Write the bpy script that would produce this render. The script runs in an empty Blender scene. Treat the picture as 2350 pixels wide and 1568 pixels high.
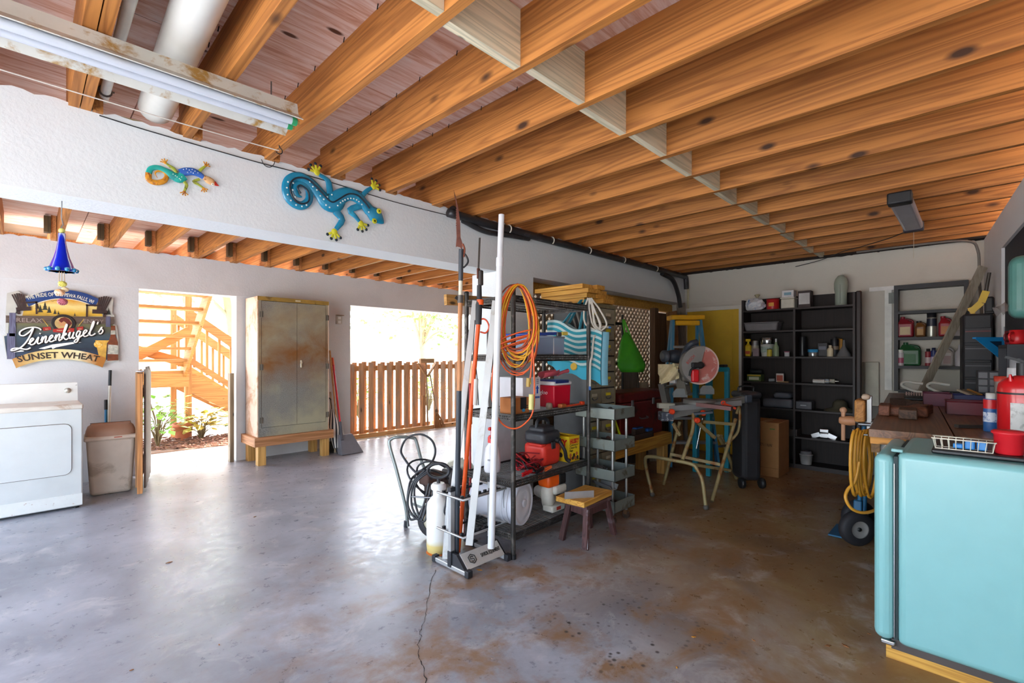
import bpy, bmesh, math, random
from mathutils import Vector, Matrix
random.seed(7)
SC = bpy.context.scene
COL = SC.collection
R = math.radians
# ---------------------------------------------------------------- camera, world, sun, exposure
F_PX, CAM_H, TH, HORIZON = 1090.0, 1.35, R(44.27), 815.0
CT, ST = math.cos(TH), math.sin(TH)
cam_d = bpy.data.cameras.new('camera'); cam = bpy.data.objects.new('camera', cam_d); COL.objects.link(cam)
cam_d.sensor_fit = 'HORIZONTAL'; cam_d.sensor_width = 36.0; cam_d.lens = F_PX / 2350 * 36
cam_d.shift_y = (HORIZON - 784) / 2350
cam_d.clip_start = 0.05; cam_d.clip_end = 300
cam.location = (0, 0, CAM_H); cam.rotation_euler = (R(90), 0, TH - R(90))
SC.camera = cam
world = bpy.data.worlds.new('world'); SC.world = world; world.use_nodes = True
wn = world.node_tree.nodes; wl = world.node_tree.links; wn.clear()
sky = wn.new('ShaderNodeTexSky'); sky.sky_type = 'NISHITA'; sky.sun_disc = False
sky.sun_elevation = R(58); sky.sun_rotation = R(20); sky.air_density = 1.0; sky.dust_density = 3.0; sky.ozone_density = 1.0
bg = wn.new('ShaderNodeBackground'); bg.inputs[1].default_value = 0.62
wo = wn.new('ShaderNodeOutputWorld'); hs = wn.new('ShaderNodeHueSaturation'); hs.inputs['Saturation'].default_value = .72; wl.new(sky.outputs[0], hs.inputs['Color']); wl.new(hs.outputs[0], bg.inputs[0]); wl.new(bg.outputs[0], wo.inputs[0])
sun_d = bpy.data.lights.new('sun', 'SUN'); sun_d.energy = 5.0; sun_d.angle = R(1.5); sun_d.color = (1, .95, .86)
sun = bpy.data.objects.new('sun', sun_d); COL.objects.link(sun)
sun.rotation_euler = (R(-24), R(12), 0)      # high sun from beyond the back wall
vs = SC.view_settings; vs.view_transform = 'Standard'; vs.look = 'None'; vs.gamma = 1.0; vs.use_curve_mapping = False
vs.exposure = 1.87
SC.cycles.max_bounces = 12; SC.cycles.diffuse_bounces = 8; SC.cycles.glossy_bounces = 4
SC.cycles.use_denoising = True
SC.cycles.sample_clamp_indirect = 8.0

def P(u, v, X=None, Y=None, z=None, d=None):
    """a point of the place that the photograph shows at pixel (u, v), on a known plane"""
    t = (u - 1175) / F_PX; k = (HORIZON - v) / F_PX
    dx, dy = CT + t * ST, ST - t * CT
    if X is not None: d = X / dx
    elif Y is not None: d = Y / dy
    elif z is not None: d = (z - CAM_H) / k
    return Vector((d * dx, d * dy, CAM_H + d * k))

# ---------------------------------------------------------------- materials
def C(h, a=1.0):
    h = h.lstrip('#')
    if len(h) == 3: h = ''.join(c * 2 for c in h)
    f = lambda c: c / 12.92 if c <= .04045 else ((c + .055) / 1.055) ** 2.4
    return tuple(f(int(h[i:i + 2], 16) / 255) for i in (0, 2, 4)) + (a,)
MATS = {}
def newmat(name):
    m = bpy.data.materials.new(name); m.use_nodes = True
    nt = m.node_tree; b = nt.nodes['Principled BSDF']
    return m, nt, b
def node(nt, t, **kw):
    n = nt.nodes.new(t)
    for k, v in kw.items():
        if k.startswith('i_'):
            key = k[2:]
            n.inputs[int(key) if key.isdigit() else key].default_value = v
        else: setattr(n, k, v)
    return n
def ramp(nt, stops, fac=None, interp='LINEAR'):
    r = nt.nodes.new('ShaderNodeValToRGB'); r.color_ramp.interpolation = interp
    e = r.color_ramp.elements
    while len(e) < len(stops): e.new(0.5)
    for i, (p, c) in enumerate(stops): e[i].position = p; e[i].color = c
    if fac is not None: nt.links.new(fac, r.inputs[0])
    return r
def gray(x): return (x, x, x, 1)
def mixc(nt, a, b, fac, mode='MIX'):
    m = nt.nodes.new('ShaderNodeMix'); m.data_type = 'RGBA'; m.blend_type = mode
    for s, val in ((6, a), (7, b), (0, fac)):
        if hasattr(val, 'is_output'): nt.links.new(val, m.inputs[s])
        else: m.inputs[s].default_value = val
    return m.outputs[2]
def coords(nt, scale=(1, 1, 1), rnd=True, src='Object'):
    tc = node(nt, 'ShaderNodeTexCoord'); mp = node(nt, 'ShaderNodeMapping')
    mp.inputs['Scale'].default_value = scale
    nt.links.new(tc.outputs[src], mp.inputs[0])
    if rnd:
        oi = node(nt, 'ShaderNodeObjectInfo'); mu = node(nt, 'ShaderNodeMath', operation='MULTIPLY', i_1=37.0)
        nt.links.new(oi.outputs['Random'], mu.inputs[0])
        cb = node(nt, 'ShaderNodeCombineXYZ')
        for i in range(3): nt.links.new(mu.outputs[0], cb.inputs[i])
        nt.links.new(cb.outputs[0], mp.inputs['Location'])
    return mp.outputs[0]
def noise(nt, vec, scale, detail=4, rough=.55, dist=0):
    n = node(nt, 'ShaderNodeTexNoise', i_Scale=scale, i_Detail=detail, i_Roughness=rough, i_Distortion=dist)
    nt.links.new(vec, n.inputs['Vector']); return n.outputs[0]
def bump(nt, b, h, strength, dist=.01):
    n = node(nt, 'ShaderNodeBump', i_Strength=strength, i_Distance=dist)
    nt.links.new(h, n.inputs['Height']); nt.links.new(n.outputs[0], b.inputs['Normal'])
def mat(col, rough=.5, metal=0.0, var=.12, sc=8.0, bmp=0.0, wear=None, wear_amt=.3, wear_sc=6.0, alpha=1.0, trans=0.0, coat=0.0, name=None):
    """paint, plastic, metal, cloth: one colour with a little variation and wear spots"""
    key = (col, rough, metal, var, sc, bmp, wear, wear_amt, wear_sc, alpha, trans, coat)
    if key in MATS: return MATS[key]
    m, nt, b = newmat(name or 'paint_' + col.strip('#'))
    v = coords(nt); n = noise(nt, v, sc, 5)
    c = C(col); lo = tuple(x * (1 - var) for x in c[:3]) + (1,); hi = tuple(min(1, x * (1 + var * .8)) for x in c[:3]) + (1,)
    out = ramp(nt, [(.3, lo), (.7, hi)], n).outputs[0]
    if wear:
        w = noise(nt, v, wear_sc, 8, .65, .4)
        f = ramp(nt, [(.62 - wear_amt * .35, gray(0)), (.72 - wear_amt * .3, gray(1))], w).outputs[0]
        out = mixc(nt, out, C(wear), f)
    nt.links.new(out, b.inputs['Base Color'])
    b.inputs['Roughness'].default_value = rough; b.inputs['Metallic'].default_value = metal
    if alpha < 1: b.inputs['Alpha'].default_value = alpha
    if trans: b.inputs['Transmission Weight'].default_value = trans; b.inputs['IOR'].default_value = 1.3
    if coat: b.inputs['Coat Weight'].default_value = coat; b.inputs['Coat Roughness'].default_value = .1
    if bmp: bump(nt, b, noise(nt, v, sc * 6, 4), bmp)
    MATS[key] = m; return m
def wood(light, dark, axis='X', knots=.0, sc=1.0, rough=.65, gray_wear=None, wear=.35):
    key = ('wood', light, dark, axis, knots, sc, rough, gray_wear, wear)
    if key in MATS: return MATS[key]
    m, nt, b = newmat('wood_' + light.strip('#'))
    a = 'XYZ'.index(axis)
    s = [11 * sc] * 3; s[a] = .42 * sc
    v = coords(nt, tuple(s))
    n1 = noise(nt, v, 1.0, 3, .5, .6)
    mu = node(nt, 'ShaderNodeMath', operation='MULTIPLY', i_1=9.0); nt.links.new(n1, mu.inputs[0])
    fr = node(nt, 'ShaderNodeMath', operation='PINGPONG', i_1=.5); nt.links.new(mu.outputs[0], fr.inputs[0])
    s2 = [95 * sc] * 3; s2[a] = 1.2 * sc
    v2 = coords(nt, tuple(s2)); n2 = noise(nt, v2, 1.0, 4)
    ad = node(nt, 'ShaderNodeMath', operation='MULTIPLY_ADD', i_1=.5); nt.links.new(n2, ad.inputs[0]); nt.links.new(fr.outputs[0], ad.inputs[2])
    L, D = C(light), C(dark)
    mid = lambda t: tuple(x * t + y * (1 - t) for x, y in zip(L, D))
    c = ramp(nt, [(.22, mid(.25)), (.45, mid(.6)), (.62, mid(.9)), (.8, L)], ad.outputs[0]).outputs[0]
    oi = node(nt, 'ShaderNodeObjectInfo')
    tone = ramp(nt, [(0, gray(.86)), (.5, gray(1)), (1, gray(1.1))], oi.outputs['Random']).outputs[0]
    c = mixc(nt, c, tone, 1.0, 'MULTIPLY')
    if knots:
        s3 = [5.5] * 3; s3[a] = 2.4
        vo = node(nt, 'ShaderNodeTexVoronoi', i_Scale=1.0); nt.links.new(coords(nt, tuple(s3)), vo.inputs['Vector'])
        kf = ramp(nt, [(.05 * knots, gray(1)), (.11 * knots, gray(0))], vo.outputs['Distance']).outputs[0]
        c = mixc(nt, c, tuple(x * .22 for x in D[:3]) + (1,), kf)
    if gray_wear:
        w = noise(nt, coords(nt, (2, 2, 2)), 1.5, 6, .6)
        wf = ramp(nt, [(.55 - wear * .3, gray(0)), (.75 - wear * .3, gray(1))], w).outputs[0]
        c = mixc(nt, c, C(gray_wear), wf)
    nt.links.new(c, b.inputs['Base Color']); b.inputs['Roughness'].default_value = rough
    bump(nt, b, ad.outputs[0], .12, .004)
    MATS[key] = m; return m
def glass(col, rough=.05, alpha=.4):
    key = ('glass', col, rough, alpha)
    if key in MATS: return MATS[key]
    m, nt, b = newmat('glass'); b.inputs['Base Color'].default_value = C(col)
    b.inputs['Roughness'].default_value = rough; b.inputs['Alpha'].default_value = alpha
    MATS[key] = m; return m

# ---------------------------------------------------------------- mesh builder
def basis(z, up=None):
    z = Vector(z).normalized()
    u = Vector(up) if up else (Vector((0, 0, 1)) if abs(z.z) < .95 else Vector((0, 1, 0)))
    x = u.cross(z).normalized(); y = z.cross(x)
    return x, y, z
class MB:
    def __init__(s, world=False): s.v = []; s.f = []; s.s = []; s.w = world
    def add(s, vs, fs, sm=False):
        o = len(s.v); s.v += [tuple(v) for v in vs]; s.f += [tuple(i + o for i in f) for f in fs]
        s.s += ([sm] * len(fs) if isinstance(sm, bool) else sm); return s
    BF = [(0, 3, 2, 1), (4, 5, 6, 7), (0, 1, 5, 4), (1, 2, 6, 5), (2, 3, 7, 6), (3, 0, 4, 7)]
    def box(s, x0, x1, y0, y1, z0, z1):
        return s.add([(x0, y0, z0), (x1, y0, z0), (x1, y1, z0), (x0, y1, z0), (x0, y0, z1), (x1, y0, z1), (x1, y1, z1), (x0, y1, z1)], MB.BF)
    def obox(s, c, size, m=None, taper=1.0):
        c = Vector(c); a, b, h = (x / 2 for x in size); t = taper
        vs = [(-a, -b, -h), (a, -b, -h), (a, b, -h), (-a, b, -h), (-a * t, -b * t, h), (a * t, -b * t, h), (a * t, b * t, h), (-a * t, b * t, h)]
        return s.add([c + (m @ Vector(v) if m else Vector(v)) for v in vs], MB.BF)
    def bar(s, p, q, w, h=None, up=None):
        p, q = Vector(p), Vector(q); x, y, z = basis(q - p, up); h = h or w
        vs = [e + x * sx * w / 2 + y * sy * h / 2 for e in (p, q) for sx, sy in ((-1, -1), (1, -1), (1, 1), (-1, 1))]
        return s.add(vs, MB.BF)
    def cyl(s, p, q, r, r2=None, n=12, cap=True):
        return s.tube([p, q], [r, r if r2 is None else r2], n, cap=cap)
    def tube(s, pts, r, n=8, closed=False, cap=True):
        pts = [Vector(p) for p in pts]; k = len(pts)
        rr = r if isinstance(r, (list, tuple)) else [r] * k
        vs = []; x = None
        for i, p in enumerate(pts):
            if closed: t = pts[(i + 1) % k] - pts[i - 1]
            else: t = pts[min(i + 1, k - 1)] - pts[max(i - 1, 0)]
            t = t.normalized() if t.length > 1e-9 else Vector((0, 0, 1))
            if x is None: x, y, _ = basis(t)
            else:
                x = x - t * x.dot(t); x = x.normalized() if x.length > 1e-6 else basis(t)[0]; y = t.cross(x)
            vs += [p + (x * math.cos(2 * math.pi * j / n) + y * math.sin(2 * math.pi * j / n)) * rr[i] for j in range(n)]
        fs = []
        for i in range(k if closed else k - 1):
            a, b = i * n, ((i + 1) % k) * n
            fs += [(a + j, a + (j + 1) % n, b + (j + 1) % n, b + j) for j in range(n)]
        s.add(vs, fs, True)
        if cap and not closed:
            s.add(vs[:n], [tuple(reversed(range(n)))]); s.add(vs[-n:], [tuple(range(n))])
        return s
    def lathe(s, prof, c=(0, 0, 0), ax=(0, 0, 1), n=20, up=None, sx=1.0, sy=1.0, flat=False, cap=True):
        x, y, z = basis(ax, up); c = Vector(c); vs = []; fs = []; k = len(prof)
        for r, h in prof:
            vs += [c + x * (math.cos(2 * math.pi * j / n) * r * sx) + y * (math.sin(2 * math.pi * j / n) * r * sy) + z * h for j in range(n)]
        for i in range(k - 1):
            fs += [(i * n + j, i * n + (j + 1) % n, (i + 1) * n + (j + 1) % n, (i + 1) * n + j) for j in range(n)]
        s.add(vs, fs, not flat)
        if cap and prof[0][0] > 1e-4: s.add(vs[:n], [tuple(reversed(range(n)))])
        if cap and prof[-1][0] > 1e-4: s.add(vs[-n:], [tuple(range(n))])
        return s
    def prism(s, poly, o, e1, e2, t):
        """2D outline extruded by t along e1 x e2, centred on the plane"""
        o, e1, e2 = Vector(o), Vector(e1), Vector(e2); nn = e1.cross(e2).normalized(); k = len(poly)
        a = sum(poly[i][0] * poly[(i + 1) % k][1] - poly[(i + 1) % k][0] * poly[i][1] for i in range(k))
        if a < 0: poly = poly[::-1]
        pts = [o + e1 * p[0] + e2 * p[1] for p in poly]
        vs = [p - nn * t / 2 for p in pts] + [p + nn * t / 2 for p in pts]
        fs = [tuple(reversed(range(k))), tuple(range(k, 2 * k))] + [(i, (i + 1) % k, k + (i + 1) % k, k + i) for i in range(k)]
        return s.add(vs, fs)
    def ball(s, c, r, sc=(1, 1, 1), n=12, m=8):
        c = Vector(c); prof = [(math.sin(math.pi * i / m), -math.cos(math.pi * i / m)) for i in range(m + 1)]
        vs = [c + Vector((a * math.cos(2 * math.pi * j / n) * r * sc[0], a * math.sin(2 * math.pi * j / n) * r * sc[1], b * r * sc[2])) for a, b in prof for j in range(n)]
        return s.add(vs, [(i * n + j, i * n + (j + 1) % n, (i + 1) * n + (j + 1) % n, (i + 1) * n + j) for i in range(m) for j in range(n)], True)
    def rbox(s, c, size, r, seg=2, m=None, taper=None):
        bm = bmesh.new(); bmesh.ops.create_cube(bm, size=1.0)
        for v in bm.verts:
            k = taper if (taper and v.co.z < 0) else 1.0
            v.co = Vector((v.co.x * size[0] * k, v.co.y * size[1] * k, v.co.z * size[2]))
        bmesh.ops.bevel(bm, geom=bm.edges[:], offset=r, segments=seg, profile=.5, affect='EDGES')
        bm.verts.index_update(); c = Vector(c)
        big = sorted((f.calc_area() for f in bm.faces), reverse=True)[5] * .99
        s.add([c + (m @ v.co if m else v.co) for v in bm.verts], [tuple(v.index for v in f.verts) for f in bm.faces], [f.calc_area() < big for f in bm.faces])
        bm.free(); return s
    def sheet(s, grid, thick=0, sm=True):
        """a grid of points [row][col] as a cloth-like surface, optionally with thickness"""
        nr, nc = len(grid), len(grid[0]); vs = [Vector(p) for r in grid for p in r]
        fs = [(i * nc + j, i * nc + j + 1, (i + 1) * nc + j + 1, (i + 1) * nc + j) for i in range(nr - 1) for j in range(nc - 1)]
        s.add(vs, fs, sm)
        if thick:
            n = (vs[1] - vs[0]).cross(vs[nc] - vs[0]).normalized() * thick
            s.add([v - n for v in vs], [tuple(reversed(f)) for f in fs], sm)
        return s
    def rot(s, m, c=(0, 0, 0), start=0):
        c = Vector(c)
        s.v[start:] = [tuple(c + m @ (Vector(v) - c)) for v in s.v[start:]]; return s
    def move(s, d, start=0):
        s.v[start:] = [(v[0] + d[0], v[1] + d[1], v[2] + d[2]) for v in s.v[start:]]; return s
    def mesh(s, name, off=(0, 0, 0)):
        me = bpy.data.meshes.new(name)
        me.from_pydata([(v[0] - off[0], v[1] - off[1], v[2] - off[2]) for v in s.v], [], s.f)
        me.polygons.foreach_set('use_smooth', s.s); me.update(); return me
def text_mb(txt, size, o, e1, e2, thick=.001, width=None, shear=0.0, bold=0.0, arc=None, center=True, space=1.0):
    """raised lettering; arc = radius bends the line of text on a circle (positive arches up)"""
    cu = bpy.data.curves.new('t', 'FONT'); cu.body = txt; cu.size = size; cu.shear = shear; cu.offset = bold; cu.space_character = space
    cu.resolution_u = 2; cu.extrude = thick / 2
    if center: cu.align_x = 'CENTER'
    ob = bpy.data.objects.new('t', cu); me = bpy.data.meshes.new_from_object(ob)
    mb = MB(); o, e1, e2 = Vector(o), Vector(e1).normalized(), Vector(e2).normalized(); e3 = e1.cross(e2)
    xs = [v.co.x for v in me.vertices] or [0]; k = width / (max(xs) - min(xs)) if width else 1.0
    vs = []
    for v in me.vertices:
        x, y, z = v.co.x * k, v.co.y, v.co.z
        if arc:
            a = x / arc; x, y = (arc + y) * math.sin(a), (arc + y) * math.cos(a) - arc
        vs.append(o + e1 * x + e2 * y + e3 * z)
    mb.add(vs, [tuple(p.vertices) for p in me.polygons])
    bpy.data.objects.remove(ob); bpy.data.curves.remove(cu); bpy.data.meshes.remove(me); return mb

# ---------------------------------------------------------------- objects
def link(name, me, m, parent=None):
    o = bpy.data.objects.new(name, me); COL.objects.link(o)
    if m: 
        if not me.materials: me.materials.append(m)
    if parent: o.parent = parent
    return o
def tag(o, label, cat, group=None):
    o['label'] = label; o['category'] = cat
    if group: o['group'] = group
    return o
def thing(name, label, cat, loc=(0, 0, 0), rz=0.0, group=None):
    o = bpy.data.objects.new(name, None); COL.objects.link(o); o.empty_display_size = .1
    o.location = loc; o.rotation_euler = (0, 0, rz); return tag(o, label, cat, group)
JOIN = {'lettering', 'print', 'script_lettering', 'script_shadow', 'bristles', 'leaves', 'foliage', 'bark_mulch', 'dots', 'nail', 'plaster_edge', 'stem', 'wheat_ears', 'gulls', 'string', 'wire_deck', 'dark_stripe', 'white_stripe', 'perforated_rim', 'glass_bead', 'pine_trees', 'trunk', 'holes', 'clutter', 'stripe', 'fin', 'bolts', 'pins'}
SOFT = {'bristles', 'dots', 'nail', 'wheat_ears', 'gulls', 'wire_deck', 'perforated_rim', 'glass_bead', 'pine_trees', 'dark_stripe', 'white_stripe', 'holes', 'clutter', 'stem', 'fin', 'bolts', 'pins', 'string'}
def islands(mb):
    """separate pieces of a builder: pieces whose boxes do not meet become parts of their own"""
    par = list(range(len(mb.v)))
    def find(a):
        while par[a] != a: par[a] = par[par[a]]; a = par[a]
        return a
    seen = {}
    for i, v in enumerate(mb.v):
        k = (round(v[0], 4), round(v[1], 4), round(v[2], 4))
        if k in seen: par[find(i)] = find(seen[k])
        else: seen[k] = i
    for f in mb.f:
        for a in f[1:]: par[find(a)] = find(f[0])
    comp = {}
    for i in range(len(mb.v)): comp.setdefault(find(i), []).append(i)
    keys = list(comp)
    if len(keys) < 2 or len(keys) > 120: return [mb]
    bb = {k: [(min(mb.v[i][a] for i in comp[k]) - .0008, max(mb.v[i][a] for i in comp[k]) + .0008) for a in range(3)] for k in keys}
    g = {k: k for k in keys}
    def fg(a):
        while g[a] != a: a = g[a]
        return a
    for i, a in enumerate(keys):
        for b in keys[i + 1:]:
            if all(bb[a][x][0] <= bb[b][x][1] and bb[b][x][0] <= bb[a][x][1] for x in range(3)): g[fg(a)] = fg(b)
    sets = {}
    for k in keys: sets.setdefault(fg(k), []).append(k)
    if len(sets) < 2: return [mb]
    own = {i: fg(k) for k in keys for i in comp[k]}; out = []
    for sk in sets:
        n = MB(mb.w); idx = {}
        for i, v in enumerate(mb.v):
            if own[i] == sk: idx[i] = len(n.v); n.v.append(v)
        for f, sm in zip(mb.f, mb.s):
            if own[f[0]] == sk: n.f.append(tuple(idx[i] for i in f)); n.s.append(sm)
        out.append(n)
    return out
def part(root, name, mb, m, label=None):
    """a part in its thing's own coordinates (or given in world coordinates when mb.w)"""
    off = (0, 0, 0)
    if mb.w:
        r = root
        while r is not None:
            off = tuple(a + b for a, b in zip(off, r.location)); r = r.parent
    first = None
    for piece in ([mb] if name in JOIN else islands(mb)):
        o = link(name, piece.mesh(name, off), m, root)
        if label: o['label'] = label
        if name in SOFT: o['kind'] = 'stuff'
        first = first or o
    return first
def solo(name, mb, m, label, cat, loc=None, rz=0.0, group=None):
    """a thing that is one mesh; origin at its base"""
    if loc is None:
        xs, ys, zs = zip(*mb.v); loc = ((min(xs) + max(xs)) / 2, (min(ys) + max(ys)) / 2, min(zs))
        o = link(name, mb.mesh(name, loc), m)
    else: o = link(name, mb.mesh(name), m)
    o.location = loc; o.rotation_euler = (0, 0, rz); return tag(o, label, cat, group)
def struct(name, mb, m):
    o = link(name, mb.mesh(name), m); o['kind'] = 'structure'; return o
def dup(o, loc=None, rz=None, label=None, parent=None):
    c = o.copy(); COL.objects.link(c)
    if loc is not None: c.location = loc
    if rz is not None: c.rotation_euler = (0, 0, rz)
    if label: c['label'] = label
    if parent is not None: c.parent = parent
    for ch in o.children: dup(ch, parent=c)
    return c
def arcpts(c, r, a0, a1, n, e1=(1, 0, 0), e2=(0, 0, 1)):
    c, e1, e2 = Vector(c), Vector(e1), Vector(e2)
    return [c + e1 * (r * math.cos(a0 + (a1 - a0) * i / n)) + e2 * (r * math.sin(a0 + (a1 - a0) * i / n)) for i in range(n + 1)]
def smooth(pts, n=6):
    """Catmull-Rom through pts"""
    pts = [Vector(p) for p in pts]; q = [pts[0] * 2 - pts[1]] + pts + [pts[-1] * 2 - pts[-2]]; out = []
    for i in range(1, len(q) - 2):
        a, b, c, d = q[i - 1:i + 3]
        for k in range(n):
            t = k / n
            out.append(.5 * ((2 * b) + (c - a) * t + (2 * a - 5 * b + 4 * c - d) * t * t + (3 * b - a - 3 * c + d) * t ** 3))
    return out + [pts[-1]]
RZ = lambda a: Matrix.Rotation(a, 3, 'Z')
RX = lambda a: Matrix.Rotation(a, 3, 'X')
RY = lambda a: Matrix.Rotation(a, 3, 'Y')
XA, YA, ZA = Vector((1, 0, 0)), Vector((0, 1, 0)), Vector((0, 0, 1))

def wrld(mb): mb.w = True; return mb
def D(u, v, d): return P(u, v, d=d)
def put_text(root, txt, size, o, e1, e2, m, name='lettering', **kw):
    mb = text_mb(txt, size, o, e1, e2, **kw); mb.w = True; return part(root, name, mb, m)
# ---------------------------------------------------------------- surfaces
def concrete_mat():
    m, nt, b = newmat('concrete_floor')
    v = coords(nt, rnd=False)
    n1 = noise(nt, v, 1.3, 8, .62, .5); n2 = noise(nt, v, 14, 9, .72)
    base = ramp(nt, [(.3, C('#7b7d84')), (.5, C('#989ba2')), (.68, C('#b0b3ba'))], n1).outputs[0]
    base = mixc(nt, base, ramp(nt, [(.15, gray(.72)), (.85, gray(1.2))], n2).outputs[0], .8, 'MULTIPLY')
    sx = node(nt, 'ShaderNodeSeparateXYZ'); nt.links.new(v, sx.inputs[0])
    df = node(nt, 'ShaderNodeMath', operation='SUBTRACT'); nt.links.new(sx.outputs[0], df.inputs[0]); nt.links.new(sx.outputs[1], df.inputs[1])
    # brown soaked-in stain of the workshop side
    big = noise(nt, v, .9, 6, .6, .8)
    sm = node(nt, 'ShaderNodeMath', operation='MULTIPLY_ADD', i_1=3.0); nt.links.new(big, sm.inputs[0]); nt.links.new(df.outputs[0], sm.inputs[2])
    mr = node(nt, 'ShaderNodeMapRange', i_1=1.7, i_2=3.7); nt.links.new(sm.outputs[0], mr.inputs[0])
    brown = ramp(nt, [(.3, C('#6b5340')), (.5, C('#957750')), (.7, C('#a8956a'))], n1).outputs[0]
    col = mixc(nt, base, brown, mr.outputs[0])
    dn = noise(nt, v, 3.4, 9, .7, .6); col = mixc(nt, col, C('#cdcac6'), ramp(nt, [(.54, gray(0)), (.7, gray(.6))], dn).outputs[0])
    # orange rust patches and dark oil specks in front of the shelves
    r1 = noise(nt, v, 2.6, 9, .68, .3)
    rf = ramp(nt, [(.47, gray(0)), (.62, gray(.9))], r1).outputs[0]
    mr2 = node(nt, 'ShaderNodeMapRange', i_1=-2.6, i_2=-.2); nt.links.new(df.outputs[0], mr2.inputs[0])
    mm = node(nt, 'ShaderNodeMath', operation='MULTIPLY'); nt.links.new(rf, mm.inputs[0]); nt.links.new(mr2.outputs[0], mm.inputs[1])
    col = mixc(nt, col, C('#8d6a44'), mm.outputs[0])
    vo = node(nt, 'ShaderNodeTexVoronoi', i_Scale=24.0, i_Randomness=1.0); nt.links.new(v, vo.inputs['Vector'])
    sp = ramp(nt, [(.14, gray(1)), (.30, gray(0))], vo.outputs['Distance']).outputs[0]
    dist = node(nt, 'ShaderNodeVectorMath', operation='DISTANCE', i_1=(2.05, 1.28, 0)); nt.links.new(v, dist.inputs[0])
    md = node(nt, 'ShaderNodeMapRange', i_1=.7, i_2=.2); nt.links.new(dist.outputs['Value'], md.inputs[0])
    msk = ramp(nt, [(.45, gray(0)), (.55, gray(1))], noise(nt, v, 5, 4)).outputs[0]
    m3 = node(nt, 'ShaderNodeMath', operation='MULTIPLY'); nt.links.new(sp, m3.inputs[0]); nt.links.new(md.outputs[0], m3.inputs[1])
    m4 = node(nt, 'ShaderNodeMath', operation='MULTIPLY'); nt.links.new(m3.outputs[0], m4.inputs[0]); nt.links.new(msk, m4.inputs[1])
    col = mixc(nt, col, C('#4a4240'), m4.outputs[0])
    nt.links.new(col, b.inputs['Base Color'])
    rg = ramp(nt, [(.3, gray(.22)), (.7, gray(.45))], n2).outputs[0]; nt.links.new(rg, b.inputs['Roughness'])
    b.inputs['Specular IOR Level'].default_value = .6
    bump(nt, b, n2, .08, .004); return m
def stucco_mat(name, col, dirt='#b9b4aa', amt=.45):
    m, nt, b = newmat(name); v = coords(nt, rnd=False)
    n = noise(nt, v, 1.1, 8, .6, .6); f = ramp(nt, [(.5, gray(0)), (.85, gray(amt))], n).outputs[0]
    c = mixc(nt, C(col), C(dirt), f)
    nt.links.new(c, b.inputs['Base Color']); b.inputs['Roughness'].default_value = .85
    bump(nt, b, noise(nt, v, 55, 5, .6), .35, .006); return m
def ply_mat():
    m, nt, b = newmat('plywood_subfloor')
    v = coords(nt, (1.6, 16, 1)); n = noise(nt, v, 1.4, 7, .65, 1.2)
    c = ramp(nt, [(.28, C('#b57a5c')), (.42, C('#d6a88f')), (.56, C('#e8ccbc')), (.75, C('#f0e2da'))], n).outputs[0]
    vo = node(nt, 'ShaderNodeTexVoronoi', i_Scale=1.0); nt.links.new(coords(nt, (2.4, 6.0, 1)), vo.inputs['Vector'])
    k = ramp(nt, [(.07, gray(1)), (.11, gray(0))], vo.outputs['Distance']).outputs[0]
    c = mixc(nt, c, C('#5a2f17'), k)
    nt.links.new(c, b.inputs['Base Color']); b.inputs['Roughness'].default_value = .7; bump(nt, b, n, .2, .003); return m
CONC = concrete_mat()
STUCCO = stucco_mat('white_stucco', '#dde2e3', '#b0b3b2', .25)
STUCCO_B = stucco_mat('old_white_stucco', '#d4d4d4', '#a4a09c', .4)
STUCCO_D = stucco_mat('dusty_stucco', '#d3cec2', '#a09a8c', .35)
JOIST = wood('#bb7b3a', '#7d481c', 'Y', knots=1.35)
JOIST_OUT = wood('#cf9156', '#9a5c2c', 'Y', knots=.9)
BLOCK = wood('#e8dcbe', '#b7b294', 'X', knots=.6)
YELLOW_PINE = wood('#dba64a', '#a86e22', 'X', knots=.8)
PINE_Y = wood('#dba64a', '#a86e22', 'Y', knots=.8)
PINE_Z = wood('#d8a860', '#a1702f', 'Z', knots=.8)
FENCE_W = wood('#cf9f76', '#936440', 'Z', knots=1.0, gray_wear='#9a8878', wear=.25)

# ---------------------------------------------------------------- floor, walls, beam
WY, FX, BY = 6.75, 6.73, 3.03           # back wall, far wall, beam face
ZJ, ZP = 2.515, 2.75                    # underside of joists, underside of the plywood
RANG = R(4.3)                           # the right wall stands a little out of square
def rw_y(x): return -.065 - (FX - x) * math.tan(RANG)
RX0 = -1.9                               # unseen rear side of the garage, set close for more daylight
floor = struct('floor', MB().box(RX0, FX + .2, -1.2, WY + .15, -.12, 0), CONC)
crk = [P(u, v, z=0) for u, v in ((1000, 1308), (990, 1335), (984, 1362), (979, 1395), (975, 1425), (964, 1447), (966, 1462), (960, 1480), (962, 1505), (972, 1530), (977, 1568), (985, 1620))]
pts = []
for a, b2 in zip(crk, crk[1:]):
    for k in range(5):
        p = a.lerp(b2, k / 5); pts.append(p + Vector((random.uniform(-.006, .006), random.uniform(-.004, .004), .0012)))
g1 = [[p + Vector((-w, w * .3, 0)), p + Vector((w, -w * .3, 0))] for p, w in ((p, random.uniform(.0008, .0028)) for p in pts)]
part(floor, 'crack', MB().sheet(g1), mat('#3a322e', .9))
ground = struct('ground', MB().box(-40, 40, -40, 40, -.4, -.13), mat('#c6c1b6', .9, var=.2, sc=3, bmp=.3, name='sandy_ground'))
struct('walkway', MB().box(-12, 16, WY + .15, 9.05, -.13, -.015), mat('#d6d4d0', .85, var=.2, sc=14, bmp=.3, name='walkway_concrete'))
struct('driveway', MB().box(-14, RX0, -9, WY + .15, -.13, -.02), mat('#c9c9c8', .85, var=.12, sc=6, bmp=.2, name='driveway_concrete'))

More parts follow.
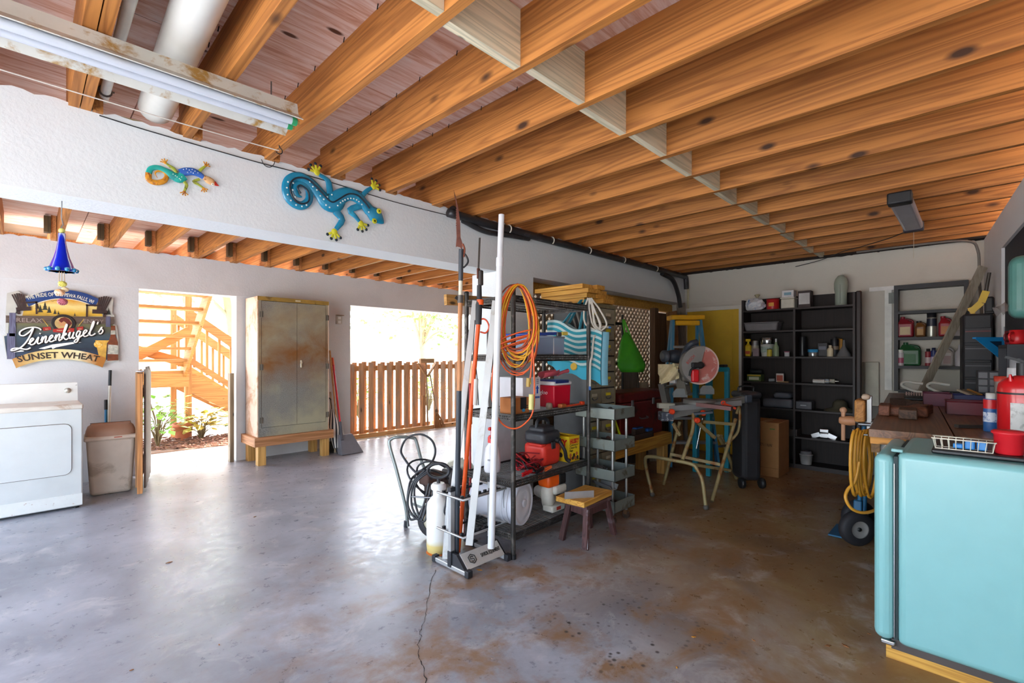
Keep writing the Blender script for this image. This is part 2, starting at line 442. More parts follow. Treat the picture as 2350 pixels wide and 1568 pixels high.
wb = MB()
wb.box(RX0, .898, WY, WY + .2, 0, 2.1)
wb.box(1.885, 3.43, WY, WY + .2, 0, 2.1)
wb.box(6.6, FX + .2, WY, WY + .2, 0, 2.1)
wall_back = struct('wall_back', wb, STUCCO_B)
hb = MB(); hb.box(RX0, FX + .2, WY - .012, WY + .21, 2.1, ZJ)
struct('trim_1', hb, STUCCO_B)                                      # tie beam over the openings
wf = MB(); wf.box(FX, FX + .2, -.4, WY, 0, 2.08); wall_far = struct('wall_far', wf, STUCCO_D)
wf2 = MB(); wf2.box(FX - .012, FX + .2, -.4, WY, 2.08, ZJ - .01); struct('trim_2', wf2, STUCCO_D)
# right wall with a dark screened opening
def rpt(x, off, z): return (x, rw_y(x) + off, z)
rw = MB()
def rslab(mb, x0, x1, z0, z1, o0=-.2, o1=0.0):
    vs = [rpt(x0, o0, z0), rpt(x1, o0, z0), rpt(x1, o1, z0), rpt(x0, o1, z0), rpt(x0, o0, z1), rpt(x1, o0, z1), rpt(x1, o1, z1), rpt(x0, o1, z1)]
    mb.add(vs, MB.BF)
OX0, OX1 = 3.0, 5.55
rslab(rw, RX0, OX0, 0, ZJ - .005); rslab(rw, OX1, FX + .2, 0, ZJ - .005); rslab(rw, OX0, OX1, 0, 1.2); rslab(rw, OX0, OX1, 2.22, ZJ - .005)
wall_right = struct('wall_right', rw, STUCCO_B)
bk = MB(); rslab(bk, OX0, OX1, 1.2, 2.22, -.2, -.02); struct('window_1', bk, mat('#22252e', .7, name='dark_backing'))
# unseen rear wall, added to control the daylight: garage-door opening in two bays
rr = MB(); rr.box(RX0, RX0 + .2, -1.2, -.55, 0, ZP); rr.box(RX0, RX0 + .2, 2.95, 3.4, 0, ZP); rr.box(RX0, RX0 + .2, 6.3, WY, 0, ZP); rr.box(RX0, RX0 + .2, -1.2, WY, 2.35, ZP)
struct('wall_rear_unseen', rr, STUCCO)
# the girder with its pillar
gm = MB(); gm.box(RX0, FX, BY, BY + .27, 2.094, ZJ); girder = struct('girder', gm, STUCCO)
pm = MB(); pm.box(2.925, 3.405, BY + .005, BY + .34, 0, 2.094); struct('pillar', pm, STUCCO)
# torn edge of plaster along the top of the girder and walls
def ragged(mb, p0, p1, dz, up=1, seg=.035):
    p0, p1 = Vector(p0), Vector(p1); L = (p1 - p0).length; n = int(L / seg); d = (p1 - p0).normalized(); row = []
    for i in range(n + 1):
        q = p0 + d * (L * i / n); row.append([q + ZA * (-.03 * up), q + ZA * up * (dz * (.2 + .8 * random.random()))])
    mb.sheet(row)
rg = MB(); ragged(rg, (RX0, BY - .003, ZJ), (FX, BY - .003, ZJ), .02); part(girder, 'plaster_edge', rg, STUCCO)
rg = MB(); ragged(rg, (FX - .016, 3.0, ZJ - .015), (FX - .016, 0, ZJ - .015), .03); part(wall_far, 'plaster_edge', rg, STUCCO_D)
rg = MB(); ragged(rg, (RX0, WY - .016, ZJ), (FX, WY - .016, ZJ), .02); part(wall_back, 'plaster_edge', rg, STUCCO_B)
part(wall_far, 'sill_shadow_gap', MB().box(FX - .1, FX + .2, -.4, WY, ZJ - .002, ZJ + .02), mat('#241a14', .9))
# framing of the lattice bay under the girder
lb = MB(); lb.box(3.405, FX, BY + .2, BY + .27, 1.98, 2.094); part(girder, 'nailer', lb, PINE_Y)
fb = MB(); fb.box(6.05, 6.15, BY + .12, BY + .2, 0, 2.0); fb.box(6.15, FX, BY + .19, BY + .21, 0, 1.95)
part(girder, 'framing_board', fb, wood('#6b5038', '#3f2c1d', 'Z'))

# ---------------------------------------------------------------- ceiling: plywood sheets, joists, blocking
cl = MB(); cl.box(RX0 - .1, FX + .2, -1.2, 8.0, ZP + .02, ZP + .12); ceiling = struct('ceiling', cl, mat('#8d7a66', .9))
PLY = ply_mat()
pmesh = MB().box(0, 1.214, 0, 2.434, 0, .019).mesh('plywood_sheet'); pmesh.materials.append(PLY)
for i in range(8):
    for j in range(4):
        x0 = -2.0 + i * 1.22; y0 = -1.19 + j * 2.44 - (1.22 if i % 2 else 0) + (0 if not i % 2 else 0)
        o = link('plywood_sheet', pmesh, None, ceiling); o.location = (x0, y0, ZP)
def jmesh(L): 
    me = MB().box(0, .038, 0, L, 0, ZP - ZJ).mesh('joist'); me.materials.append(JOIST); return me
J1, J2 = jmesh(3.75), jmesh(3.85)
J3 = MB().box(0, .038, 0, 1.6, 0, ZP - ZJ).mesh('joist'); J3.materials.append(JOIST_OUT)
xs = [1.40 + .4055 * k for k in range(-8, 14)]
for k, x in enumerate(xs):
    if x + .04 > FX + .1: continue
    y0 = rw_y(x) - .1
    o = link('joist', J1, None, ceiling); o.location = (x, y0, ZJ)
    o = link('joist', J2, None, ceiling); o.location = (x + .042, 2.98 + .02 * (k % 2), ZJ)
    o = link('joist', J3, None, ceiling); o.location = (x, 6.62, ZJ)
# joist that is doubled beside the thin pipe
o = link('joist', J1, None, ceiling); o.location = (xs[5] - .042, rw_y(xs[5]), ZJ)
bmesh_ = MB().box(0, .4055 - .04, 0, .038, 0, .232).mesh('blocking'); bmesh_.materials.append(BLOCK)
for k, x in enumerate(xs[:-1]):
    o = link('blocking', bmesh_, None, ceiling); o.location = (x + .039, 1.29 + (.026 if k % 2 else 0), ZJ + .002)
bm2 = MB().box(0, .3, 0, .038, 0, .15).mesh('blocking'); bm2.materials.append(BLOCK)
dk = MB().box(0, .05, 0, .09, 0, .16).mesh('joist_end'); dk.materials.append(wood('#5c4a2c', '#33260f', 'Z'))
for k, x in enumerate(xs):
    o = link('joist_end', dk, None, ceiling); o.location = (x + .0 - .052, 6.60, ZJ + .06)
# nails poking through the plywood
nm = MB()
for k in range(6, 10):
    for y in (1.5, 1.72, 1.95, 2.25, 2.5, 2.72):
        yy = y + random.uniform(-.06, .06); x = xs[k] - .012
        nm.cyl((x, yy, ZP), (x - .004, yy, ZP - .024), .0022, n=5)
part(ceiling, 'nail', nm, mat('#241c18', .6, .4))
# fascia and porch edge
part(ceiling, 'fascia_board', MB().box(RX0, FX + .2, 7.98, 8.02, ZJ - .02, ZP + .12), JOIST_OUT)
# slim wedge of wood left lying on the girder
part(ceiling, 'wood_wedge', MB(True).bar(P(262, 275, Y=BY + .05), P(325, 290, Y=BY + .05), .06, .03), wood('#cbb58a', '#9c8657', 'X'))
# ================================================================ left bay: things overhead
RUSTY_W = mat('#c9c8be', .5, var=.08, wear='#a07a3c', wear_amt=.3, wear_sc=9)
WHITE = mat('#e8e8e4', .45, var=.05)
CHROME = mat('#c8c8c8', .25, 1.0)
STEEL = mat('#8e9092', .4, .9)
BLACK = mat('#1d1e20', .5)
def fluorescent():
    t = thing('fluorescent_light', 'long rusty white strip light with two tubes under the left joists', 'ceiling light', (-.35, 2.3, 2.45))
    L = 1.23; ang = RZ(R(-.8))
    def b(mb): return mb.rot(ang)
    sec = [(-.112, -.035), (-.055, .005), (-.04, .06), (.04, .06), (.055, .005), (.112, -.035), (.109, -.038), (.05, -.002), (.036, .055), (-.036, .055), (-.05, -.002), (-.109, -.038)]
    part(t, 'reflector', b(MB().prism(sec, (L / 2, 0, 0), (0, 1, 0), (0, 0, 1), L)), RUSTY_W)
    part(t, 'housing', b(MB().box(0, L, -.036, .036, .0, .052)), WHITE)
    for y in (-.028, .028):
        tb = part(t, 'tube', b(MB().cyl((.02, y, -.02), (L - .02, y, -.02), .0175, n=14)), mat('#c6cbd4', .2, var=.02))
        e = MB()
        for x0, x1 in ((.0, .022), (L - .022, L)): e.cyl((x0, y, -.02), (x1, y, -.02), .0182, n=12)
        part(tb, 'end_cap', b(e), mat('#2f9a63', .4))
        q = MB()
        for x0, x1 in ((-.012, 0), (L, L + .012)): q.cyl((x0, y, -.02), (x1, y, -.02), .011, n=8)
        part(tb, 'lamp_holder', b(q), mat('#c99a55', .5))
    h = MB()
    for x in (.12, L - .1): h.cyl((x, 0, .05), (x, 0, .14), .003, n=6)
    part(t, 'hanger', b(h), STEEL)
fluorescent()
solo('drain_pipe', MB().cyl((.36, -.2, 2.63), (.475, BY + .02, 2.63), .075, n=24), mat('#e3e3da', .35, var=.05), 'thick white plastic drain pipe between joists', 'pipe')
solo('waste_pipe', MB().tube(smooth([(-1.2, 3.42, 2.2), (.02, 3.42, 2.2), (.1, 3.43, 2.21), (.13, 3.46, 2.27), (.13, 3.5, 2.4)], 5), .045, 14), mat('#dcdcd4', .4, var=.05), 'white pipe with elbow tucked behind the girder above chime', 'pipe')
wp = thing('water_pipe', 'thin white pipe clamped beside the drain pipe', 'pipe', (.25, 1.2, 2.6))
part(wp, 'tube', MB(True).cyl((.237, -.2, 2.6), (.268, 3.05, 2.6), .02, n=12), mat('#e6e4da', .4))
for y in (1.9, 2.95):
    part(wp, 'clamp', MB(True).tube(arcpts((.252 + (y - 1.2) * .008, y, 2.6), .023, 0, 6.283, 14)[:-1], .005, 6, closed=True).bar((.21, y, 2.605), (.3, y, 2.605), .012, .004), mat('#5b4f46', .7, .3))
# white string stretched under the joists, its hook, thin black cable along the girder
def sag(a, b, s, n=14): return [Vector(a).lerp(Vector(b), i / n) - ZA * (s * 4 * (i / n) * (1 - i / n)) for i in range(n + 1)]
hook = Vector((.99, 2.78, 2.49))
cs = thing('clothes_line', 'pale cord stretched below the joists to a black hook', 'cord', (-.3, 2.9, 2.45))
part(cs, 'cord', MB(True).tube(sag((-.6, 2.86, 2.535), hook, .012), .003, 6), mat('#d8cfc4', .8))
part(cs, 'hook', MB(True).tube([hook + Vector((0, 0, .03))] + arcpts(hook, .018, R(80), R(-150), 8, XA, ZA), .003, 6), BLACK)
cb = [P(u, v, Y=BY - .012) for u, v in ((228, 265), (330, 297), (460, 335), (590, 372), (690, 398), (790, 428), (900, 462), (1010, 490), (1050, 500))]
solo('cable', MB().tube(smooth(cb, 5), .0028, 6), BLACK, 'thin black cable running along top of the white girder', 'cable')
lp = [P(u, v, Y=BY - .015) for u, v in ((600, 366), (606, 378), (618, 384), (628, 378), (632, 364))]
solo('wire_loop', MB().tube(smooth(lp, 5), .0022, 6), BLACK, 'small loop of wire hanging by the hook above the large gecko', 'wire')

# ---------------------------------------------------------------- painted metal geckos on the girder
def gecko(name, label, zo, yoff, spec):
    y0 = BY - yoff
    Q = lambda x, y: P(300 + x / 3.79, 340 + y / 3.79, Y=y0)
    px = abs(Q(*spec['mid']).x - Q(spec['mid'][0] + 10, spec['mid'][1]).x) / 10 * 1.12
    c0 = Q(*spec['mid']); t = thing(name, label, 'wall art', (c0.x, y0, c0.z))
    def fl(mb, k=.3):
        mb.v = [(v[0], y0 + (v[1] - y0) * k, v[2]) for v in mb.v]; return mb
    def limb(pts, n=5, sides=10):
        cc = smooth([Q(a, b) for a, b, w in pts], n); ww = []
        for i in range(len(pts) - 1):
            for k in range(n): ww.append(pts[i][2] + (pts[i + 1][2] - pts[i][2]) * k / n)
        ww.append(pts[-1][2])
        return fl(MB(True).tube(cc, [max(.0012, w * px) for w in ww], sides))
    objs = {}
    for nm, pts, col in spec['body']:
        objs[nm] = part(t, nm, limb(pts), col)
    for pts, col, (hx, hy), ang, hc, toe in spec['legs']:
        lg = part(t, 'leg', limb(pts, 3), col)
        ft = MB(True); hp = Q(hx, hy); ft.ball(hp, spec['palm'] * px, n=10, m=6)
        for k in range(4):
            a = R(ang + (k - 1.5) * 38); L = spec['toe'] * px
            tip = hp + Vector((math.cos(a) * L, 0, math.sin(a) * L)); ft.tube([hp, tip], [spec['palm'] * .42 * px, spec['palm'] * .36 * px], 8)
        ft = fl(ft); fo = part(lg, 'foot', ft, hc)
        tp = MB(True)
        for k in range(4):
            a = R(ang + (k - 1.5) * 38); L = spec['toe'] * px * 1.02; tp.ball(hp + Vector((math.cos(a) * L, 0, math.sin(a) * L)), spec['palm'] * .5 * px, n=8, m=6)
        part(lg, 'toe', fl(tp, .35), toe)
    for nm, lst, col in spec['marks']:
        mk = MB(True)
        for it in lst:
            if len(it) == 3 and not isinstance(it[0], tuple):
                q = Q(it[0], it[1]) - YA * spec['mk_y']; mk.lathe([(it[2] * px, -.002), (it[2] * px * .8, .0015)], q, (0, -1, 0), 10)
            else:
                pts = [Q(a, b) - YA * spec['mk_y'] for a, b in it[0]]; mk.tube(smooth(pts, 6), it[1] * px, 6)
        part(t, nm, mk, col)
tail_s = [(340, 205, 30), (260, 170, 22), (190, 172, 22), (155, 215, 24)]
BLUE_G = mat('#2f63b8', .35, coat=.4, wear='#5e8ad6', wear_amt=.1); TEAL_G = mat('#17a79a', .35, coat=.4, wear='#0d6f77', wear_amt=.15, wear_sc=14)
ORANGE_G = mat('#d9941d', .4, coat=.4, wear='#8a4012', wear_amt=.35, wear_sc=40); OLIVE_G = mat('#9da83a', .4, coat=.3, wear='#4a4a14', wear_amt=.25, wear_sc=40)
gecko('gecko_ornament', 'small painted metal gecko, orange tail and blue back, on girder', 0, .018, dict(
    mid=(430, 230), palm=13, toe=32, mk_y=.011,
    body=[('tail', [(155, 215, 24), (160, 275, 24), (220, 300, 24), (290, 285, 22), (312, 240, 17), (285, 205, 13), (240, 200, 9), (212, 218, 6), (232, 260, 2)], ORANGE_G),
          ('hind_body', [(156, 218, 24), (175, 180, 22), (230, 168, 22), (300, 195, 27), (360, 235, 38), (420, 262, 44), (462, 240, 40)], TEAL_G),
          ('front_body', [(430, 215, 34), (480, 205, 38), (540, 205, 36), (590, 225, 30), (635, 255, 22)], BLUE_G),
          ('head', [(632, 250, 20), (670, 275, 36), (705, 295, 34), (740, 315, 14)], mat('#e0b27c', .4, wear='#8c4a1c', wear_amt=.2, wear_sc=40)),
          ('snout', [(725, 303, 24), (745, 318, 14), (768, 328, 2)], mat('#c9281c', .35))],
    legs=[([(400, 215, 14), (372, 180, 18), (330, 150, 12), (305, 130, 9)], OLIVE_G, (300, 128), 120, ORANGE_G, ORANGE_G),
          ([(585, 215, 13), (612, 185, 14), (645, 160, 10), (652, 150, 9)], OLIVE_G, (652, 152), 60, ORANGE_G, ORANGE_G),
          ([(455, 280, 16), (485, 322, 15), (468, 372, 10)], OLIVE_G, (466, 380), -95, ORANGE_G, ORANGE_G),
          ([(600, 270, 12), (548, 292, 15), (590, 318, 11), (628, 345, 9)], OLIVE_G, (632, 350), -60, ORANGE_G, ORANGE_G)],
    marks=[('dots', [(x, y, 4) for x, y in ((455, 190), (480, 185), (505, 195), (530, 190), (555, 205), (490, 215), (520, 212), (580, 220), (540, 222), (400, 255), (420, 270), (385, 245), (365, 230), (430, 280), (440, 255))], mat('#f2f2ee', .5)),
           ('eye', [(708, 318, 12)], mat('#f4f1e4', .4)), ('pupil', [(708, 320, 6)], BLACK)]))
BG = mat('#0c86ad', .35, coat=.5, wear='#1f9fc4', wear_amt=.15, wear_sc=14); YG = mat('#d6d332', .4, coat=.3); DK = mat('#1b2c3a', .4)
gecko('gecko_ornament', 'large turquoise metal gecko with yellow feet and curled tail on girder', 0, .022, dict(
    mid=(1800, 430), palm=24, toe=58, mk_y=.017,
    body=[('body', [(1490, 425, 5), (1455, 412, 14), (1432, 365, 20), (1450, 315, 22), (1510, 318, 24), (1550, 375, 26), (1548, 455, 28), (1495, 500, 30), (1430, 485, 33), (1375, 430, 35), (1358, 350, 36), (1378, 285, 36), (1440, 250, 34), (1515, 268, 36), (1590, 330, 40), (1650, 405, 46), (1710, 475, 62), (1775, 475, 72), (1825, 420, 58), (1900, 400, 50), (1975, 430, 48), (2030, 485, 44), (2080, 545, 50)], BG),
          ('head', [(2060, 525, 40), (2115, 575, 64), (2150, 605, 56), (2185, 640, 26), (2200, 655, 6)], BG)],
    legs=[([(1735, 400, 26), (1722, 300, 24), (1690, 262, 17), (1640, 232, 13)], BG, (1620, 210), 120, YG, DK),
          ([(2010, 420, 20), (2050, 375, 18), (2095, 345, 14)], BG, (2110, 335), 45, YG, DK),
          ([(1780, 545, 32), (1838, 625, 26), (1785, 705, 17)], BG, (1772, 728), -95, YG, DK),
          ([(2005, 500, 26), (1905, 540, 24), (1955, 595, 18), (1990, 640, 14)], BG, (2003, 655), -60, YG, DK)],
    marks=[('spine', [([(1470, 400), (1440, 350), (1470, 330), (1530, 380), (1540, 460), (1490, 490), (1430, 470), (1385, 400), (1378, 320), (1420, 270), (1490, 265), (1560, 300), (1650, 390), (1710, 455), (1750, 475), (1800, 450), (1880, 405), (1960, 415), (2020, 470), (2065, 530)], 6)], DK),
           ('dots', [(x, y, 6) for x, y in ((1360, 300), (1350, 350), (1356, 410), (1385, 460), (1430, 500), (1480, 512), (1520, 500), (1405, 310), (1400, 370), (1420, 430), (1550, 300), (1575, 340), (1610, 370), (1640, 420), (1670, 450), (1690, 500), (1720, 520), (1790, 505), (1815, 480), (1835, 465), (1855, 455), (1880, 445), (1905, 442), (1930, 445), (1955, 455), (1975, 470), (2000, 495), (2060, 560), (1740, 410), (1700, 430))], mat('#e6efea', .5)),
           ('eye', [(2150, 552, 22), (2110, 638, 22)], YG), ('pupil', [(2152, 552, 9), (2112, 638, 10)], BLACK)]))

# ---------------------------------------------------------------- blue glass bottle wind chime
wc = thing('wind_chime', 'cobalt blue glass bottle chime with shells hanging from the girder', 'wind chime', (.125, 3.16, 1.58))
def cz(v): return P(142, v, Y=3.16).z
part(wc, 'hanging_wire', MB(True).tube([(.125, 3.16, 2.1), (.124, 3.16, cz(500)), (.13, 3.16, cz(516)), (.123, 3.16, cz(522)), (.125, 3.16, cz(540))], .0022, 6), STEEL)
part(wc, 'bead', MB(True).ball((.125, 3.16, cz(530)), .013), mat('#c9c66a', .2))
prof = [(.014, cz(536)), (.015, cz(555)), (.022, cz(575)), (.03, cz(592)), (.04, cz(606)), (.052, cz(624))]
m_, nt_, b_ = newmat('cobalt_glass'); b_.inputs['Base Color'].default_value = C('#1230d8'); b_.inputs['Roughness'].default_value = .06; b_.inputs['Transmission Weight'].default_value = .55; b_.inputs['IOR'].default_value = 1.3
part(wc, 'bottle', MB(True).lathe([(r * .9, z) for r, z in prof[::-1]] + prof, (.125, 3.16, 0), n=24), m_)
bd = MB(True)
for k in range(10):
    a = k * .628; bd.ball((.125 + .053 * math.cos(a), 3.16 + .053 * math.sin(a), cz(620)), .0105, n=8, m=6)
part(wc, 'glass_bead', bd, mat('#1b7fae', .1, coat=.8))
st = MB(True)
for dx in (-.008, 0, .008): st.cyl((.125 + dx, 3.16, cz(620)), (.125 + dx * 1.4, 3.16, cz(660)), .0016, n=5)
part(wc, 'string', st, mat('#b39b78', .8))
def shell(c, r, name, m): 
    mb = MB(True).ball(c, r, (1, .7, .85), 12, 8)
    for k in range(6):
        a = -1 + k * .4; mb.tube([Vector(c) + Vector((0, -r * .6, r * .5)), Vector(c) + Vector((math.sin(a) * r * .9, -r * .5, -math.cos(a) * r * .8))], r * .1, 5)
    part(wc, name, mb, m)
shell((.127, 3.155, cz(652)), .017, 'shell', mat('#d6cb5e', .4)); shell((.137, 3.165, cz(664)), .014, 'shell', mat('#e0c9a0', .5))
shell((.117, 3.155, cz(672)), .02, 'shell', mat('#e2a878', .5, wear='#f0dcc0', wear_amt=.3, wear_sc=30)); shell((.127, 3.155, cz(693)), .02, 'shell', mat('#b8606a', .45, wear='#8c3a48', wear_amt=.3, wear_sc=30))

# ---------------------------------------------------------------- tin beer sign on the back wall
SY = WY - .02
def QS(x, y, off=0.0): return P(x / 3.734, 440 + y / 3.734, Y=SY) - YA * off
def sign():
    c = QS(520, 1500); t = thing('tin_sign', 'embossed tin beer sign with lake sunset and wooden chairs on wall', 'sign', (c.x, SY, c.z))
    O = Vector((0, SY, 0))
    def flat(pts, off, th=.002, mb=None):
        mb = mb or MB(True); q = [QS(x, y) for x, y in pts]
        return mb.prism([(p.x, p.z) for p in q], (0, SY - off, 0), XA, ZA, th)
    def ring(cx, cy, r0, r1, a0, a1, n=16):     # arc band in sign pixels, angles from straight up
        f = lambda r, a: (cx + r * math.sin(R(a)), cy - r * math.cos(R(a)))
        return [f(r1, a0 + (a1 - a0) * i / n) for i in range(n + 1)] + [f(r0, a1 - (a1 - a0) * i / n) for i in range(n + 1)]
    part(t, 'plate', flat([(60, 870), (150, 850), (205, 885), (230, 905), (330, 868), (430, 846), (540, 838), (650, 850), (760, 890), (840, 945), (900, 905), (970, 920), (960, 1050), (980, 1060), (980, 1140), (1000, 1150), (1018, 1300), (1018, 1452), (920, 1462), (852, 1508), (700, 1458), (520, 1442), (330, 1458), (180, 1508), (118, 1432), (58, 1438), (22, 1235), (48, 1222), (48, 1062)], .004, .006), mat('#c9c7bd', .35, .3))
    def grad(name, stops, x=False):
        m, nt, b = newmat(name); g = node(nt, 'ShaderNodeTexCoord'); s = node(nt, 'ShaderNodeSeparateXYZ'); nt.links.new(g.outputs['Generated'], s.inputs[0])
        n = noise(nt, g.outputs['Generated'], 9, 5); a = node(nt, 'ShaderNodeMath', operation='MULTIPLY_ADD', i_1=.25); nt.links.new(n, a.inputs[0]); nt.links.new(s.outputs[0 if x else 2], a.inputs[2])
        r = ramp(nt, stops, a.outputs[0]); nt.links.new(r.outputs[0], b.inputs['Base Color']); b.inputs['Roughness'].default_value = .3; return m
    part(t, 'lake_scene', flat([(75, 1120), (960, 1120), (985, 1180), (1005, 1300), (1005, 1440), (870, 1440), (700, 1420), (520, 1410), (330, 1425), (180, 1470), (100, 1420), (60, 1420), (35, 1240), (70, 1230)], .009), grad('lake_print', [(.1, C('#3c5575')), (.45, C('#1b2738')), (.75, C('#3d4f5c')), (1.1, C('#6e6a48'))]))
    part(t, 'sunset', flat([(215, 960)] + ring(530, 1510, 0, 640, -30, 30)[:17] + [(850, 960), (880, 1070), (190, 1070)], .009), grad('sunset_print', [(.1, C('#8a6a2a')), (.35, C('#e0b23a')), (.6, C('#f2d98a')), (.85, C('#d99a2c')), (1.1, C('#6a5a3a'))]))
    tr = MB(True)
    for x, y, s in ((385, 1010, 60), (420, 1035, 50), (345, 1030, 55), (470, 1045, 35), (500, 1050, 25), (150, 1040, 50), (930, 1050, 50), (640, 1062, 20), (320, 1000, 45)):
        for k in range(3): flat([(x - s * .45 * (k + 1) / 3, y - s + s * (k + 1) / 3 + 4), (x + s * .45 * (k + 1) / 3, y - s + s * (k + 1) / 3 + 4), (x, y - s + s * k / 3 - 6)], .0115 + .0004 * k, .001, tr)
    part(t, 'pine_trees', tr, mat('#2c2a20', .5))
    bi = MB(True)
    for x, y in ((430, 918), (452, 940), (482, 932)): bi.tube([QS(x - 14, y - 4, .011), QS(x, y + 3, .011), QS(x + 14, y - 5, .011)], .0012, 5)
    part(t, 'gulls', bi, BLACK)
    part(t, 'arch_banner', flat(ring(530, 1510, 595, 668, -28.5, 28.5, 24), .013, .004), mat('#23427e', .3, var=.08))
    part(t, 'arch_line', flat(ring(530, 1510, 588, 594, -26, 26, 24), .014, .004), mat('#e6e2cc', .4))
    px = (QS(600, 900) - QS(500, 900)).length / 100
    r_m = 612 * px * .99
    top = QS(525, 898, .0165)
    part(t, 'lettering', wrld(text_mb('THE PRIDE OF CHIPPEWA FALLS, WI', .052, top, XA, ZA, .002, width=.50, arc=r_m * 1.02, bold=.0006)), mat('#f0ecd8', .4))
    wd = wood('#6e5a4c', '#3c2e28', 'X', sc=3)
    part(t, 'rail_board', flat([(50, 1062), (978, 1075), (978, 1138), (50, 1125)], .013, .004), wd)
    def T(txt, size, x, y, col, off=.0165, width=None, name='lettering', e1=None, e2=None, **kw):
        m = text_mb(txt, size, QS(x, y, off), e1 or XA, e2 or ZA, .002, width=width, **kw); m.w = True; part(t, name, m, mat(col, .4))
    T('RELAX', .058, 250, 1120, '#a08e86', width=.18); T('ENJOY', .058, 800, 1128, '#a08e86', width=.16)
    po = MB(True)
    for x0, x1, y0, y1 in ((80, 135, 1040, 1240), (905, 945, 1070, 1160), (60, 130, 1215, 1435)):
        flat([(x0, y0), (x1, y0), (x1, y1), (x0, y1)], .015, .006, po)
    part(t, 'log_posts', po, wood('#6a6a82', '#39304a', 'Z', sc=3))
    def chair(cx, cy, s):
        ch = MB(True)
        for k in range(6):
            a = (k - 2.5) * 20; flat([(cx + s * (a - 8) * 1.0 - s * 40, cy - 95 + abs(k - 2.5) * 5), (cx + s * (a + 6) - s * 40, cy - 95 + abs(k - 2.5) * 5), (cx + s * (a * .6 + 6), cy + 40), (cx + s * (a * .6 - 6), cy + 40)], .017, .003, ch)
        flat([(cx - s * 60, cy + 30), (cx + s * 70, cy + 20), (cx + s * 72, cy + 55), (cx - s * 55, cy + 60)], .0185, .003, ch)
        flat([(cx - s * 10, cy - 18), (cx + s * 125, cy - 24), (cx + s * 125, cy - 10), (cx - s * 10, cy - 4)], .0185, .003, ch)
        flat([(cx + s * 108, cy - 20), (cx + s * 122, cy - 20), (cx + s * 126, cy + 85), (cx + s * 110, cy + 85)], .0185, .003, ch)
        flat([(cx - s * 50, cy + 55), (cx - s * 25, cy + 55), (cx - s * 20, cy + 88), (cx - s * 45, cy + 88)], .0185, .003, ch)
        part(t, 'printed_chair', ch, mat('#3a2420', .4, var=.3, sc=30))
    chair(195, 965, 1); chair(860, 990, -1)
    cm = QS(543, 1130); rr = 105 * px
    med = part(t, 'medallion', MB(True).lathe([(rr, -.002), (rr, .004), (rr * .96, .006)], (cm.x, SY - .017, cm.z), (0, -1, 0), 32), mat('#241e1c', .35))
    part(t, 'medallion_face', MB(True).lathe([(rr * .72, 0), (rr * .7, .004)], (cm.x, SY - .021, cm.z), (0, -1, 0), 28), mat('#c9a86a', .4, var=.2, sc=20))
    hair = MB(True)
    flat([(500, 1105), (520, 1085), (555, 1078), (590, 1095), (615, 1130), (600, 1150), (565, 1150), (570, 1130), (545, 1110), (525, 1125)], .027, .002, hair)
    part(t, 'emblem_hair', hair, mat('#6a2418', .4)); fc = MB(True)
    flat([(505, 1115), (540, 1105), (560, 1135), (560, 1150), (515, 1152), (512, 1135), (500, 1128)], .0265, .001, fc); part(t, 'emblem_face', fc, mat('#c98e5e', .5))
    rb = MB(True); flat([(450, 1180), (540, 1170), (635, 1172), (632, 1205), (540, 1210), (455, 1205)], .0275, .003, rb); flat([(362, 1165), (430, 1158), (440, 1185), (372, 1195)], .02, .003, rb); flat([(655, 1165), (712, 1155), (712, 1185), (660, 1190)], .02, .003, rb)
    part(t, 'red_ribbon', rb, mat('#b4281e', .35))
    T('FINEST QUALITY', .016, 543, 1196, '#efe0b0', .030, width=.10); T('EST.', .014, 402, 1184, '#efe0b0', .0225); T('1867', .014, 685, 1182, '#efe0b0', .0225)
    wh = MB(True)
    for s, x0 in ((-1, 430), (1, 655)):
        for k in range(7): q = QS(x0 + s * (20 + k * 7), 1150 - k * 9, .016); wh.ball(q, .006, (.7, .5, 1.2), 6, 5)
    part(t, 'wheat_ears', wh, mat('#c9a24a', .5))
    # bottle and glass
    b = MB(True); flat([(950, 1150), (985, 1150), (988, 1240), (1008, 1290), (1012, 1445), (918, 1450), (920, 1300), (945, 1240)], .014, .006, b); part(t, 'printed_bottle', b, mat('#7a3d1e', .25, var=.3, sc=20))
    lb_ = MB(True); flat([(925, 1310), (1010, 1318), (1010, 1395), (920, 1392)], .018, .003, lb_); flat([(950, 1190), (986, 1190), (988, 1225), (946, 1225)], .018, .003, lb_); part(t, 'bottle_label', lb_, mat('#b9b7a8', .4, var=.4, sc=40))
    g = MB(True); flat([(815, 1275), (935, 1275), (915, 1300), (905, 1440), (850, 1430)], .0155, .004, g); part(t, 'printed_glass', g, mat('#e2b04a', .25, var=.3, sc=14))
    or_ = MB(True); q = QS(840, 1310); or_.lathe([(40 * px, 0), (38 * px, .003)], (q.x, SY - .018, q.z), (0, -1, 0), 20); part(t, 'orange_slice', or_, mat('#efb53a', .4, wear='#f6e3a0', wear_amt=.3, wear_sc=40))
    e1 = (QS(900, 1195) - QS(150, 1315)); w = e1.length; e1.normalize(); e2 = ZA - e1 * ZA.dot(e1)
    e2.normalize()
    sc_ = QS(520, 1300)
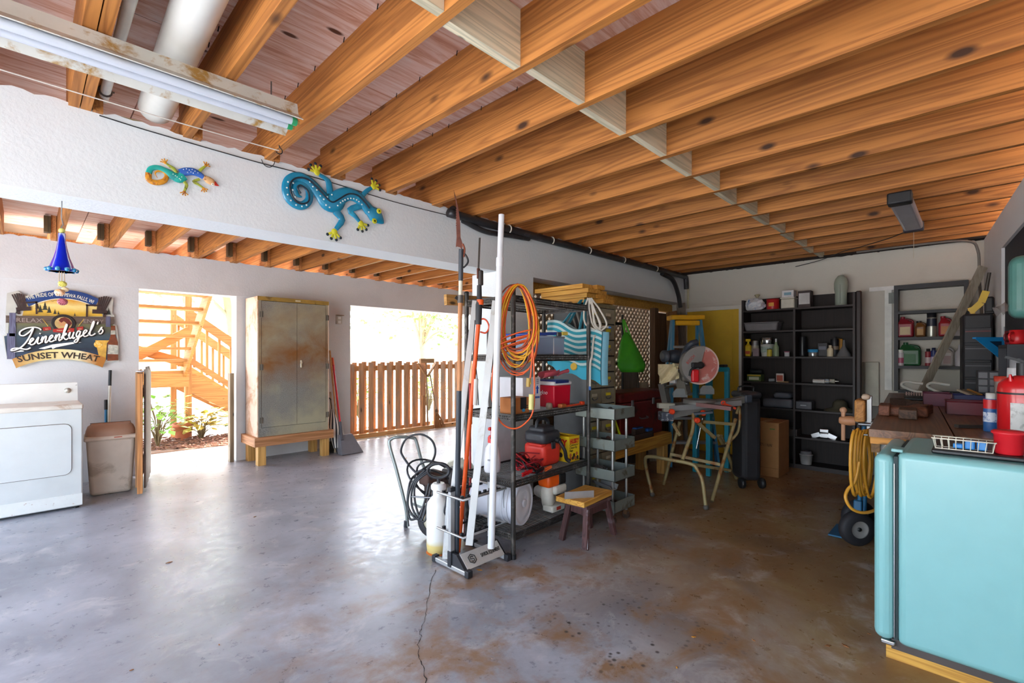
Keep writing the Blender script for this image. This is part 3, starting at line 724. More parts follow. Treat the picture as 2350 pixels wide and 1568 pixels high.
    GL = {'e': ([(0, .1), (.35, .42), (.62, .8), (.45, 1), (.22, .75), (.2, .3), (.45, 0), (.75, .05), (1, .25)],),
          'i': ([(0, .1), (.35, 1), (.33, .3), (.5, 0), (.75, .05), (1, .3)], [(.42, 1.45), (.46, 1.6)]),
          'n': ([(0, .3), (.15, .95), (.2, 0)], [(.2, .4), (.45, .95), (.65, .9), (.65, .2), (.8, 0), (1, .2)]),
          'u': ([(0, .4), (.15, 1), (.15, .25), (.35, 0), (.6, .3), (.7, 1)], [(.7, 1), (.68, .2), (.85, 0), (1, .2)]),
          'k': ([(0, .2), (.3, 1.3), (.42, 2.2), (.26, 2.2), (.15, 1), (.12, 0)], [(.15, .4), (.45, .95), (.6, .8), (.25, .5), (.55, .1), (.8, 0), (1, .2)]),
          'g': ([(.65, .9), (.35, 1), (.15, .5), (.35, .05), (.6, .4), (.68, .95)], [(.68, .95), (.62, -.3), (.4, -.75), (.1, -.6), (.4, -.2), (1, .25)]),
          'l': ([(0, .2), (.35, 1.2), (.45, 2), (.28, 2.05), (.18, 1.2), (.2, .2), (.4, 0), (.7, .05), (1, .3)],),
          "'": ([(.1, 1.9), (.0, 1.5)],), 's': ([(0, .2), (.35, 1.05), (.32, .8), (.62, .45), (.45, .02), (.1, .05)],)}
    strokes = [[(352, 1188), (335, 1172), (290, 1163), (225, 1172), (175, 1200), (172, 1228), (205, 1235), (250, 1205), (285, 1172), (262, 1230), (225, 1290), (180, 1335), (130, 1358), (98, 1362), (110, 1346), (160, 1342), (225, 1352), (262, 1338)]]
    x = 240.0
    for ch in "einenkugel's":
        w_ = 26 if ch == "'" else 58
        for st in GL[ch]:
            strokes.append([(x + a * w_ + b * 13, 1312 - (x - 240) * .155 - b * 56) for a, b in st])
        x += w_ * (1.0 if ch != 'i' else .85)
    for nm, rr_, off, col, dx in (('script_shadow', 12.5, .0305, '#2a2422', 4), ('script_lettering', 7.5, .036, '#f3f1ea', 0)):
        mb = MB(True)
        for st in strokes: mb.tube(smooth([QS(a + dx, b + dx, off) for a, b in st], 5), rr_ * px, 8)
        mb.v = [(v[0], SY - off + (v[1] - SY + off) * .3, v[2]) for v in mb.v]; part(t, nm, mb, mat(col, .4))
    sw = MB(True); flat([(330, 1345), (450, 1310), (620, 1290), (700, 1292), (600, 1310), (480, 1335), (450, 1350), (440, 1335), (380, 1350)], .0235, .003, sw); flat([(90, 1360), (130, 1342), (150, 1348), (230, 1345), (200, 1370), (120, 1378)], .0235, .003, sw)
    part(t, 'script_swash', sw, mat('#f3f1ea', .4))
    part(t, 'gold_banner', flat(ring(515, 2380, 945, 1030, -23.5, 22.5, 20), .0185, .005), grad('gold_print', [(.1, C('#b5762a')), (.5, C('#e8d28a')), (.8, C('#efe3b4')), (1.1, C('#b9772c'))], True))
    T('SUNSET WHEAT', .085, 512, 1424, '#3a2a1c', .0225, width=.60, arc=1.02, bold=.002)
sign()

# ================================================================ left bay: floor things
def dryer():
    t = thing('clothes_dryer', 'old white clothes dryer with rusty bottom edge below the tin sign', 'dryer', (.014, 6.0, 0))
    W, y0, y1 = .69, -.345, .335
    part(t, 'body', MB().rbox((0, (y0 + y1) / 2, .455), (W, y1 - y0, .87), .012, 2), mat('#d0d4d1', .35, var=.04))
    part(t, 'top', MB().rbox((0, (y0 + y1) / 2 - .004, .895), (W + .006, y1 - y0 + .01, .045), .012, 3), mat('#dcd3c4', .4, var=.08, wear='#b89a80', wear_amt=.2, wear_sc=5))
    part(t, 'toe_panel', MB().box(-W / 2 + .004, W / 2 - .004, y0 - .004, y0 + .01, .03, .13), mat('#e4e6e0', .4, var=.05, wear='#9a5a2a', wear_amt=.02, wear_sc=30))
    z0, z1, x0 = .31, .75, .27; rr = .05
    pts = arcpts((x0 - rr, y0 - .001, z1 - rr), rr, 0, R(90), 6) + arcpts((-x0 + rr, y0 - .001, z1 - rr), rr, R(90), R(180), 6) + arcpts((-x0 + rr, y0 - .001, z0 + rr), rr, R(180), R(270), 6) + arcpts((x0 - rr, y0 - .001, z0 + rr), rr, R(270), R(360), 6)
    d = part(t, 'door', MB().prism([(p.x, p.z) for p in pts], (0, y0 - .004, 0), XA, ZA, .010), mat('#d3d7d4', .3, var=.03))
    part(d, 'seal', MB().tube(pts, .0045, 6, closed=True), mat('#6b5f50', .8))
    con = part(t, 'control_console', MB().prism([(.14, .915), (.335, .915), (.335, 1.085), (.20, 1.085)], (0, 0, 0), YA, ZA, W - .01), mat('#e6e7e0', .35, var=.04))
    e2 = Vector((0, .06, .17)).normalized(); nn = XA.cross(e2); c = Vector((.27, .175, 1.012))
    k = part(con, 'knob', MB().lathe([(.026, 0), (.026, .004), (.016, .006), (.014, .022), (0, .023)], c, -e2.cross(XA) * -1 if False else XA.cross(e2), n=20), mat('#c9c4b6', .3, .3))
    m = text_mb('off', .012, c + Vector((.06, 0, .045)) + nn * .002, XA, e2, .001); part(con, 'print', m, mat('#777', .5))
    f = MB()
    for sx in (-.3, .3):
        for yy in (-.3, .28): f.cyl((sx, yy, 0), (sx, yy, .04), .02, n=10)
    part(t, 'foot', f, BLACK)
dryer()
def bin_():
    t = thing('trash_bin', 'tall beige plastic waste bin with tan swing lid beside the dryer', 'trash bin', (.595, 6.13, 0), R(-4))
    part(t, 'body', MB().rbox((0, 0, .275), (.37, .31, .55), .035, 3, taper=.84), mat('#cfc2b2', .5, var=.06, wear='#a99a88', wear_amt=.2, wear_sc=4))
    part(t, 'rim', MB().rbox((0, 0, .55), (.40, .335, .045), .015, 2), mat('#dccbb8', .5))
    lid = MB(); secs = []
    for z, kx, ky in ((.565, .385, .325), (.61, .375, .315), (.65, .35, .27), (.672, .30, .16)):
        secs.append([(math.copysign(abs(math.cos(a)) ** .5, math.cos(a)) * kx / 2, math.copysign(abs(math.sin(a)) ** .5, math.sin(a)) * ky / 2, z) for a in (i * math.pi / 14 for i in range(28))])
    vs = [v for r in secs for v in r]; n = 28
    lid.add(vs, [(i * n + j, i * n + (j + 1) % n, (i + 1) * n + (j + 1) % n, (i + 1) * n + j) for i in range(3) for j in range(n)], True); lid.add(secs[-1], [tuple(range(n))])
    part(t, 'lid', lid, mat('#b08b74', .45, var=.06))
    fl = part(t, 'flap', MB().rbox((0, -.075, .632), (.30, .16, .012), .005, 2, RX(R(38))), mat('#b48f78', .45))
    part(fl, 'flap_seam', MB().tube([Vector(p) for p in ((-.152, -.14, .58), (.152, -.14, .58), (.152, -.012, .686), (-.152, -.012, .686))], .003, 5, closed=True), mat('#5f4a3e', .8))
    part(t, 'red_smear', MB().box(.02, .08, -.169, -.1665, .55, .558), mat('#c0502e', .6))
bin_()
def pole(name, label, p0, p1, r, m, parts=(), cat='pole'):
    p0, p1 = Vector(p0), Vector(p1); t = thing(name, label, cat, p0)
    part(t, 'handle', MB(True).cyl(p0, p1, r, n=10), m)
    for nm, a, b, rr, mm in parts: part(t, nm, MB(True).cyl(p0.lerp(p1, a), p0.lerp(p1, b), rr, n=10), mm)
    return t
pole('cleaning_pole', 'tall white pole with black grip standing behind the beige bin', (P(243, 1100, Y=6.62).x, 6.5, .0), P(253, 850, Y=6.70), .012, mat('#ddd6c4', .5, wear='#9a8458', wear_amt=.15), [('grip', .86, 1.0, .0145, BLACK)])
pole('cleaning_pole', 'short blue pole with black grip standing behind the beige bin', (P(240, 1100, Y=6.6).x, 6.47, .0), P(243, 918, Y=6.66), .012, mat('#2a7fb0', .4), [('grip', .88, 1.0, .0145, BLACK)])
# gate leaf folded into the room, seen edge-on
def leaf():
    a, b = Vector((.96, 6.70, 0)), Vector((.772, 5.745, 0)); d = (b - a).normalized(); nrm = Vector((d.y, -d.x, 0))
    if nrm.x > 0: nrm = -nrm
    t = thing('gate_leaf', 'slatted wooden gate leaf swung open beside the bin, edge on', 'gate', a)
    L = (b - a).length; gm_ = wood('#c98a4e', '#8a5228', 'Z', knots=.8)
    part(t, 'stile', MB(True).bar(b - d * .02 + ZA * .02, b - d * .02 + ZA * 1.17, .085, .04, nrm), gm_)
    part(t, 'stile', MB(True).bar(a + d * .05 + ZA * .02, a + d * .05 + ZA * 1.17, .085, .04, nrm), gm_)
    for z in (.22, .98): part(t, 'rail', MB(True).bar(a + ZA * z - nrm * .0, b + ZA * z - nrm * .0, .036, .088, ZA), wood('#a8733f', '#6f4422', 'Y'))
    for k in range(8):
        p = a.lerp(b, .1 + k * .112) + nrm * -.034
        part(t, 'slat', MB(True).bar(p + ZA * (.04 + .012 * (k % 2)), p + ZA * (1.19 + .02 * (k % 3)), .018, .088, d), wood('#8f8378', '#5c5049', 'Z'))
        p = a.lerp(b, .155 + k * .112) + nrm * .034
        if k < 7: part(t, 'slat', MB(True).bar(p + ZA * .05, p + ZA * (1.18 + .015 * (k % 2)), .018, .07, d), wood('#b98a5c', '#7c5232', 'Z'))
    w = MB(True); q = b - d * .12 + ZA * 1.19
    for k in range(3): w.tube(arcpts(q + d * -.03 * k, .035, 0, 6.28, 10, d, nrm)[:-1], .005, 5, closed=True)
    part(t, 'rope_tie', w, mat('#d5dbe6', .7))
leaf()
part(wall_back, 'gate_post', MB().box(1.80, 1.845, 6.70, 6.79, 0, 1.12), wood('#9a8a70', '#5e503c', 'Z', knots=.8))

def cabinet():
    X0, X1, y0, y1, z0, z1 = 1.975, 2.868, 6.25, 6.70, .345, 2.07
    t = thing('metal_cabinet', 'tall rust-stained grey steel cabinet with two doors beside the doorway', 'cabinet', ((X0 + X1) / 2, 6.475, .345))
    m, nt, b = newmat('rusty_grey_steel'); v = coords(nt, rnd=False)
    n = noise(nt, v, 2.2, 7, .6, .5); sp = node(nt, 'ShaderNodeSeparateXYZ'); nt.links.new(v, sp.inputs[0])
    zr = ramp(nt, [(.0, gray(.0)), (.28, gray(.15)), (.52, gray(1.0)), (.62, gray(1)), (.8, gray(.5)), (1.0, gray(.1))]); dv = node(nt, 'ShaderNodeMapRange', i_1=0.0, i_2=1.75); nt.links.new(sp.outputs[2], dv.inputs[0]); nt.links.new(dv.outputs[0], zr.inputs[0])
    mu = node(nt, 'ShaderNodeMath', operation='MULTIPLY'); nt.links.new(zr.outputs[0], mu.inputs[0]); nt.links.new(ramp(nt, [(.3, gray(0)), (.62, gray(1))], n).outputs[0], mu.inputs[1])
    sp2 = noise(nt, v, 160, 2, .6); base = ramp(nt, [(.35, C('#6c6d69')), (.65, C('#a3a39b'))], sp2).outputs[0]
    pale = mixc(nt, base, C('#b3ae90'), ramp(nt, [(.42, gray(0)), (.6, gray(.85))], noise(nt, v, 1.6, 6)).outputs[0])
    col = mixc(nt, pale, C('#8a5a28'), mu.outputs[0]); nt.links.new(col, b.inputs['Base Color']); b.inputs['Roughness'].default_value = .55; b.inputs['Metallic'].default_value = .25
    side = mat('#d9bda6', .5, var=.08, wear='#b98a66', wear_amt=.3, wear_sc=4); rim = mat('#9a7a34', .5, var=.2, wear='#6e5424', wear_amt=.3)
    part(t, 'side_panel', MB(True).box(X0, X0 + .012, y0, y1, z0, z1), side); part(t, 'side_panel', MB(True).box(X1 - .012, X1, y0, y1, z0, z1), side)
    part(t, 'back_panel', MB(True).box(X0, X1, y1 - .01, y1, z0, z1), side)
    part(t, 'top_panel', MB(True).box(X0 + .001, X1 - .001, y0 - .003, y1, z1 - .05, z1), rim)
    part(t, 'bottom_panel', MB(True).box(X0 + .012, X1 - .012, y0 + .002, y1, z0, z0 + .11), m)
    fr = MB(True); fr.box(X0 + .012, X0 + .045, y0, y0 + .03, z0 + .11, z1 - .05); fr.box(X1 - .045, X1 - .012, y0, y0 + .03, z0 + .11, z1 - .05); part(t, 'front_frame', fr, m)
    xm = 2.445
    for xa, xb in ((X0 + .047, xm - .002), (xm + .002, X1 - .047)):
        d = part(t, 'door', MB(True).box(xa, xb, y0 - .006, y0 + .02, z0 + .115, z1 - .055), m)
        part(d, 'door_gap', MB(True).box(xa - .003, xa, y0 - .004, y0 + .01, z0 + .115, z1 - .055).box(xb, xb + .003, y0 - .004, y0 + .01, z0 + .115, z1 - .055), mat('#3d2413', .9))
        hx = xa - .022 if xa < 2.2 else xb + .002
        for zz in (.55, 1.2, 1.85):
            h = MB(True); h.box(hx, hx + .04, y0 - .011, y0 - .002, zz - .035, zz + .035); h.cyl((hx + .02, y0 - .012, zz - .04), (hx + .02, y0 - .012, zz + .04), .005, n=8); part(d, 'hinge', h, mat('#6f675c', .5, .4))
    hd = MB(True); hd.rbox((xm + .045, y0 - .02, 1.235), (.022, .014, .1), .005); hd.cyl((xm + .045, y0 - .004, 1.25), (xm + .045, y0 - .03, 1.25), .014, n=12); part(t, 'handle', hd, mat('#e2ddcc', .25, .8))
    part(t, 'maker_plate', MB(True).box(xm - .02, xm + .045, y0 - .006, y0 - .003, z1 - .035, z1 - .015), mat('#d8cfb0', .4, .4))
    bs = thing('cabinet_stand', 'low timber stand with four post legs under steel cabinet', 'stand', (2.42, 6.46, 0))
    part(bs, 'rail', MB(True).box(1.93, 2.91, 6.20, 6.24, .235, .345), wood('#c98f62', '#94602f', 'X', knots=.7)); part(bs, 'rail', MB(True).box(1.93, 2.91, 6.68, 6.72, .235, .345), wood('#c98f62', '#94602f', 'X', knots=.7))
    for x in (1.93, 2.87): part(bs, 'rail', MB(True).box(x, x + .04, 6.24, 6.68, .235, .345), wood('#c98f62', '#94602f', 'Y', knots=.7))
    part(bs, 'deck_board', MB(True).box(1.97, 2.87, 6.24, 6.68, .315, .3445), YELLOW_PINE)
    for x in (1.975, 2.77):
        for y in (6.225, 6.6): part(bs, 'leg', MB(True).box(x, x + .09, y, y + .09, 0, .2348), PINE_Z)
cabinet()
ob = thing('outlet_box', 'small grey outlet box with flipped cover on pier by cabinet', 'outlet', (P(776, 735, Y=WY).x, WY, 1.8))
ox, oz = P(776, 735, Y=WY).x, P(776, 735, Y=WY).z
part(ob, 'box', MB(True).rbox((ox, WY - .02, oz), (.085, .045, .12), .006), mat('#bfbbb0', .5)); part(ob, 'cover', MB(True).box(ox - .05, ox + .06, WY - .07, WY - .02, oz + .065, oz + .073), mat('#8a6b45', .6))
r_ = MB(True); r_.box(ox - .022, ox + .022, WY - .046, WY - .043, oz + .01, oz + .05).box(ox - .022, ox + .022, WY - .046, WY - .043, oz - .05, oz - .01); part(ob, 'receptacle', r_, WHITE)

# ---------------------------------------------------------------- long-handled tools leaning beside the cabinet
def dustpan():
    b = Vector((3.12, 6.17, 0)); t = thing('dustpan', 'grey lobby dustpan with long red handle leaning by cabinet', 'dustpan', b)
    a = P(763, 822, Y=6.73); j = Vector((3.03, 6.22, .28))
    part(t, 'handle', MB(True).cyl(j, a, .013, n=10), mat('#c4202a', .4)); part(t, 'grip', MB(True).cyl(j.lerp(a, .9), a, .016, n=10), mat('#e0623a', .5))
    part(t, 'socket', MB(True).cyl(j - (a - j) * .09, j + (a - j) * .14, .019, n=10), mat('#4a4a50', .5))
    pn = MB(True); c0 = Vector((3.06, 6.2, 0)); 
    pn.add([(2.97, 6.07, 0), (3.28, 6.07, 0), (3.25, 6.27, 0), (2.99, 6.27, 0), (3.02, 6.22, .25), (3.19, 6.22, .25), (3.2, 6.28, .25), (3.01, 6.28, .25), (2.99, 6.1, .0), (3.26, 6.1, 0)], [(0, 1, 2, 3), (0, 3, 7, 4), (1, 5, 6, 2), (3, 2, 6, 7), (4, 7, 6, 5)])
    pn.add([(2.975, 6.075, .005), (3.275, 6.075, .005), (3.19, 6.215, .25), (3.02, 6.215, .25)], [(0, 1, 2, 3)])
    part(t, 'pan', pn, mat('#77767c', .5))
dustpan()
pole('wooden_pole', 'plain wooden pole leaning between cabinet and red dustpan', (3.04, 6.30, .02), P(757, 805, Y=6.74), .012, wood('#d8a468', '#a9743c', 'Z'), cat='pole')
pole('metal_pole', 'slim grey metal pole leaning just left of red handle', (3.09, 6.34, .02), P(766, 838, Y=6.74), .011, mat('#8d959a', .4, .6), [('orange_tip', .93, 1, .013, mat('#e05a2a', .5))])
pole('wood_stick', 'pale wooden stick leaning nearest to the cabinet side', (2.99, 6.33, .0), P(758, 900, Y=6.6), .014, wood('#d9c3a4', '#a98f6c', 'Z'))
def umbrella():
    b = Vector((2.98, 6.24, .0)); a = P(759, 918, Y=6.55); t = thing('umbrella', 'folded black and white striped umbrella beside the steel cabinet', 'umbrella', b); d = a - b; L = d.length
    n = 12; x, y, z = basis(d)
    for par, mm, nm in ((0, mat('#26262c', .7), 'dark_stripe'), (1, mat('#dedbd2', .7), 'white_stripe')):
        mb = MB(True)
        for j in range(n):
            if j % 2 != par: continue
            g = []
            for i in range(8):
                f = i / 7; r = .045 * math.sin(math.pi * min(1, .15 + f * .8)) + .008; tw = f * 1.2
                g.append([b + d * (.1 + .72 * f) + x * (r * math.cos(aa)) * (1 + .25 * (k % 2)) + y * (r * math.sin(aa)) for k, aa in enumerate((2 * math.pi * (j + q) / n + tw for q in (0, .5, 1)))])
            mb.sheet(g)
        part(t, nm, mb, mm)
    part(t, 'shaft', MB(True).cyl(b, a, .006, n=8), BLACK); part(t, 'handle', MB(True).tube([a] + arcpts(a + x * .03, .03, math.pi, 0, 8, x, z), .008, 8), BLACK)
umbrella()
st_ = MB()
for k in range(26):
    a = k / 26 * 6.28; st_.cyl((2.97 + .03 * math.cos(a), 6.38 + .03 * math.sin(a) * .6, .16), (2.97 + .075 * math.cos(a), 6.38 + .05 * math.sin(a), .0), .006, n=5)
brs = thing('broom', 'dark bristled broom standing on floor beside the steel cabinet', 'broom', (2.97, 6.38, 0)); st_.w = True
part(brs, 'bristles', st_, mat('#3b342c', .9)); part(brs, 'handle', MB(True).cyl((2.97, 6.38, .12), (2.965, 6.66, 1.25), .011, n=8), wood('#cbb08a', '#96784e', 'Z')); part(brs, 'ferrule', MB(True).lathe([(.04, .12), (.035, .19), (.014, .22)], (2.97, 6.38, 0), n=12, sy=.6), STEEL)
# ================================================================ slatted gates closing the wide opening
def fence_gate(x0, x1, y0, y1, label, hinge_post=True, k0=0):
    t = thing('slat_gate', label, 'gate', ((x0 + x1) / 2, (y0 + y1) / 2, 0)); d = Vector((x1 - x0, y1 - y0, 0)); L = d.length; d.normalize(); n = Vector((d.y, -d.x, 0))
    o = Vector((x0, y0, 0))
    for z in (.07, 1.13): part(t, 'rail', MB(True).bar(o + ZA * z, o + d * L + ZA * z, .04, .085, ZA), wood('#c08a56', '#85582e', 'X', knots=.6))
    pw = .178; ms = {}
    for k in range(int(L / pw) + 1):
        for lay, off, w, m in ((1, .032, .092, FENCE_W), (-1, -.032, .08, wood('#bd8c63', '#84583a', 'Z'))):
            s = k * pw + .04 + (0 if lay > 0 else pw * .5)
            if s > L - .03: continue
            p = o + d * s + n * off; h = 1.16 + .018 * ((k * 3 + lay) % 3)
            key = lay
            if key not in ms:
                ms[key] = MB().bar((0, 0, 0), (0, 0, 1), .018, w, d).mesh('slat'); ms[key].materials.append(m)
            sl = link('slat', ms[key], None, t); sl.location = (p.x - t.location.x, p.y - t.location.y, .03 + .01 * (k % 3)); sl.scale = (1, 1, h)
    return t
ga = fence_gate(3.62, 5.28, 7.20, 7.30, 'slatted wooden gate leaf beside the pier with the outlet')
gb = fence_gate(5.36, 7.2, 7.31, 7.42, 'slatted wooden gate leaf further right behind the tool rack')
gp = thing('gate_side_panel', 'upright solid plank closing gap between pier and slatted gate', 'plank', (3.58, 7.16, 0))
for k, (xa, xb, zt, yy) in enumerate(((3.44, 3.62, 1.17, 7.1), (3.46, 3.58, .78, 7.06))): part(gp, 'board', MB(True).box(xa, xb, yy, yy + .03, 0.0, zt), wood('#b5744a', '#7c4626', 'Z', knots=.9))
# threshold timber
solo('ground_timber', MB().box(3.62, 7.1, 7.08, 7.16, 0, .07), wood('#c4925c', '#8a5e30', 'X', knots=.8), 'long timber lying on floor along foot of the gates', 'timber')
def push_broom():
    b = Vector((P(982, 975, Y=7.15).x, 7.15, 0)); top = P(977, 832, Y=7.2); t = thing('push_broom', 'wooden push broom upside down against the slatted gates', 'broom', b)
    m = wood('#b08a62', '#7a5834', 'X'); hz = top.z + .02
    part(t, 'handle', MB(True).cyl(b, (top.x, 7.19, hz - .02), .015, n=10), wood('#a98b6c', '#76583c', 'Z'))
    part(t, 'head', MB(True).box(top.x - .15, top.x + .15, 7.14, 7.2, hz - .03, hz + .05), m)
    for s in (-1, 1): part(t, 'brace', MB(True).bar((top.x + s * .2, 7.16, hz - .03), (top.x + s * .01, 7.16, hz - .28), .05, .02), m)
push_broom()
def corn_broom():
    b = Vector((P(1003, 972, Y=7.12).x, 7.05, 0)); t = thing('corn_broom', 'straw broom leaning bristles down on the slatted gate', 'broom', b); a = Vector((b.x - .12, 7.19, 1.05))
    part(t, 'handle', MB(True).cyl(b + (a - b) * .25, a, .012, n=8), wood('#a98b6c', '#76583c', 'Z')); mb = MB(True)
    for k in range(40):
        f = k / 39 - .5; mb.cyl(b + (a - b) * .3 + Vector((f * .03, 0, 0)), b + Vector((f * .26, random.uniform(-.03, .03), random.uniform(0, .03))), .006, n=4)
    part(t, 'bristles', mb, mat('#9c6a3c', .8, var=.3)); part(t, 'stitching', MB(True).lathe([(.03, 0), (.028, .05)], b + (a - b) * .29, a - b, 10), mat('#5e4630', .8))
corn_broom()
solo('short_post', MB().box(5.0, 5.06, 7.12, 7.155, .07, .62), wood('#b98558', '#7c522c', 'Z', knots=.8), 'short wooden stake fixed low on the slatted gate', 'stake')

# ================================================================ timber stair outside the doorway
DECK = wood('#b9854a', '#8d5c2c', 'X', knots=.6); DECKY = wood('#b9854a', '#8d5c2c', 'Y', knots=.6); DECKZ = wood('#b9854a', '#8d5c2c', 'Z', knots=.6)
def stair():
    t = thing('outdoor_stair', 'timber stair with landing and railing outside the doorway', 'stair', (1.9, 9.7, -.13))
    zl = 1.08
    for x, y, zt in ((.75, 9.2, 3.3), (1.86, 9.2, 2.5), (.75, 10.3, 2.2), (1.86, 10.3, 2.2)): part(t, 'post', MB(True).box(x - .045, x + .045, y - .045, y + .045, -.13, zt), DECKZ)
    lb2 = MB(True); lb2.box(.6, 1.86, 9.11, 9.15, zl - .24, zl - .02); part(t, 'landing_beam', lb2, DECK); part(t, 'landing_beam', MB(True).box(.6, 1.86, 10.3, 10.34, zl - .24, zl - .02), DECK)
    for k in range(8): part(t, 'deck_board', MB(True).box(.6, 1.88, 9.12 + k * .15, 9.26 + k * .15, zl - .02, zl + .02), DECK)
    # lower flight, down towards +X
    n = 6; rz = (zl + .13) / n; run = .27
    for y in (9.2, 10.28):
        pts = [(1.86, zl + .02), (1.86 + run * n, -.13 + .1), (1.86 + run * n, -.13), (1.86 + run * n - .2, -.13), (1.86, zl - .32)]
        part(t, 'stringer', MB(True).prism(pts, (0, y, 0), XA, ZA, .045), DECK)
    for k in range(1, n): part(t, 'tread', MB(True).box(1.86 + run * (k - 1), 1.86 + run * k + .02, 9.18, 10.3, zl - rz * k - .02, zl - rz * k + .02), DECKY)
    for y in (9.17, 10.32):
        a, b = Vector((1.86, y, zl + .95)), Vector((1.86 + run * n, y, .82)); part(t, 'handrail', MB(True).bar(a, b, .04, .14), DECK); part(t, 'handrail', MB(True).bar(a - ZA * .75, b - ZA * .75, .04, .09), DECK)
        for k in range(9):
            p = a.lerp(b, (k + .5) / 9) + YA * .04; part(t, 'baluster', MB(True).box(p.x - .018, p.x + .018, p.y - .018, p.y + .018, p.z - .82, p.z), DECKZ)
        part(t, 'post', MB(True).box(b.x - .045, b.x + .045, b.y - .045, b.y + .045, -.13, .95), DECKZ)
    # upper flight, up towards the house
    for k in range(1, 8):
        z = zl + k * .185; y = 9.1 - .24 * k
        part(t, 'tread', MB(True).box(.66, 1.78, y, y + .27, z - .02, z + .02), DECK)
    for x in (.64, 1.8): part(t, 'stringer', MB(True).bar((x, 9.3, zl - .08), (x, 7.3, zl + 1.45), .04, .24), DECKY)
    for a, b in (((.6, 9.08, .95), (1.86, 9.08, 1.75)), ((.7, 9.13, 1.6), (1.86, 9.13, 1.2))): part(t, 'brace', MB(True).bar(a, b, .04, .13), DECK)
stair()
# mulch bed with plants and stones by the stair
def mulch():
    mb = MB(); rnd = random.Random(3)
    for k in range(2600):
        x = rnd.uniform(.9, 4.4); y = 8.15 + rnd.random() * 1.1 + .25 * math.sin(x * 2)
        s = rnd.uniform(.012, .035); m = RZ(rnd.random() * 6.28) @ RX(rnd.uniform(-.6, .6)); mb.obox((x, y, rnd.uniform(-.005, .045)), (s * 2, s * .7, s * .35), m)
    o = struct('mulch_bed', MB().box(.8, 4.5, 8.1, 9.1, -.1, .0), mat('#8a6f5c', .95)); c = part(o, 'bark_mulch', mb, mat('#8a6350', .9, var=.5, sc=14)); c['kind'] = 'stuff'
mulch()
def leafy(name, label, cat, base, n, h, spread, cols, ls=.07, rnd=random.Random(5)):
    t = thing(name, label, cat, base); stem = MB(); lv = MB()
    for k in range(n):
        a = rnd.random() * 6.28; r = spread * math.sqrt(rnd.random()); z = h * (.35 + .65 * rnd.random()); tip = Vector((r * math.cos(a), r * math.sin(a), z))
        if k % 4 == 0: stem.tube([(0, 0, 0), Vector((tip.x * .3, tip.y * .3, z * .6)), tip], [.008, .006, .003], 5)
        L = ls * rnd.uniform(.7, 1.4); d = Vector((math.cos(a), math.sin(a), rnd.uniform(-.5, .6))).normalized(); s = d.cross(ZA).normalized() * L * .28
        lv.add([tip, tip + d * L * .5 + s, tip + d * L, tip + d * L * .5 - s + ZA * L * .06], [(0, 1, 2, 3)], True)
    part(t, 'stem', stem, mat('#6a5a3a', .8)); part(t, 'leaves', lv, cols)['kind'] = 'stuff'; return t
G1 = mat('#7fb04a', .5, var=.35, sc=3); G2 = mat('#b9a84a', .5, var=.4, sc=4); G3 = mat('#5f9a3e', .5, var=.4, sc=2)
leafy('garden_plant', 'leafy light green shrub behind the open gate leaf', 'plant', (1.35, 8.5, 0), 150, .75, .3, G1, .13)
leafy('garden_plant', 'croton with yellow and red leaves at foot of stair post', 'plant', (1.95, 8.75, 0), 110, .5, .25, G2, .16)
leafy('garden_plant', 'small spiky plant in mulch under the stair stringer', 'plant', (2.55, 8.95, 0), 60, .4, .2, G3, .13)
pt = thing('flower_pot', 'round terracotta pot in mulch behind the stair post', 'pot', (1.75, 9.0, 0)); part(pt, 'pot', MB().lathe([(.09, 0), (.14, .22), (.15, .22), (.15, .27), (.13, .27), (.12, .2)], n=20), mat('#b86a45', .7)); part(pt, 'soil', MB().lathe([(.125, .2), (0, .215)], n=16), mat('#4a3626', .9))
# trees beyond the yard
def tree(label, x, y, h, cr, m, n, seed, ls=.3, low=.5):
    rnd = random.Random(seed); t = thing('tree', label, 'tree', (x, y, -.13)); tr = MB(); lv = MB()
    top = Vector((rnd.uniform(-.3, .3), 0, h * .62)); tr.tube(smooth([(0, 0, 0), (.08, 0, h * .3), top], 4), [.14] * 4 + [.1] * 4 + [.06], 8)
    br = []
    for k in range(9):
        a = rnd.random() * 6.28; e = Vector((math.cos(a) * cr * .7, math.sin(a) * cr * .7, h * rnd.uniform(low, .95))); s = Vector((0, 0, h * rnd.uniform(.35, .6))); tr.tube(smooth([s, s.lerp(e, .5) + ZA * .15, e], 3), [.05, .05, .045, .04, .03, .02, .012], 6); br.append(e)
    for k in range(n):
        c = rnd.choice(br); p = c + Vector((rnd.gauss(0, cr * .3), rnd.gauss(0, cr * .3), rnd.gauss(0, cr * .22))); L = ls * rnd.uniform(.6, 1.3)
        d = Vector((rnd.gauss(0, 1), rnd.gauss(0, 1), rnd.gauss(0, .7))).normalized(); s = d.orthogonal().normalized() * L * .35; lv.add([p, p + d * L * .5 + s, p + d * L, p + d * L * .5 - s], [(0, 1, 2, 3)], True)
    part(t, 'trunk', tr, mat('#a08a70', .9)); part(t, 'foliage', lv, m)['kind'] = 'stuff'
LF = mat('#9ec877', .6, var=.4, sc=1.5); LF2 = mat('#86b84e', .6, var=.4, sc=1.5)
tree('airy tree with bare forked trunk beyond the slatted gates', 6.6, 14.0, 4.4, 1.5, LF, 900, 11, .16)
tree('bushy green tree at right end beyond the slatted gates', 9.4, 13.5, 4.6, 1.3, LF2, 1500, 12, .16)
tree('leafy tree rising behind the stair railing', 4.0, 15.0, 6.0, 2.0, LF, 2200, 13, .2)
tree('leafy tree left behind the upper stair treads', 1.6, 14.5, 6.0, 2.0, LF, 2200, 14, .2)
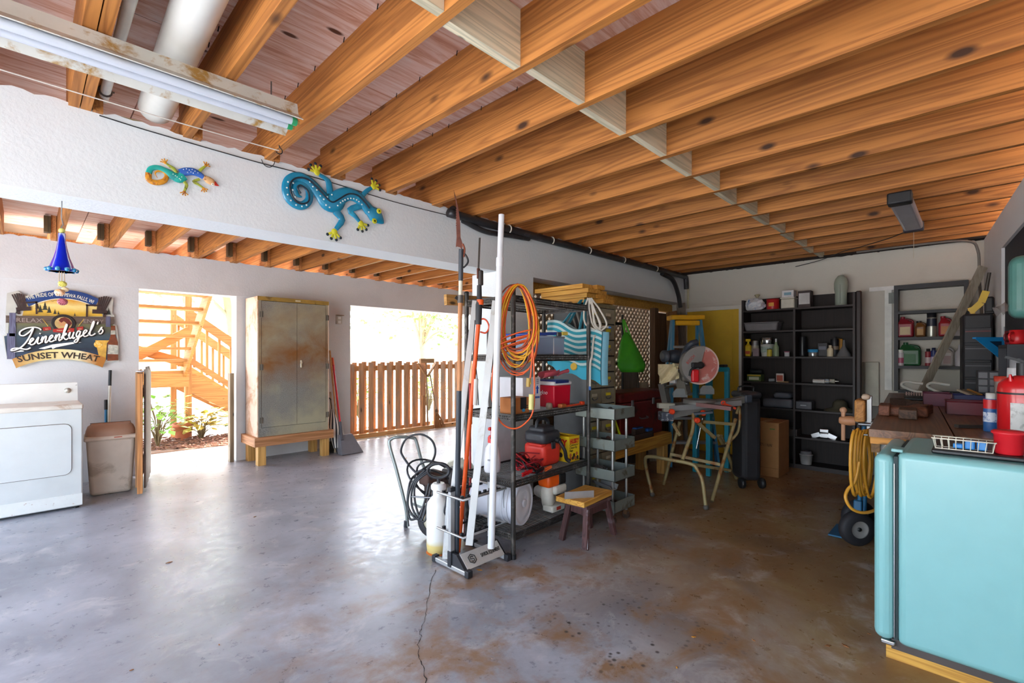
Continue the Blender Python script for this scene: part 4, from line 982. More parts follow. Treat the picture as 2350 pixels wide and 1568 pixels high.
for i, (x, y, lab) in enumerate(((4.3, 9.8, 'yellow-green bush showing over the left end of the gate'), (5.4, 10.2, 'low green bush glimpsed through the gate slats'), (7.5, 10.4, 'green bush behind right gate leaf'))):
    leafy('garden_bush', lab, 'bush', (x, y, -.13), 260, 1.25 if i == 0 else .95, .5, LF2, .16, random.Random(20 + i))
# ================================================================ wire shelving unit in the middle of the room
SA = Vector((2.257, 2.189, 0)); SROT = R(2)
GUN = mat('#45423f', .45, .6, var=.2, wear='#6b6660', wear_amt=.25, wear_sc=12)
GUN_L = mat('#8a8883', .4, .6, var=.2)
def SL(x, y, z): return SA + RZ(SROT) @ Vector((x, y, z))
SW, SD, SZ = .90, .457, (.14, .49, .93, 1.33, 1.725)
def wire_shelf():
    t = thing('wire_shelving', 'grey steel wire shelving unit with five shelves in the middle of the garage', 'shelving', SA, SROT)
    for x in (0, SW):
        for y in (0, SD):
            p = part(t, 'post', MB().cyl((x, y, .02), (x, y, 1.80), .0165, n=14), GUN)
            part(p, 'foot', MB().cyl((x, y, 0), (x, y, .03), .021, n=12), BLACK); part(p, 'cap', MB().lathe([(.0175, 1.795), (.0175, 1.806), (.01, 1.812)], (x, y, 0), n=14), BLACK)
    for z in SZ:
        rim = MB()
        for (xa, ya), (xb, yb) in (((0, 0), (SW, 0)), ((SW, 0), (SW, SD)), ((SW, SD), (0, SD)), ((0, SD), (0, 0))):
            a, b = Vector((xa, ya, 0)), Vector((xb, yb, 0)); d = (b - a).normalized(); L = (b - a).length
            a, b = a + d * .016, b - d * .016
            for dz, h in ((.018, .012), (0, .006), (-.018, .012)): rim.bar(a + ZA * (z + dz), b + ZA * (z + dz), .006, h, ZA)
            n = int(L / .016)
            for k in range(n): q = a + d * ((L - .032) * (k + .5) / n); rim.bar(q + ZA * (z - .016), q + ZA * (z + .016), .005, .006, d)
        s = part(t, 'shelf', MB().box(.0, .03, .0, .03, z - .02, z + .02), GUN); s.name = 'shelf_collar'
        part(t, 'perforated_rim', rim, GUN)
        wd = MB()
        for k in range(34): x = .02 + k * (SW - .04) / 33; wd.bar((x, .005, z + .012), (x, SD - .005, z + .012), .005, .005, ZA)
        for y in (.11, .23, .35): wd.bar((.01, y, z + .006), (SW - .01, y, z + .006), .007, .007, ZA)
        part(t, 'wire_deck', wd, GUN_L)
wire_shelf()
def W(mb): mb.w = True; return mb
def box_on(name, label, cat, x0, x1, y0, y1, z0, h, m, r=.004):
    t = thing(name, label, cat, ((x0 + x1) / 2, (y0 + y1) / 2, z0))
    return t
# ---- third shelf
z3 = .948
t = thing('cardboard_box', 'small brown shipping box with black tape on the wire shelf', 'box', (2.375, 2.29, z3))
part(t, 'carton', MB(True).rbox((2.375, 2.29, z3 + .055), (.16, .13, .11), .002, 1), mat('#b5713c', .8, var=.1)); part(t, 'tape', MB(True).box(2.365, 2.425, 2.2235, 2.2365, z3 + .03, z3 + .1105), mat('#26282c', .4))
sm = [(2.44 + .022 * math.cos(a), z3 + .05 - .012 * math.sin(a)) for a in (math.pi * k / 8 for k in range(9))]
part(t, 'smile_logo', MB(True).tube([(x - .004, 2.2235, z) for x, z in sm] + [(2.456, 2.2235, z3 + .054)], .0025, 6), BLACK)
part(t, 'blue_label', MB(True).lathe([(.016, 0), (.016, .002)], (2.395, 2.2245, z3 + .022), (0, -1, 0), 16, sx=1, sy=.7), mat('#2a8fc4', .4))
t = thing('white_carton', 'white carton with blue arrow behind the brown shipping box', 'box', (2.58, 2.42, z3))
part(t, 'carton', MB(True).rbox((2.565, 2.42, z3 + .12), (.19, .24, .24), .003, 1), mat('#dcdce0', .7, var=.05))
part(t, 'arrow', MB(True).prism([(-.008, -.03), (.008, -.03), (.008, .005), (.018, .005), (0, .03), (-.018, .005), (-.008, .005)], (2.625, 2.2995, z3 + .15), XA, ZA, .002), mat('#1f55b5', .4))
pk = MB(True)
for k in range(3): pk.box(2.615, 2.64, 2.2985, 2.2995, z3 + .19 + k * .014, z3 + .2 + k * .014)
part(t, 'print', pk, mat('#9a9aa2', .6)); part(t, 'code_mark', MB(True).box(2.60, 2.65, 2.2985, 2.2995, z3 + .085, z3 + .1), mat('#3a5fa8', .6))
def cooler():
    x0, x1, y0, y1 = 2.79, 3.0, 2.275, 2.46; t = thing('cooler', 'small red cooler with white lid and blue handle on wire shelf', 'cooler', ((x0 + x1) / 2, (y0 + y1) / 2, z3)); c = ((x0 + x1) / 2, (y0 + y1) / 2)
    part(t, 'body', MB(True).rbox((*c, z3 + .085), (x1 - x0, y1 - y0, .17), .012, 3, taper=.95), mat('#d0102f', .35, var=.05))
    part(t, 'lid', MB(True).rbox((*c, z3 + .185), (x1 - x0 + .008, y1 - y0 + .008, .03), .008, 2), mat('#e2e2e2', .4)); part(t, 'handle', MB(True).rbox((c[0] - .012, c[1], z3 + .197), (.17, y1 - y0 + .014, .028), .008, 2), mat('#24347a', .4))
    put_text(t, 'Igloo', .045, (x0 - .001, y1 - .075, z3 + .10), -YA, ZA, mat('#f0e8e8', .4), thick=.002, shear=.15)
cooler()
t = thing('plastic_scoop', 'faded pink plastic scoop lying on the red cooler', 'scoop', (2.9, 2.36, z3 + .214))
g = []
for i in range(9):
    f = i / 8; r = .05 * math.sin(math.pi * min(1, .25 + f * .62)); g.append([Vector((2.74 + .2 * f, 2.36 - math.cos(a) * r, z3 + .222 + (1 - math.sin(a)) * 0 + .045 * (1 - abs(math.sin(a))) + .02 * f)) for a in (math.pi * (k / 8) for k in range(9))])
part(t, 'scoop', MB(True).sheet(g, .002), mat('#d9616e', .45)); part(t, 'grip', MB(True).tube([(2.93, 2.36, z3 + .25), (3.0, 2.35, z3 + .268), (3.05, 2.345, z3 + .275)], [.016, .013, .017], 8), mat('#d9616e', .45))
t = thing('bar_clamp', 'orange bar clamp lying at front of wire shelf', 'clamp', (3.0, 2.235, z3))
part(t, 'bar', MB(True).bar((2.84, 2.23, z3 + .012), (3.12, 2.245, z3 + .014), .022, .012, ZA), mat('#e0481c', .4)); part(t, 'jaw', MB(True).rbox((2.835, 2.235, z3 + .018), (.06, .04, .03), .006), mat('#b8622c', .5)); part(t, 'jaw', MB(True).rbox((3.1, 2.243, z3 + .018), (.04, .03, .03), .006), mat('#e0481c', .4))
solo('clay_jar', MB().lathe([(.02, 0), (.026, .02), (.022, .045), (.012, .05)], (2.70, 2.25, z3), n=12), mat('#8a7a68', .5), 'tiny grey jar in front of white carton', 'jar')
# ---- fourth shelf
z4 = .508
def sprayer_bottle():
    c = Vector((2.36, 2.50, z4)); t = thing('pump_sprayer', 'white hand sprayer with red top standing on the wire shelf', 'sprayer', c)
    part(t, 'bottle', MB().lathe([(.055, 0), (.06, .02), (.06, .1), (.05, .17), (.028, .2), (.028, .215)], n=20), mat('#e6e6ea', .35)); part(t, 'collar', MB().lathe([(.033, .21), (.033, .245), (.026, .26)], n=16), mat('#d8261f', .4)); part(t, 'pump', MB().cyl((0, 0, .25), (0, 0, .3), .012, n=10).rbox((0, 0, .31), (.07, .025, .025), .008), mat('#d8261f', .4))
    part(t, 'nozzle', MB().cyl((-.02, -.02, .24), (-.06, -.05, .255), .007, n=8), BLACK); put_text(t, 'sprayer', .022, c + Vector((-.043, -.045, .09)), (.7, -.7, 0), ZA, mat('#4a4a58', .5), thick=.001)
sprayer_bottle()
def cables():
    t = thing('jumper_cables', 'tangled red and black jumper cables heaped on the wire shelf', 'jumper cables', (2.5, 2.30, z4)); rnd = random.Random(9)
    for nm, m in (('red_cable', mat('#b01c22', .4)), ('black_cable', mat('#231a1e', .4)), ('red_cable', mat('#a3202c', .4))):
        pts = []
        for k in range(26):
            a = k * 1.05 + rnd.random() * .5; pts.append((2.52 + math.cos(a) * rnd.uniform(.07, .17), 2.31 + math.sin(a) * rnd.uniform(.03, .075), z4 + .015 + rnd.random() * .1 + .03 * math.sin(k)))
        part(t, nm, MB(True).tube(smooth(pts, 5), .0055, 6), m)
    for x, y, a, m in ((2.40, 2.24, .4, '#c4161a'), (2.52, 2.22, -.3, '#1c1c20'), (2.62, 2.225, .9, '#e0602a'), (2.46, 2.25, 1.2, '#c4161a')):
        c = MB(True)
        for s in (-1, 1): c.bar((x, y, z4 + .012 + s * .008), (x + .09 * math.cos(a), y - .02 * math.sin(a), z4 + .03 + s * .004), .016, .008)
        part(t, 'clamp', c, mat(m, .4))
cables()
def shop_vac():
    c = Vector((2.80, 2.40, z4)); t = thing('shop_vacuum', 'small wet-dry vacuum, red tank and black top, on wire shelf', 'vacuum', c, R(2)); RED = mat('#e03a2c', .4, var=.06); BK = mat('#34353a', .45, var=.1)
    part(t, 'tank', MB().rbox((0, 0, .085), (.23, .21, .17), .035, 3, taper=.93), RED)
    part(t, 'motor_head', MB().rbox((0, 0, .215), (.225, .205, .10), .035, 3).rbox((-.01, 0, .27), (.16, .15, .06), .025, 3), BK)
    part(t, 'handle', MB().tube(smooth([(-.075, 0, .28), (-.06, 0, .335), (0, 0, .352), (.06, 0, .33), (.075, 0, .27)], 5), .014, 8), BK)
    part(t, 'port', MB().cyl((.05, -.09, .19), (.055, -.125, .185), .022, n=14), BLACK); part(t, 'hose', MB().tube(smooth([(.055, -.12, .185), (.085, -.15, .11), (.12, -.14, .04), (.14, -.16, .018)], 6), .014, 10), mat('#242428', .5))
    part(t, 'latch', MB().box(-.02, .02, -.112, -.1, .13, .18), BK); part(t, 'red_lip', MB().rbox((-.1, -.03, .165), (.06, .13, .02), .008), RED)
shop_vac()
def husky():
    x0, x1, y0, y1, h = 2.965, 3.105, 2.27, 2.52, .20; t = thing('bag_carton', 'yellow carton of black contractor garbage bags on the wire shelf', 'carton', (3.035, 2.395, z4)); Y_ = mat('#e8c81c', .6, var=.05)
    part(t, 'carton', MB(True).rbox(((x0 + x1) / 2, (y0 + y1) / 2, z4 + h / 2), (x1 - x0, y1 - y0, h), .002, 1), Y_); part(t, 'lid_flap', MB(True).bar((x0, (y0 + y1) / 2, z4 + h + .02), (x0 + .1, (y0 + y1) / 2, z4 + h + .004), y1 - y0, .003, ZA), Y_)
    RD = mat('#c81c18', .5); put_text(t, 'HUSKY', .05, ((x0 + x1) / 2, y0 - .001, z4 + .145), XA, ZA, RD, thick=.002, width=.115, bold=.002); put_text(t, 'HUSKY', .07, (x0 - .001, (y0 + y1) / 2, z4 + .125), -YA, ZA, RD, thick=.002, width=.21, bold=.003)
    for k, s in enumerate(('Contractor', 'Clean-Up', 'Bags')): put_text(t, s, .025, (x0 + .008, y0 - .001, z4 + .125 - k * .021), XA, ZA, BLACK, thick=.001, center=False)
    for k, (dx, dz) in enumerate(((.02, .03), (.05, .03), (.08, .03), (.11, .03), (.02, .055), (.065, .052), (.1, .06))): part(t, 'printed_bag', MB(True).lathe([(.015, 0), (.012, .002)], (x0 + dx, y0 - .001, z4 + dz), (0, -1, 0), 10), mat('#3a2a20' if k % 2 else '#b5632a', .5))
    for k in range(4): part(t, 'printed_bag', MB(True).lathe([(.02, 0), (.016, .002)], (x0 - .001, y0 + .03 + k * .05, z4 + .05), (-1, 0, 0), 10), mat('#2e2622' if k % 2 else '#a85c2a', .5))
    put_text(t, '50 BAGS', .018, (x1 - .03, y0 - .001, z4 + .008), XA, ZA, BLACK, thick=.001); part(t, 'purple_label', MB(True).box(x0 - .002, x0 - .0005, y0 + .08, y0 + .17, z4 + .09, z4 + .115), mat('#8a5a78', .5))
husky()
# ---- bottom shelf
z5 = .158
def bucket():
    ax = Vector((.3, -.95, 0)).normalized(); c = Vector((2.445, 2.275, z5 + .152)); t = thing('plastic_bucket', 'white plastic bucket with lid lying on its side on the lowest shelf', 'bucket', (2.4, 2.45, z5)); WB = mat('#d9dde6', .4, var=.04)
    part(t, 'body', MB(True).lathe([(.13, -.37), (.146, -.02), (.146, .0)], c, ax, 32), WB); part(t, 'lid', MB(True).lathe([(.152, -.028), (.152, .004), (.145, .01), (.138, .004), (.118, .004), (.112, .008), (.03, .008), (.026, .003), (0, .003)], c, ax, 36), mat('#e3e8f2', .4, var=.03))
    part(t, 'ring', MB(True).lathe([(.149, -.075), (.153, -.07), (.153, -.06), (.149, -.055)], c, ax, 32), WB); part(t, 'ring', MB(True).lathe([(.146, -.115), (.15, -.11), (.15, -.1), (.146, -.095)], c, ax, 32), WB)
    part(t, 'spout_cap', MB(True).lathe([(.03, .008), (.028, .016), (.02, .018)], c, ax, 16), WB)
    x, y, z = basis(ax); part(t, 'bail_handle', MB(True).tube([c - ax * .07 + x * (.15 * math.cos(a)) * 1.02 + ZA * (.155 * math.sin(a)) - ax * .03 * math.sin(a) for a in (math.pi * k / 14 for k in range(15))], .0025, 6), STEEL)
bucket()
def blower():
    c = Vector((2.83, 2.36, z5)); t = thing('leaf_blower', 'orange and white handheld leaf blower on the lowest shelf', 'leaf blower', c); OR = mat('#ee5f14', .4); CW = mat('#d8d8cc', .45)
    part(t, 'fan_housing', MB().lathe([(.06, -.05), (.115, -.04), (.12, .0), (.115, .04), (.06, .05)], (0, 0, .14), (.5, -.85, 0), 24), CW); part(t, 'engine_cover', MB().rbox((-.06, -.05, .25), (.14, .12, .10), .025, 3), OR); part(t, 'starter', MB().rbox((.03, -.07, .25), (.09, .09, .085), .015, 2), BLACK)
    part(t, 'handle', MB().tube(smooth([(-.06, .0, .3), (.0, .02, .34), (.08, .0, .31), (.11, -.03, .2)], 5), .02, 8), CW); part(t, 'fuel_tank', MB().rbox((.02, -.06, .17), (.14, .10, .07), .02, 2), CW); part(t, 'base', MB().rbox((.0, -.05, .03), (.16, .10, .05), .012, 2), CW); part(t, 'nozzle', MB().tube([(.02, .05, .11), (.06, .16, .1)], [.055, .045], 14), CW)
    f = MB()
    for k in range(4): f.box(-.12, -.115, -.1 + k * .025, -.09 + k * .025, .21, .29)
    part(t, 'fin', f, BLACK); part(t, 'red_sticker', MB().box(-.03, .02, -.1015, -.1, .02, .045), mat('#c43a2a', .5))
blower()
solo('canvas_bag', MB().rbox((3.06, 2.54, z5 + .06), (.12, .16, .12), .04, 3), mat('#6a6258', .9, var=.2), 'brown cloth bundle at far end of lowest shelf', 'bag')
# ---- second shelf
z2 = 1.348
def clear_bin():
    t = thing('storage_bin', 'clear plastic storage bin with skewed blue lid on the wire shelf', 'storage bin', (2.66, 2.36, z2)); x0, x1, y0, y1 = 2.44, 2.86, 2.235, 2.50; h = .135
    m, nt, b = newmat('clear_plastic'); b.inputs['Base Color'].default_value = C('#a8bcd8'); b.inputs['Alpha'].default_value = .5; b.inputs['Roughness'].default_value = .25
    mb = MB(True)
    for a in ((x0, x1, y0, y0 + .003), (x0, x1, y1 - .003, y1), (x0, x0 + .003, y0, y1), (x1 - .003, x1, y0, y1)): mb.box(*a, z2, z2 + h)
    mb.box(x0, x1, y0, y1, z2, z2 + .004); part(t, 'tub', mb, m)
    part(t, 'rim', MB(True).tube([(x0, y0, z2 + h), (x1, y0, z2 + h), (x1, y1, z2 + h), (x0, y1, z2 + h)], .007, 6, closed=True), mat('#b8c6dc', .4))
    L = MB(True).rbox((0, 0, 0), (x1 - x0 + .04, y1 - y0 + .03, .022), .008, 2); L.rot(RY(R(-3)) @ RZ(R(3))).move((2.66, 2.36, z2 + h + .022)); part(t, 'lid', L, mat('#2f52b8', .4)); part(t, 'label_tape', MB(True).box(2.80, 2.86, 2.20, 2.215, z2 + h + .015, z2 + h + .04), mat('#e2cf5a', .5)); part(t, 'latch', MB(True).rbox((2.77, 2.215, z2 + h + .02), (.05, .02, .03), .006), STEEL)
    for k, (x, y, c, s) in enumerate(((2.52, 2.35, '#3a5f9a', .08), (2.63, 2.4, '#2f4a7c', .09), (2.74, 2.33, '#5b7c86', .07), (2.8, 2.42, '#3f6aa8', .06))): part(t, 'content', MB(True).rbox((x, y, z2 + .045), (s, s * .9, .075), .015, 2), mat(c, .6))
    part(t, 'edge_strip', MB(True).box(2.73, 2.737, y0 - .002, y0, z2, z2 + h), mat('#e6e6e6', .4))
clear_bin()
# ---- striped tote hanging on the right end of the shelf
def tote():
    m, nt, b = newmat('striped_canvas'); tc = node(nt, 'ShaderNodeTexCoord'); sx = node(nt, 'ShaderNodeSeparateXYZ'); nt.links.new(tc.outputs['UV'], sx.inputs[0])
    mp = node(nt, 'ShaderNodeMath', operation='MULTIPLY', i_1=9.0); nt.links.new(sx.outputs[1], mp.inputs[0]); fr = node(nt, 'ShaderNodeMath', operation='FRACT'); nt.links.new(mp.outputs[0], fr.inputs[0])
    st = ramp(nt, [(0, C('#2f98a8')), (.48, C('#2f98a8')), (.5, C('#c6dad8')), (.92, C('#c6dad8')), (.94, C('#6f9aa2'))], fr.outputs[0], 'CONSTANT').outputs[0]
    lo = ramp(nt, [(0, C('#42b3cf')), (.22, C('#42b3cf')), (.23, gray(0))], sx.outputs[1], 'CONSTANT').outputs[0]
    gt = node(nt, 'ShaderNodeMath', operation='LESS_THAN', i_1=.24); nt.links.new(sx.outputs[1], gt.inputs[0]); c = mixc(nt, st, C('#42b3cf'), gt.outputs[0]); nt.links.new(c, b.inputs['Base Color']); b.inputs['Roughness'].default_value = .8
    t = thing('tote_bag', 'turquoise and white striped tote bag hanging on end of shelving', 'bag', (3.24, 2.40, 1.15))
    nr, nc = 16, 18; g = []; uv = []
    for i in range(nr):
        f = i / (nr - 1); row = []
        for j in range(nc):
            q = j / (nc - 1); y = 2.69 - q * .56; top = 1.655 - .13 * q + .02 * math.sin(q * 9); bot = 1.27 - .15 * q ** .7 + .012 * math.sin(q * 17)
            x = 3.205 + .02 * math.sin(q * 7 + f * 3) + .012 * math.sin(q * 15) * f + .035 * f * (1 - f) * 4 * .3; row.append(Vector((x - .035 * math.sin(math.pi * f), y, top + (bot - top) * f)))
        g.append(row)
    mb = MB(True).sheet(g); o = part(t, 'front_cloth', mb, m)
    uvl = o.data.uv_layers.new(name='UVMap')
    for p in o.data.polygons:
        for li, vi in zip(p.loop_indices, p.vertices): uvl.data[li].uv = ((vi % nc) / (nc - 1), 1 - (vi // nc) / (nr - 1))
    g2 = [[p + Vector((.09, .01, 0)) for p in r] for r in g]; o2 = part(t, 'rear_cloth', MB(True).sheet(g2), m); uvl = o2.data.uv_layers.new(name='UVMap')
    for p in o2.data.polygons:
        for li, vi in zip(p.loop_indices, p.vertices): uvl.data[li].uv = ((vi % nc) / (nc - 1), 1 - (vi // nc) / (nr - 1))
    part(t, 'gusset', MB(True).sheet([[r[-1], r[-1] + Vector((.045, -.035, 0)), r2[-1]] for r, r2 in zip(g, g2)]), mat('#86c6dc', .8)); part(t, 'bottom', MB(True).sheet([g[-1], g2[-1]]), mat('#42b3cf', .8)); part(t, 'piping', MB(True).tube([r[-1] for r in g], .004, 6), mat('#1d5f70', .7))
    for gg, nm in ((g, 'strap'), (g2, 'strap')):
        a, b2 = gg[0][5], gg[0][11]; top = Vector((3.16, 2.24, 1.80)); part(t, nm, MB(True).bar(a, a.lerp(Vector((3.17, 2.30, 1.80)), 1), .004, .03, XA).bar(b2, Vector((3.17, 2.26, 1.80)), .004, .03, XA), mat('#4aa7bd', .8))
    # printed orange with leaves
    po = g[9][4] + Vector((-.012, 0, -.01)); part(t, 'printed_orange', MB(True).lathe([(.05, 0), (.045, .004), (0, .006)], po, (-1, -.1, 0), 20), mat('#e0731c', .6, var=.2, sc=30))
    lf = MB(True)
    for a in (.5, 1.2, 2.4): lf.prism([(0, 0), (.025, .012), (.055, 0), (.025, -.012)], po + Vector((-.004, .0, .05)), (0, math.cos(a), math.sin(a)), (0, -math.sin(a), math.cos(a)), .002)
    part(t, 'printed_leaf', lf, mat('#3f8a2c', .6)); part(t, 'lemon_print', MB(True).lathe([(.035, 0), (.03, .004)], g[12][9] + Vector((-.006, 0, 0)), (-1, 0, 0), 16), mat('#e2b93c', .6))
tote()
def rope():
    t = thing('rope_hank', 'white rope hank knotted and hanging from the shelf post', 'rope', SL(SW, 0, 1.6)); tp = SL(SW, 0, 1.815); kn = tp + Vector((.09, -.03, -.27)); e = Vector((ST, -CT, 0)); m = mat('#d9d5c9', .8, bmp=.3, sc=30)
    for k in range(7):
        o = (k - 3) * .012; q = tp + e * (o * .6 - .005) - ZA * 0; sp = e * (.02 + abs(o) * 1.6) * (1 if k % 2 else -1)
        part(t, 'loop', MB(True).tube(smooth([tp + e * o * .4 + Vector((-.01, -.02, -.01)), tp.lerp(kn, .4) + sp * .5 + e * o + Vector((-.02, -.025, 0)), tp.lerp(kn, .8) + sp * .8 + e * o + Vector((-.02, -.03, 0)), kn + e * o * .6 + Vector((-.01, -.02, 0))], 6), .0075, 7), m)
    w = []
    for k in range(30): a = k * 1.15; w.append(kn + e * (.035 * math.cos(a)) + Vector((-.6, -.6, 0)) * (.022 * math.sin(a)) + ZA * (-.03 + .06 * k / 30))
    part(t, 'wrap', MB(True).tube(w, .0075, 7), m); part(t, 'loose_end', MB(True).tube(smooth([kn + ZA * .02, kn + e * .05 + ZA * .035, kn + e * .085 + ZA * .03], 5), .0075, 7), m); part(t, 'blue_tip', MB(True).cyl(kn + e * .085 + ZA * .03, kn + e * .105 + ZA * .028, .008, n=8), mat('#4a7fc0', .5))
    f0 = SL(SW, 0, 0) + Vector((-.01, -.025, 0)); part(t, 'tail', MB(True).tube(smooth([kn - ZA * .02, kn + Vector((-.06, .0, -.06)), Vector((f0.x + .015, f0.y - .005, kn.z - .2)), Vector((f0.x, f0.y, 1.28)), Vector((f0.x - .005, f0.y, 1.09))], 6), .0085, 7), m); part(t, 'blue_tape', MB(True).cyl((f0.x - .005, f0.y, 1.10), (f0.x - .005, f0.y, 1.07), .0098, n=8), mat('#3f78c8', .5))
rope()
def cords():
    top = SL(0, 0, 1.80) + Vector((-.025, -.028, 0)); e = Vector((ST, -CT, 0)).normalized(); fw = Vector((CT, ST, 0)); rnd = random.Random(4)
    def coil(name, label, col, loops, lay):
        t = thing(name, label, 'extension cord', top - ZA * .4); m = mat(col, .45, var=.1)
        for k in range(loops):
            w = rnd.uniform(.085, .125); hgt = rnd.uniform(.2, .31); cx = rnd.uniform(.0, .045); c = top + e * cx - ZA * hgt * .97 - fw * (.004 * k + lay); ph = rnd.random()
            pts = [c + e * (w * math.sin(a) * (1 - .2 * math.cos(a)) * (1 if a < math.pi else 1.1)) + ZA * (hgt * math.cos(a)) + fw * (.02 * math.sin(a * 2 + ph)) for a in (2 * math.pi * i / 26 for i in range(26))]
            part(t, 'loop', MB(True).tube(pts, .0052, 7, closed=True), m)
        return t, m
    t, m = coil('extension_cord', 'coiled orange extension cord hanging on front shelf post', '#d8581c', 9, .01); 
    # cinching wraps and the dangling plug end
    c = top - ZA * .33 + e * .02 - fw * .03
    for k in range(3): part(t, 'wrap', MB(True).tube([c + e * (.13 * math.cos(a)) - ZA * (.03 * k - .02 * math.sin(a)) - fw * (.035 * math.sin(a) - .01) + ZA * .04 * math.cos(a) for a in (2 * math.pi * i / 20 for i in range(20))], .0052, 7, closed=True), m)
    dz = lambda u, v: P(u, v, d=3.0)
    part(t, 'lead', MB(True).tube(smooth([dz(1222, 790), dz(1226, 860), dz(1224, 940), dz(1205, 972), dz(1178, 984), dz(1150, 970), dz(1132, 930), dz(1128, 880), dz(1136, 820)], 7), .0055, 7), m); part(t, 'lead', MB(True).tube(smooth([dz(1222, 800), dz(1218, 860), dz(1214, 880)], 6), .0052, 7), m)
    pl = part(t, 'plug', MB(True).cyl(dz(1220, 905), dz(1219, 940), .018, n=10), mat('#cfc77a', .4)); part(pl, 'pins', MB(True).cyl(dz(1217, 870), dz(1218, 882), .004, n=6), mat('#b8a24a', .3, .8)); part(t, 'socket', MB(True).cyl(dz(1213, 868), dz(1212, 888), .014, n=10), mat('#b9984a', .5))
    coil('extension_cord', 'coiled yellow extension cord hanging on front shelf post', '#dba01c', 6, .02)
    t, m = coil('extension_cord', 'dull brown extension cord behind orange coil on shelf post', '#7d3a26', 2, .03)
cords()
solo('grip_clamp', MB().rbox(SL(-.045, .16, 1.42), (.05, .05, .2), .012).rbox(SL(-.045, .16, 1.28), (.045, .045, .1), .01).bar(SL(-.045, .16, 1.2), SL(-.04, .16, 1.0), .035, .03).bar(SL(-.03, .16, 1.5), SL(.02, .2, 1.55), .02, .02), mat('#3a3836', .5, .3), 'dark tool hanging on left side of wire shelving', 'tool')
# ---- boards and dark panel behind
solo('grey_bin', MB().rbox((2.68, 2.78, .45), (.26, .2, .9), .03, 3, taper=.9), mat('#c7c9cd', .5), 'tall pale grey plastic bin behind the wire shelving', 'bin')
rnd = random.Random(2); kk = 0
for z, lst in ((1.815, ((3.43, 3.60), (3.605, 3.78), (3.785, 3.87))), (1.856, ((3.43, 3.56), (3.565, 3.72), (3.73, 3.86))), (1.897, ((3.42, 3.60), (3.61, 3.75))), (1.938, ((3.40, 3.55), (3.56, 3.68)))):
    for nn_, (x0, x1) in enumerate(lst):
        kk += 1; lay = {1.815: 'bottom', 1.856: 'second', 1.897: 'third', 1.938: 'top'}[z]; pos = ('left', 'middle', 'right')[nn_] if len(lst) == 3 else ('left', 'right')[nn_]; y0 = 2.40 + rnd.uniform(-.03, .06); solo('board', MB().box(x0, x1, y0, y0 + rnd.uniform(.5, .6), z, z + .038), PINE_Y, f'pine board, {pos} one in the {lay} layer of stack on drawer cabinet', 'board', group='pine boards stacked on the drawer cabinet')
# ================================================================ small-parts drawer cabinet
def drawers():
    X0, X1, Y0, Y1, Z1 = 3.42, 3.875, 2.42, 2.80, 1.813; t = thing('drawer_cabinet', 'olive-grey steel small-parts cabinet with labelled drawers behind the shelving', 'cabinet', ((X0 + X1) / 2, (Y0 + Y1) / 2, 0)); m = mat('#8b8468', .5, .3, var=.15, wear='#7a5a30', wear_amt=.2, wear_sc=5)
    mb = MB(True); mb.box(X0, X0 + .008, Y0, Y1, 0, Z1).box(X1 - .008, X1, Y0, Y1, 0, Z1).box(X0, X1, Y1 - .008, Y1, 0, Z1).box(X0, X1, Y0, Y1, Z1 - .035, Z1).box(X0, X1, Y0, Y1, 0, .03); part(t, 'case', mb, mat('#4a4b4c', .5, .3, var=.15))
    part(t, 'face_frame', MB(True).box(X0, X0 + .014, Y0 - .002, Y0 + .004, 0, Z1).box(X1 - .014, X1, Y0 - .002, Y0 + .004, 0, Z1).box(X0 + .014, X1 - .014, Y0 - .002, Y0 + .004, Z1 - .036, Z1), m)
    for k in range(2): part(t, 'hanging_hose', MB(True).tube(smooth([(X0 - .02, 2.52 + .06 * k, 1.74), (X0 - .03, 2.47 + .05 * k, 1.6), (X0 - .02, 2.46 + .05 * k, 1.45)], 5), .009, 8), mat('#8f8f88', .5))
    rows = 12; hz = (Z1 - .065) / rows; dm = mat('#9c9a84', .45, .3, var=.12, wear='#8a6a3c', wear_amt=.15, wear_sc=7)
    for r in range(rows):
        z0 = .03 + r * hz
        for c in range(2):
            xa = X0 + .012 + c * .218; xb = xa + .21; d = part(t, 'drawer', MB(True).box(xa, xb, Y0 + .004, Y0 + .3, z0 + .006, z0 + hz - .006), dm); xc = (xa + xb) / 2; zc = z0 + hz * .45
            part(d, 'drawer_pull', MB(True).tube(arcpts((xc, Y0 - .004, zc), .04, math.pi, 2 * math.pi, 8, XA, ZA * .55), .006, 6), STEEL); part(d, 'label_card', MB(True).box(xc - .035, xc + .035, Y0 - .002, Y0 + .006, zc + .01, zc + .035), mat('#d8cc2e' if (r + c) % 3 else '#cfcab4', .5))
drawers()
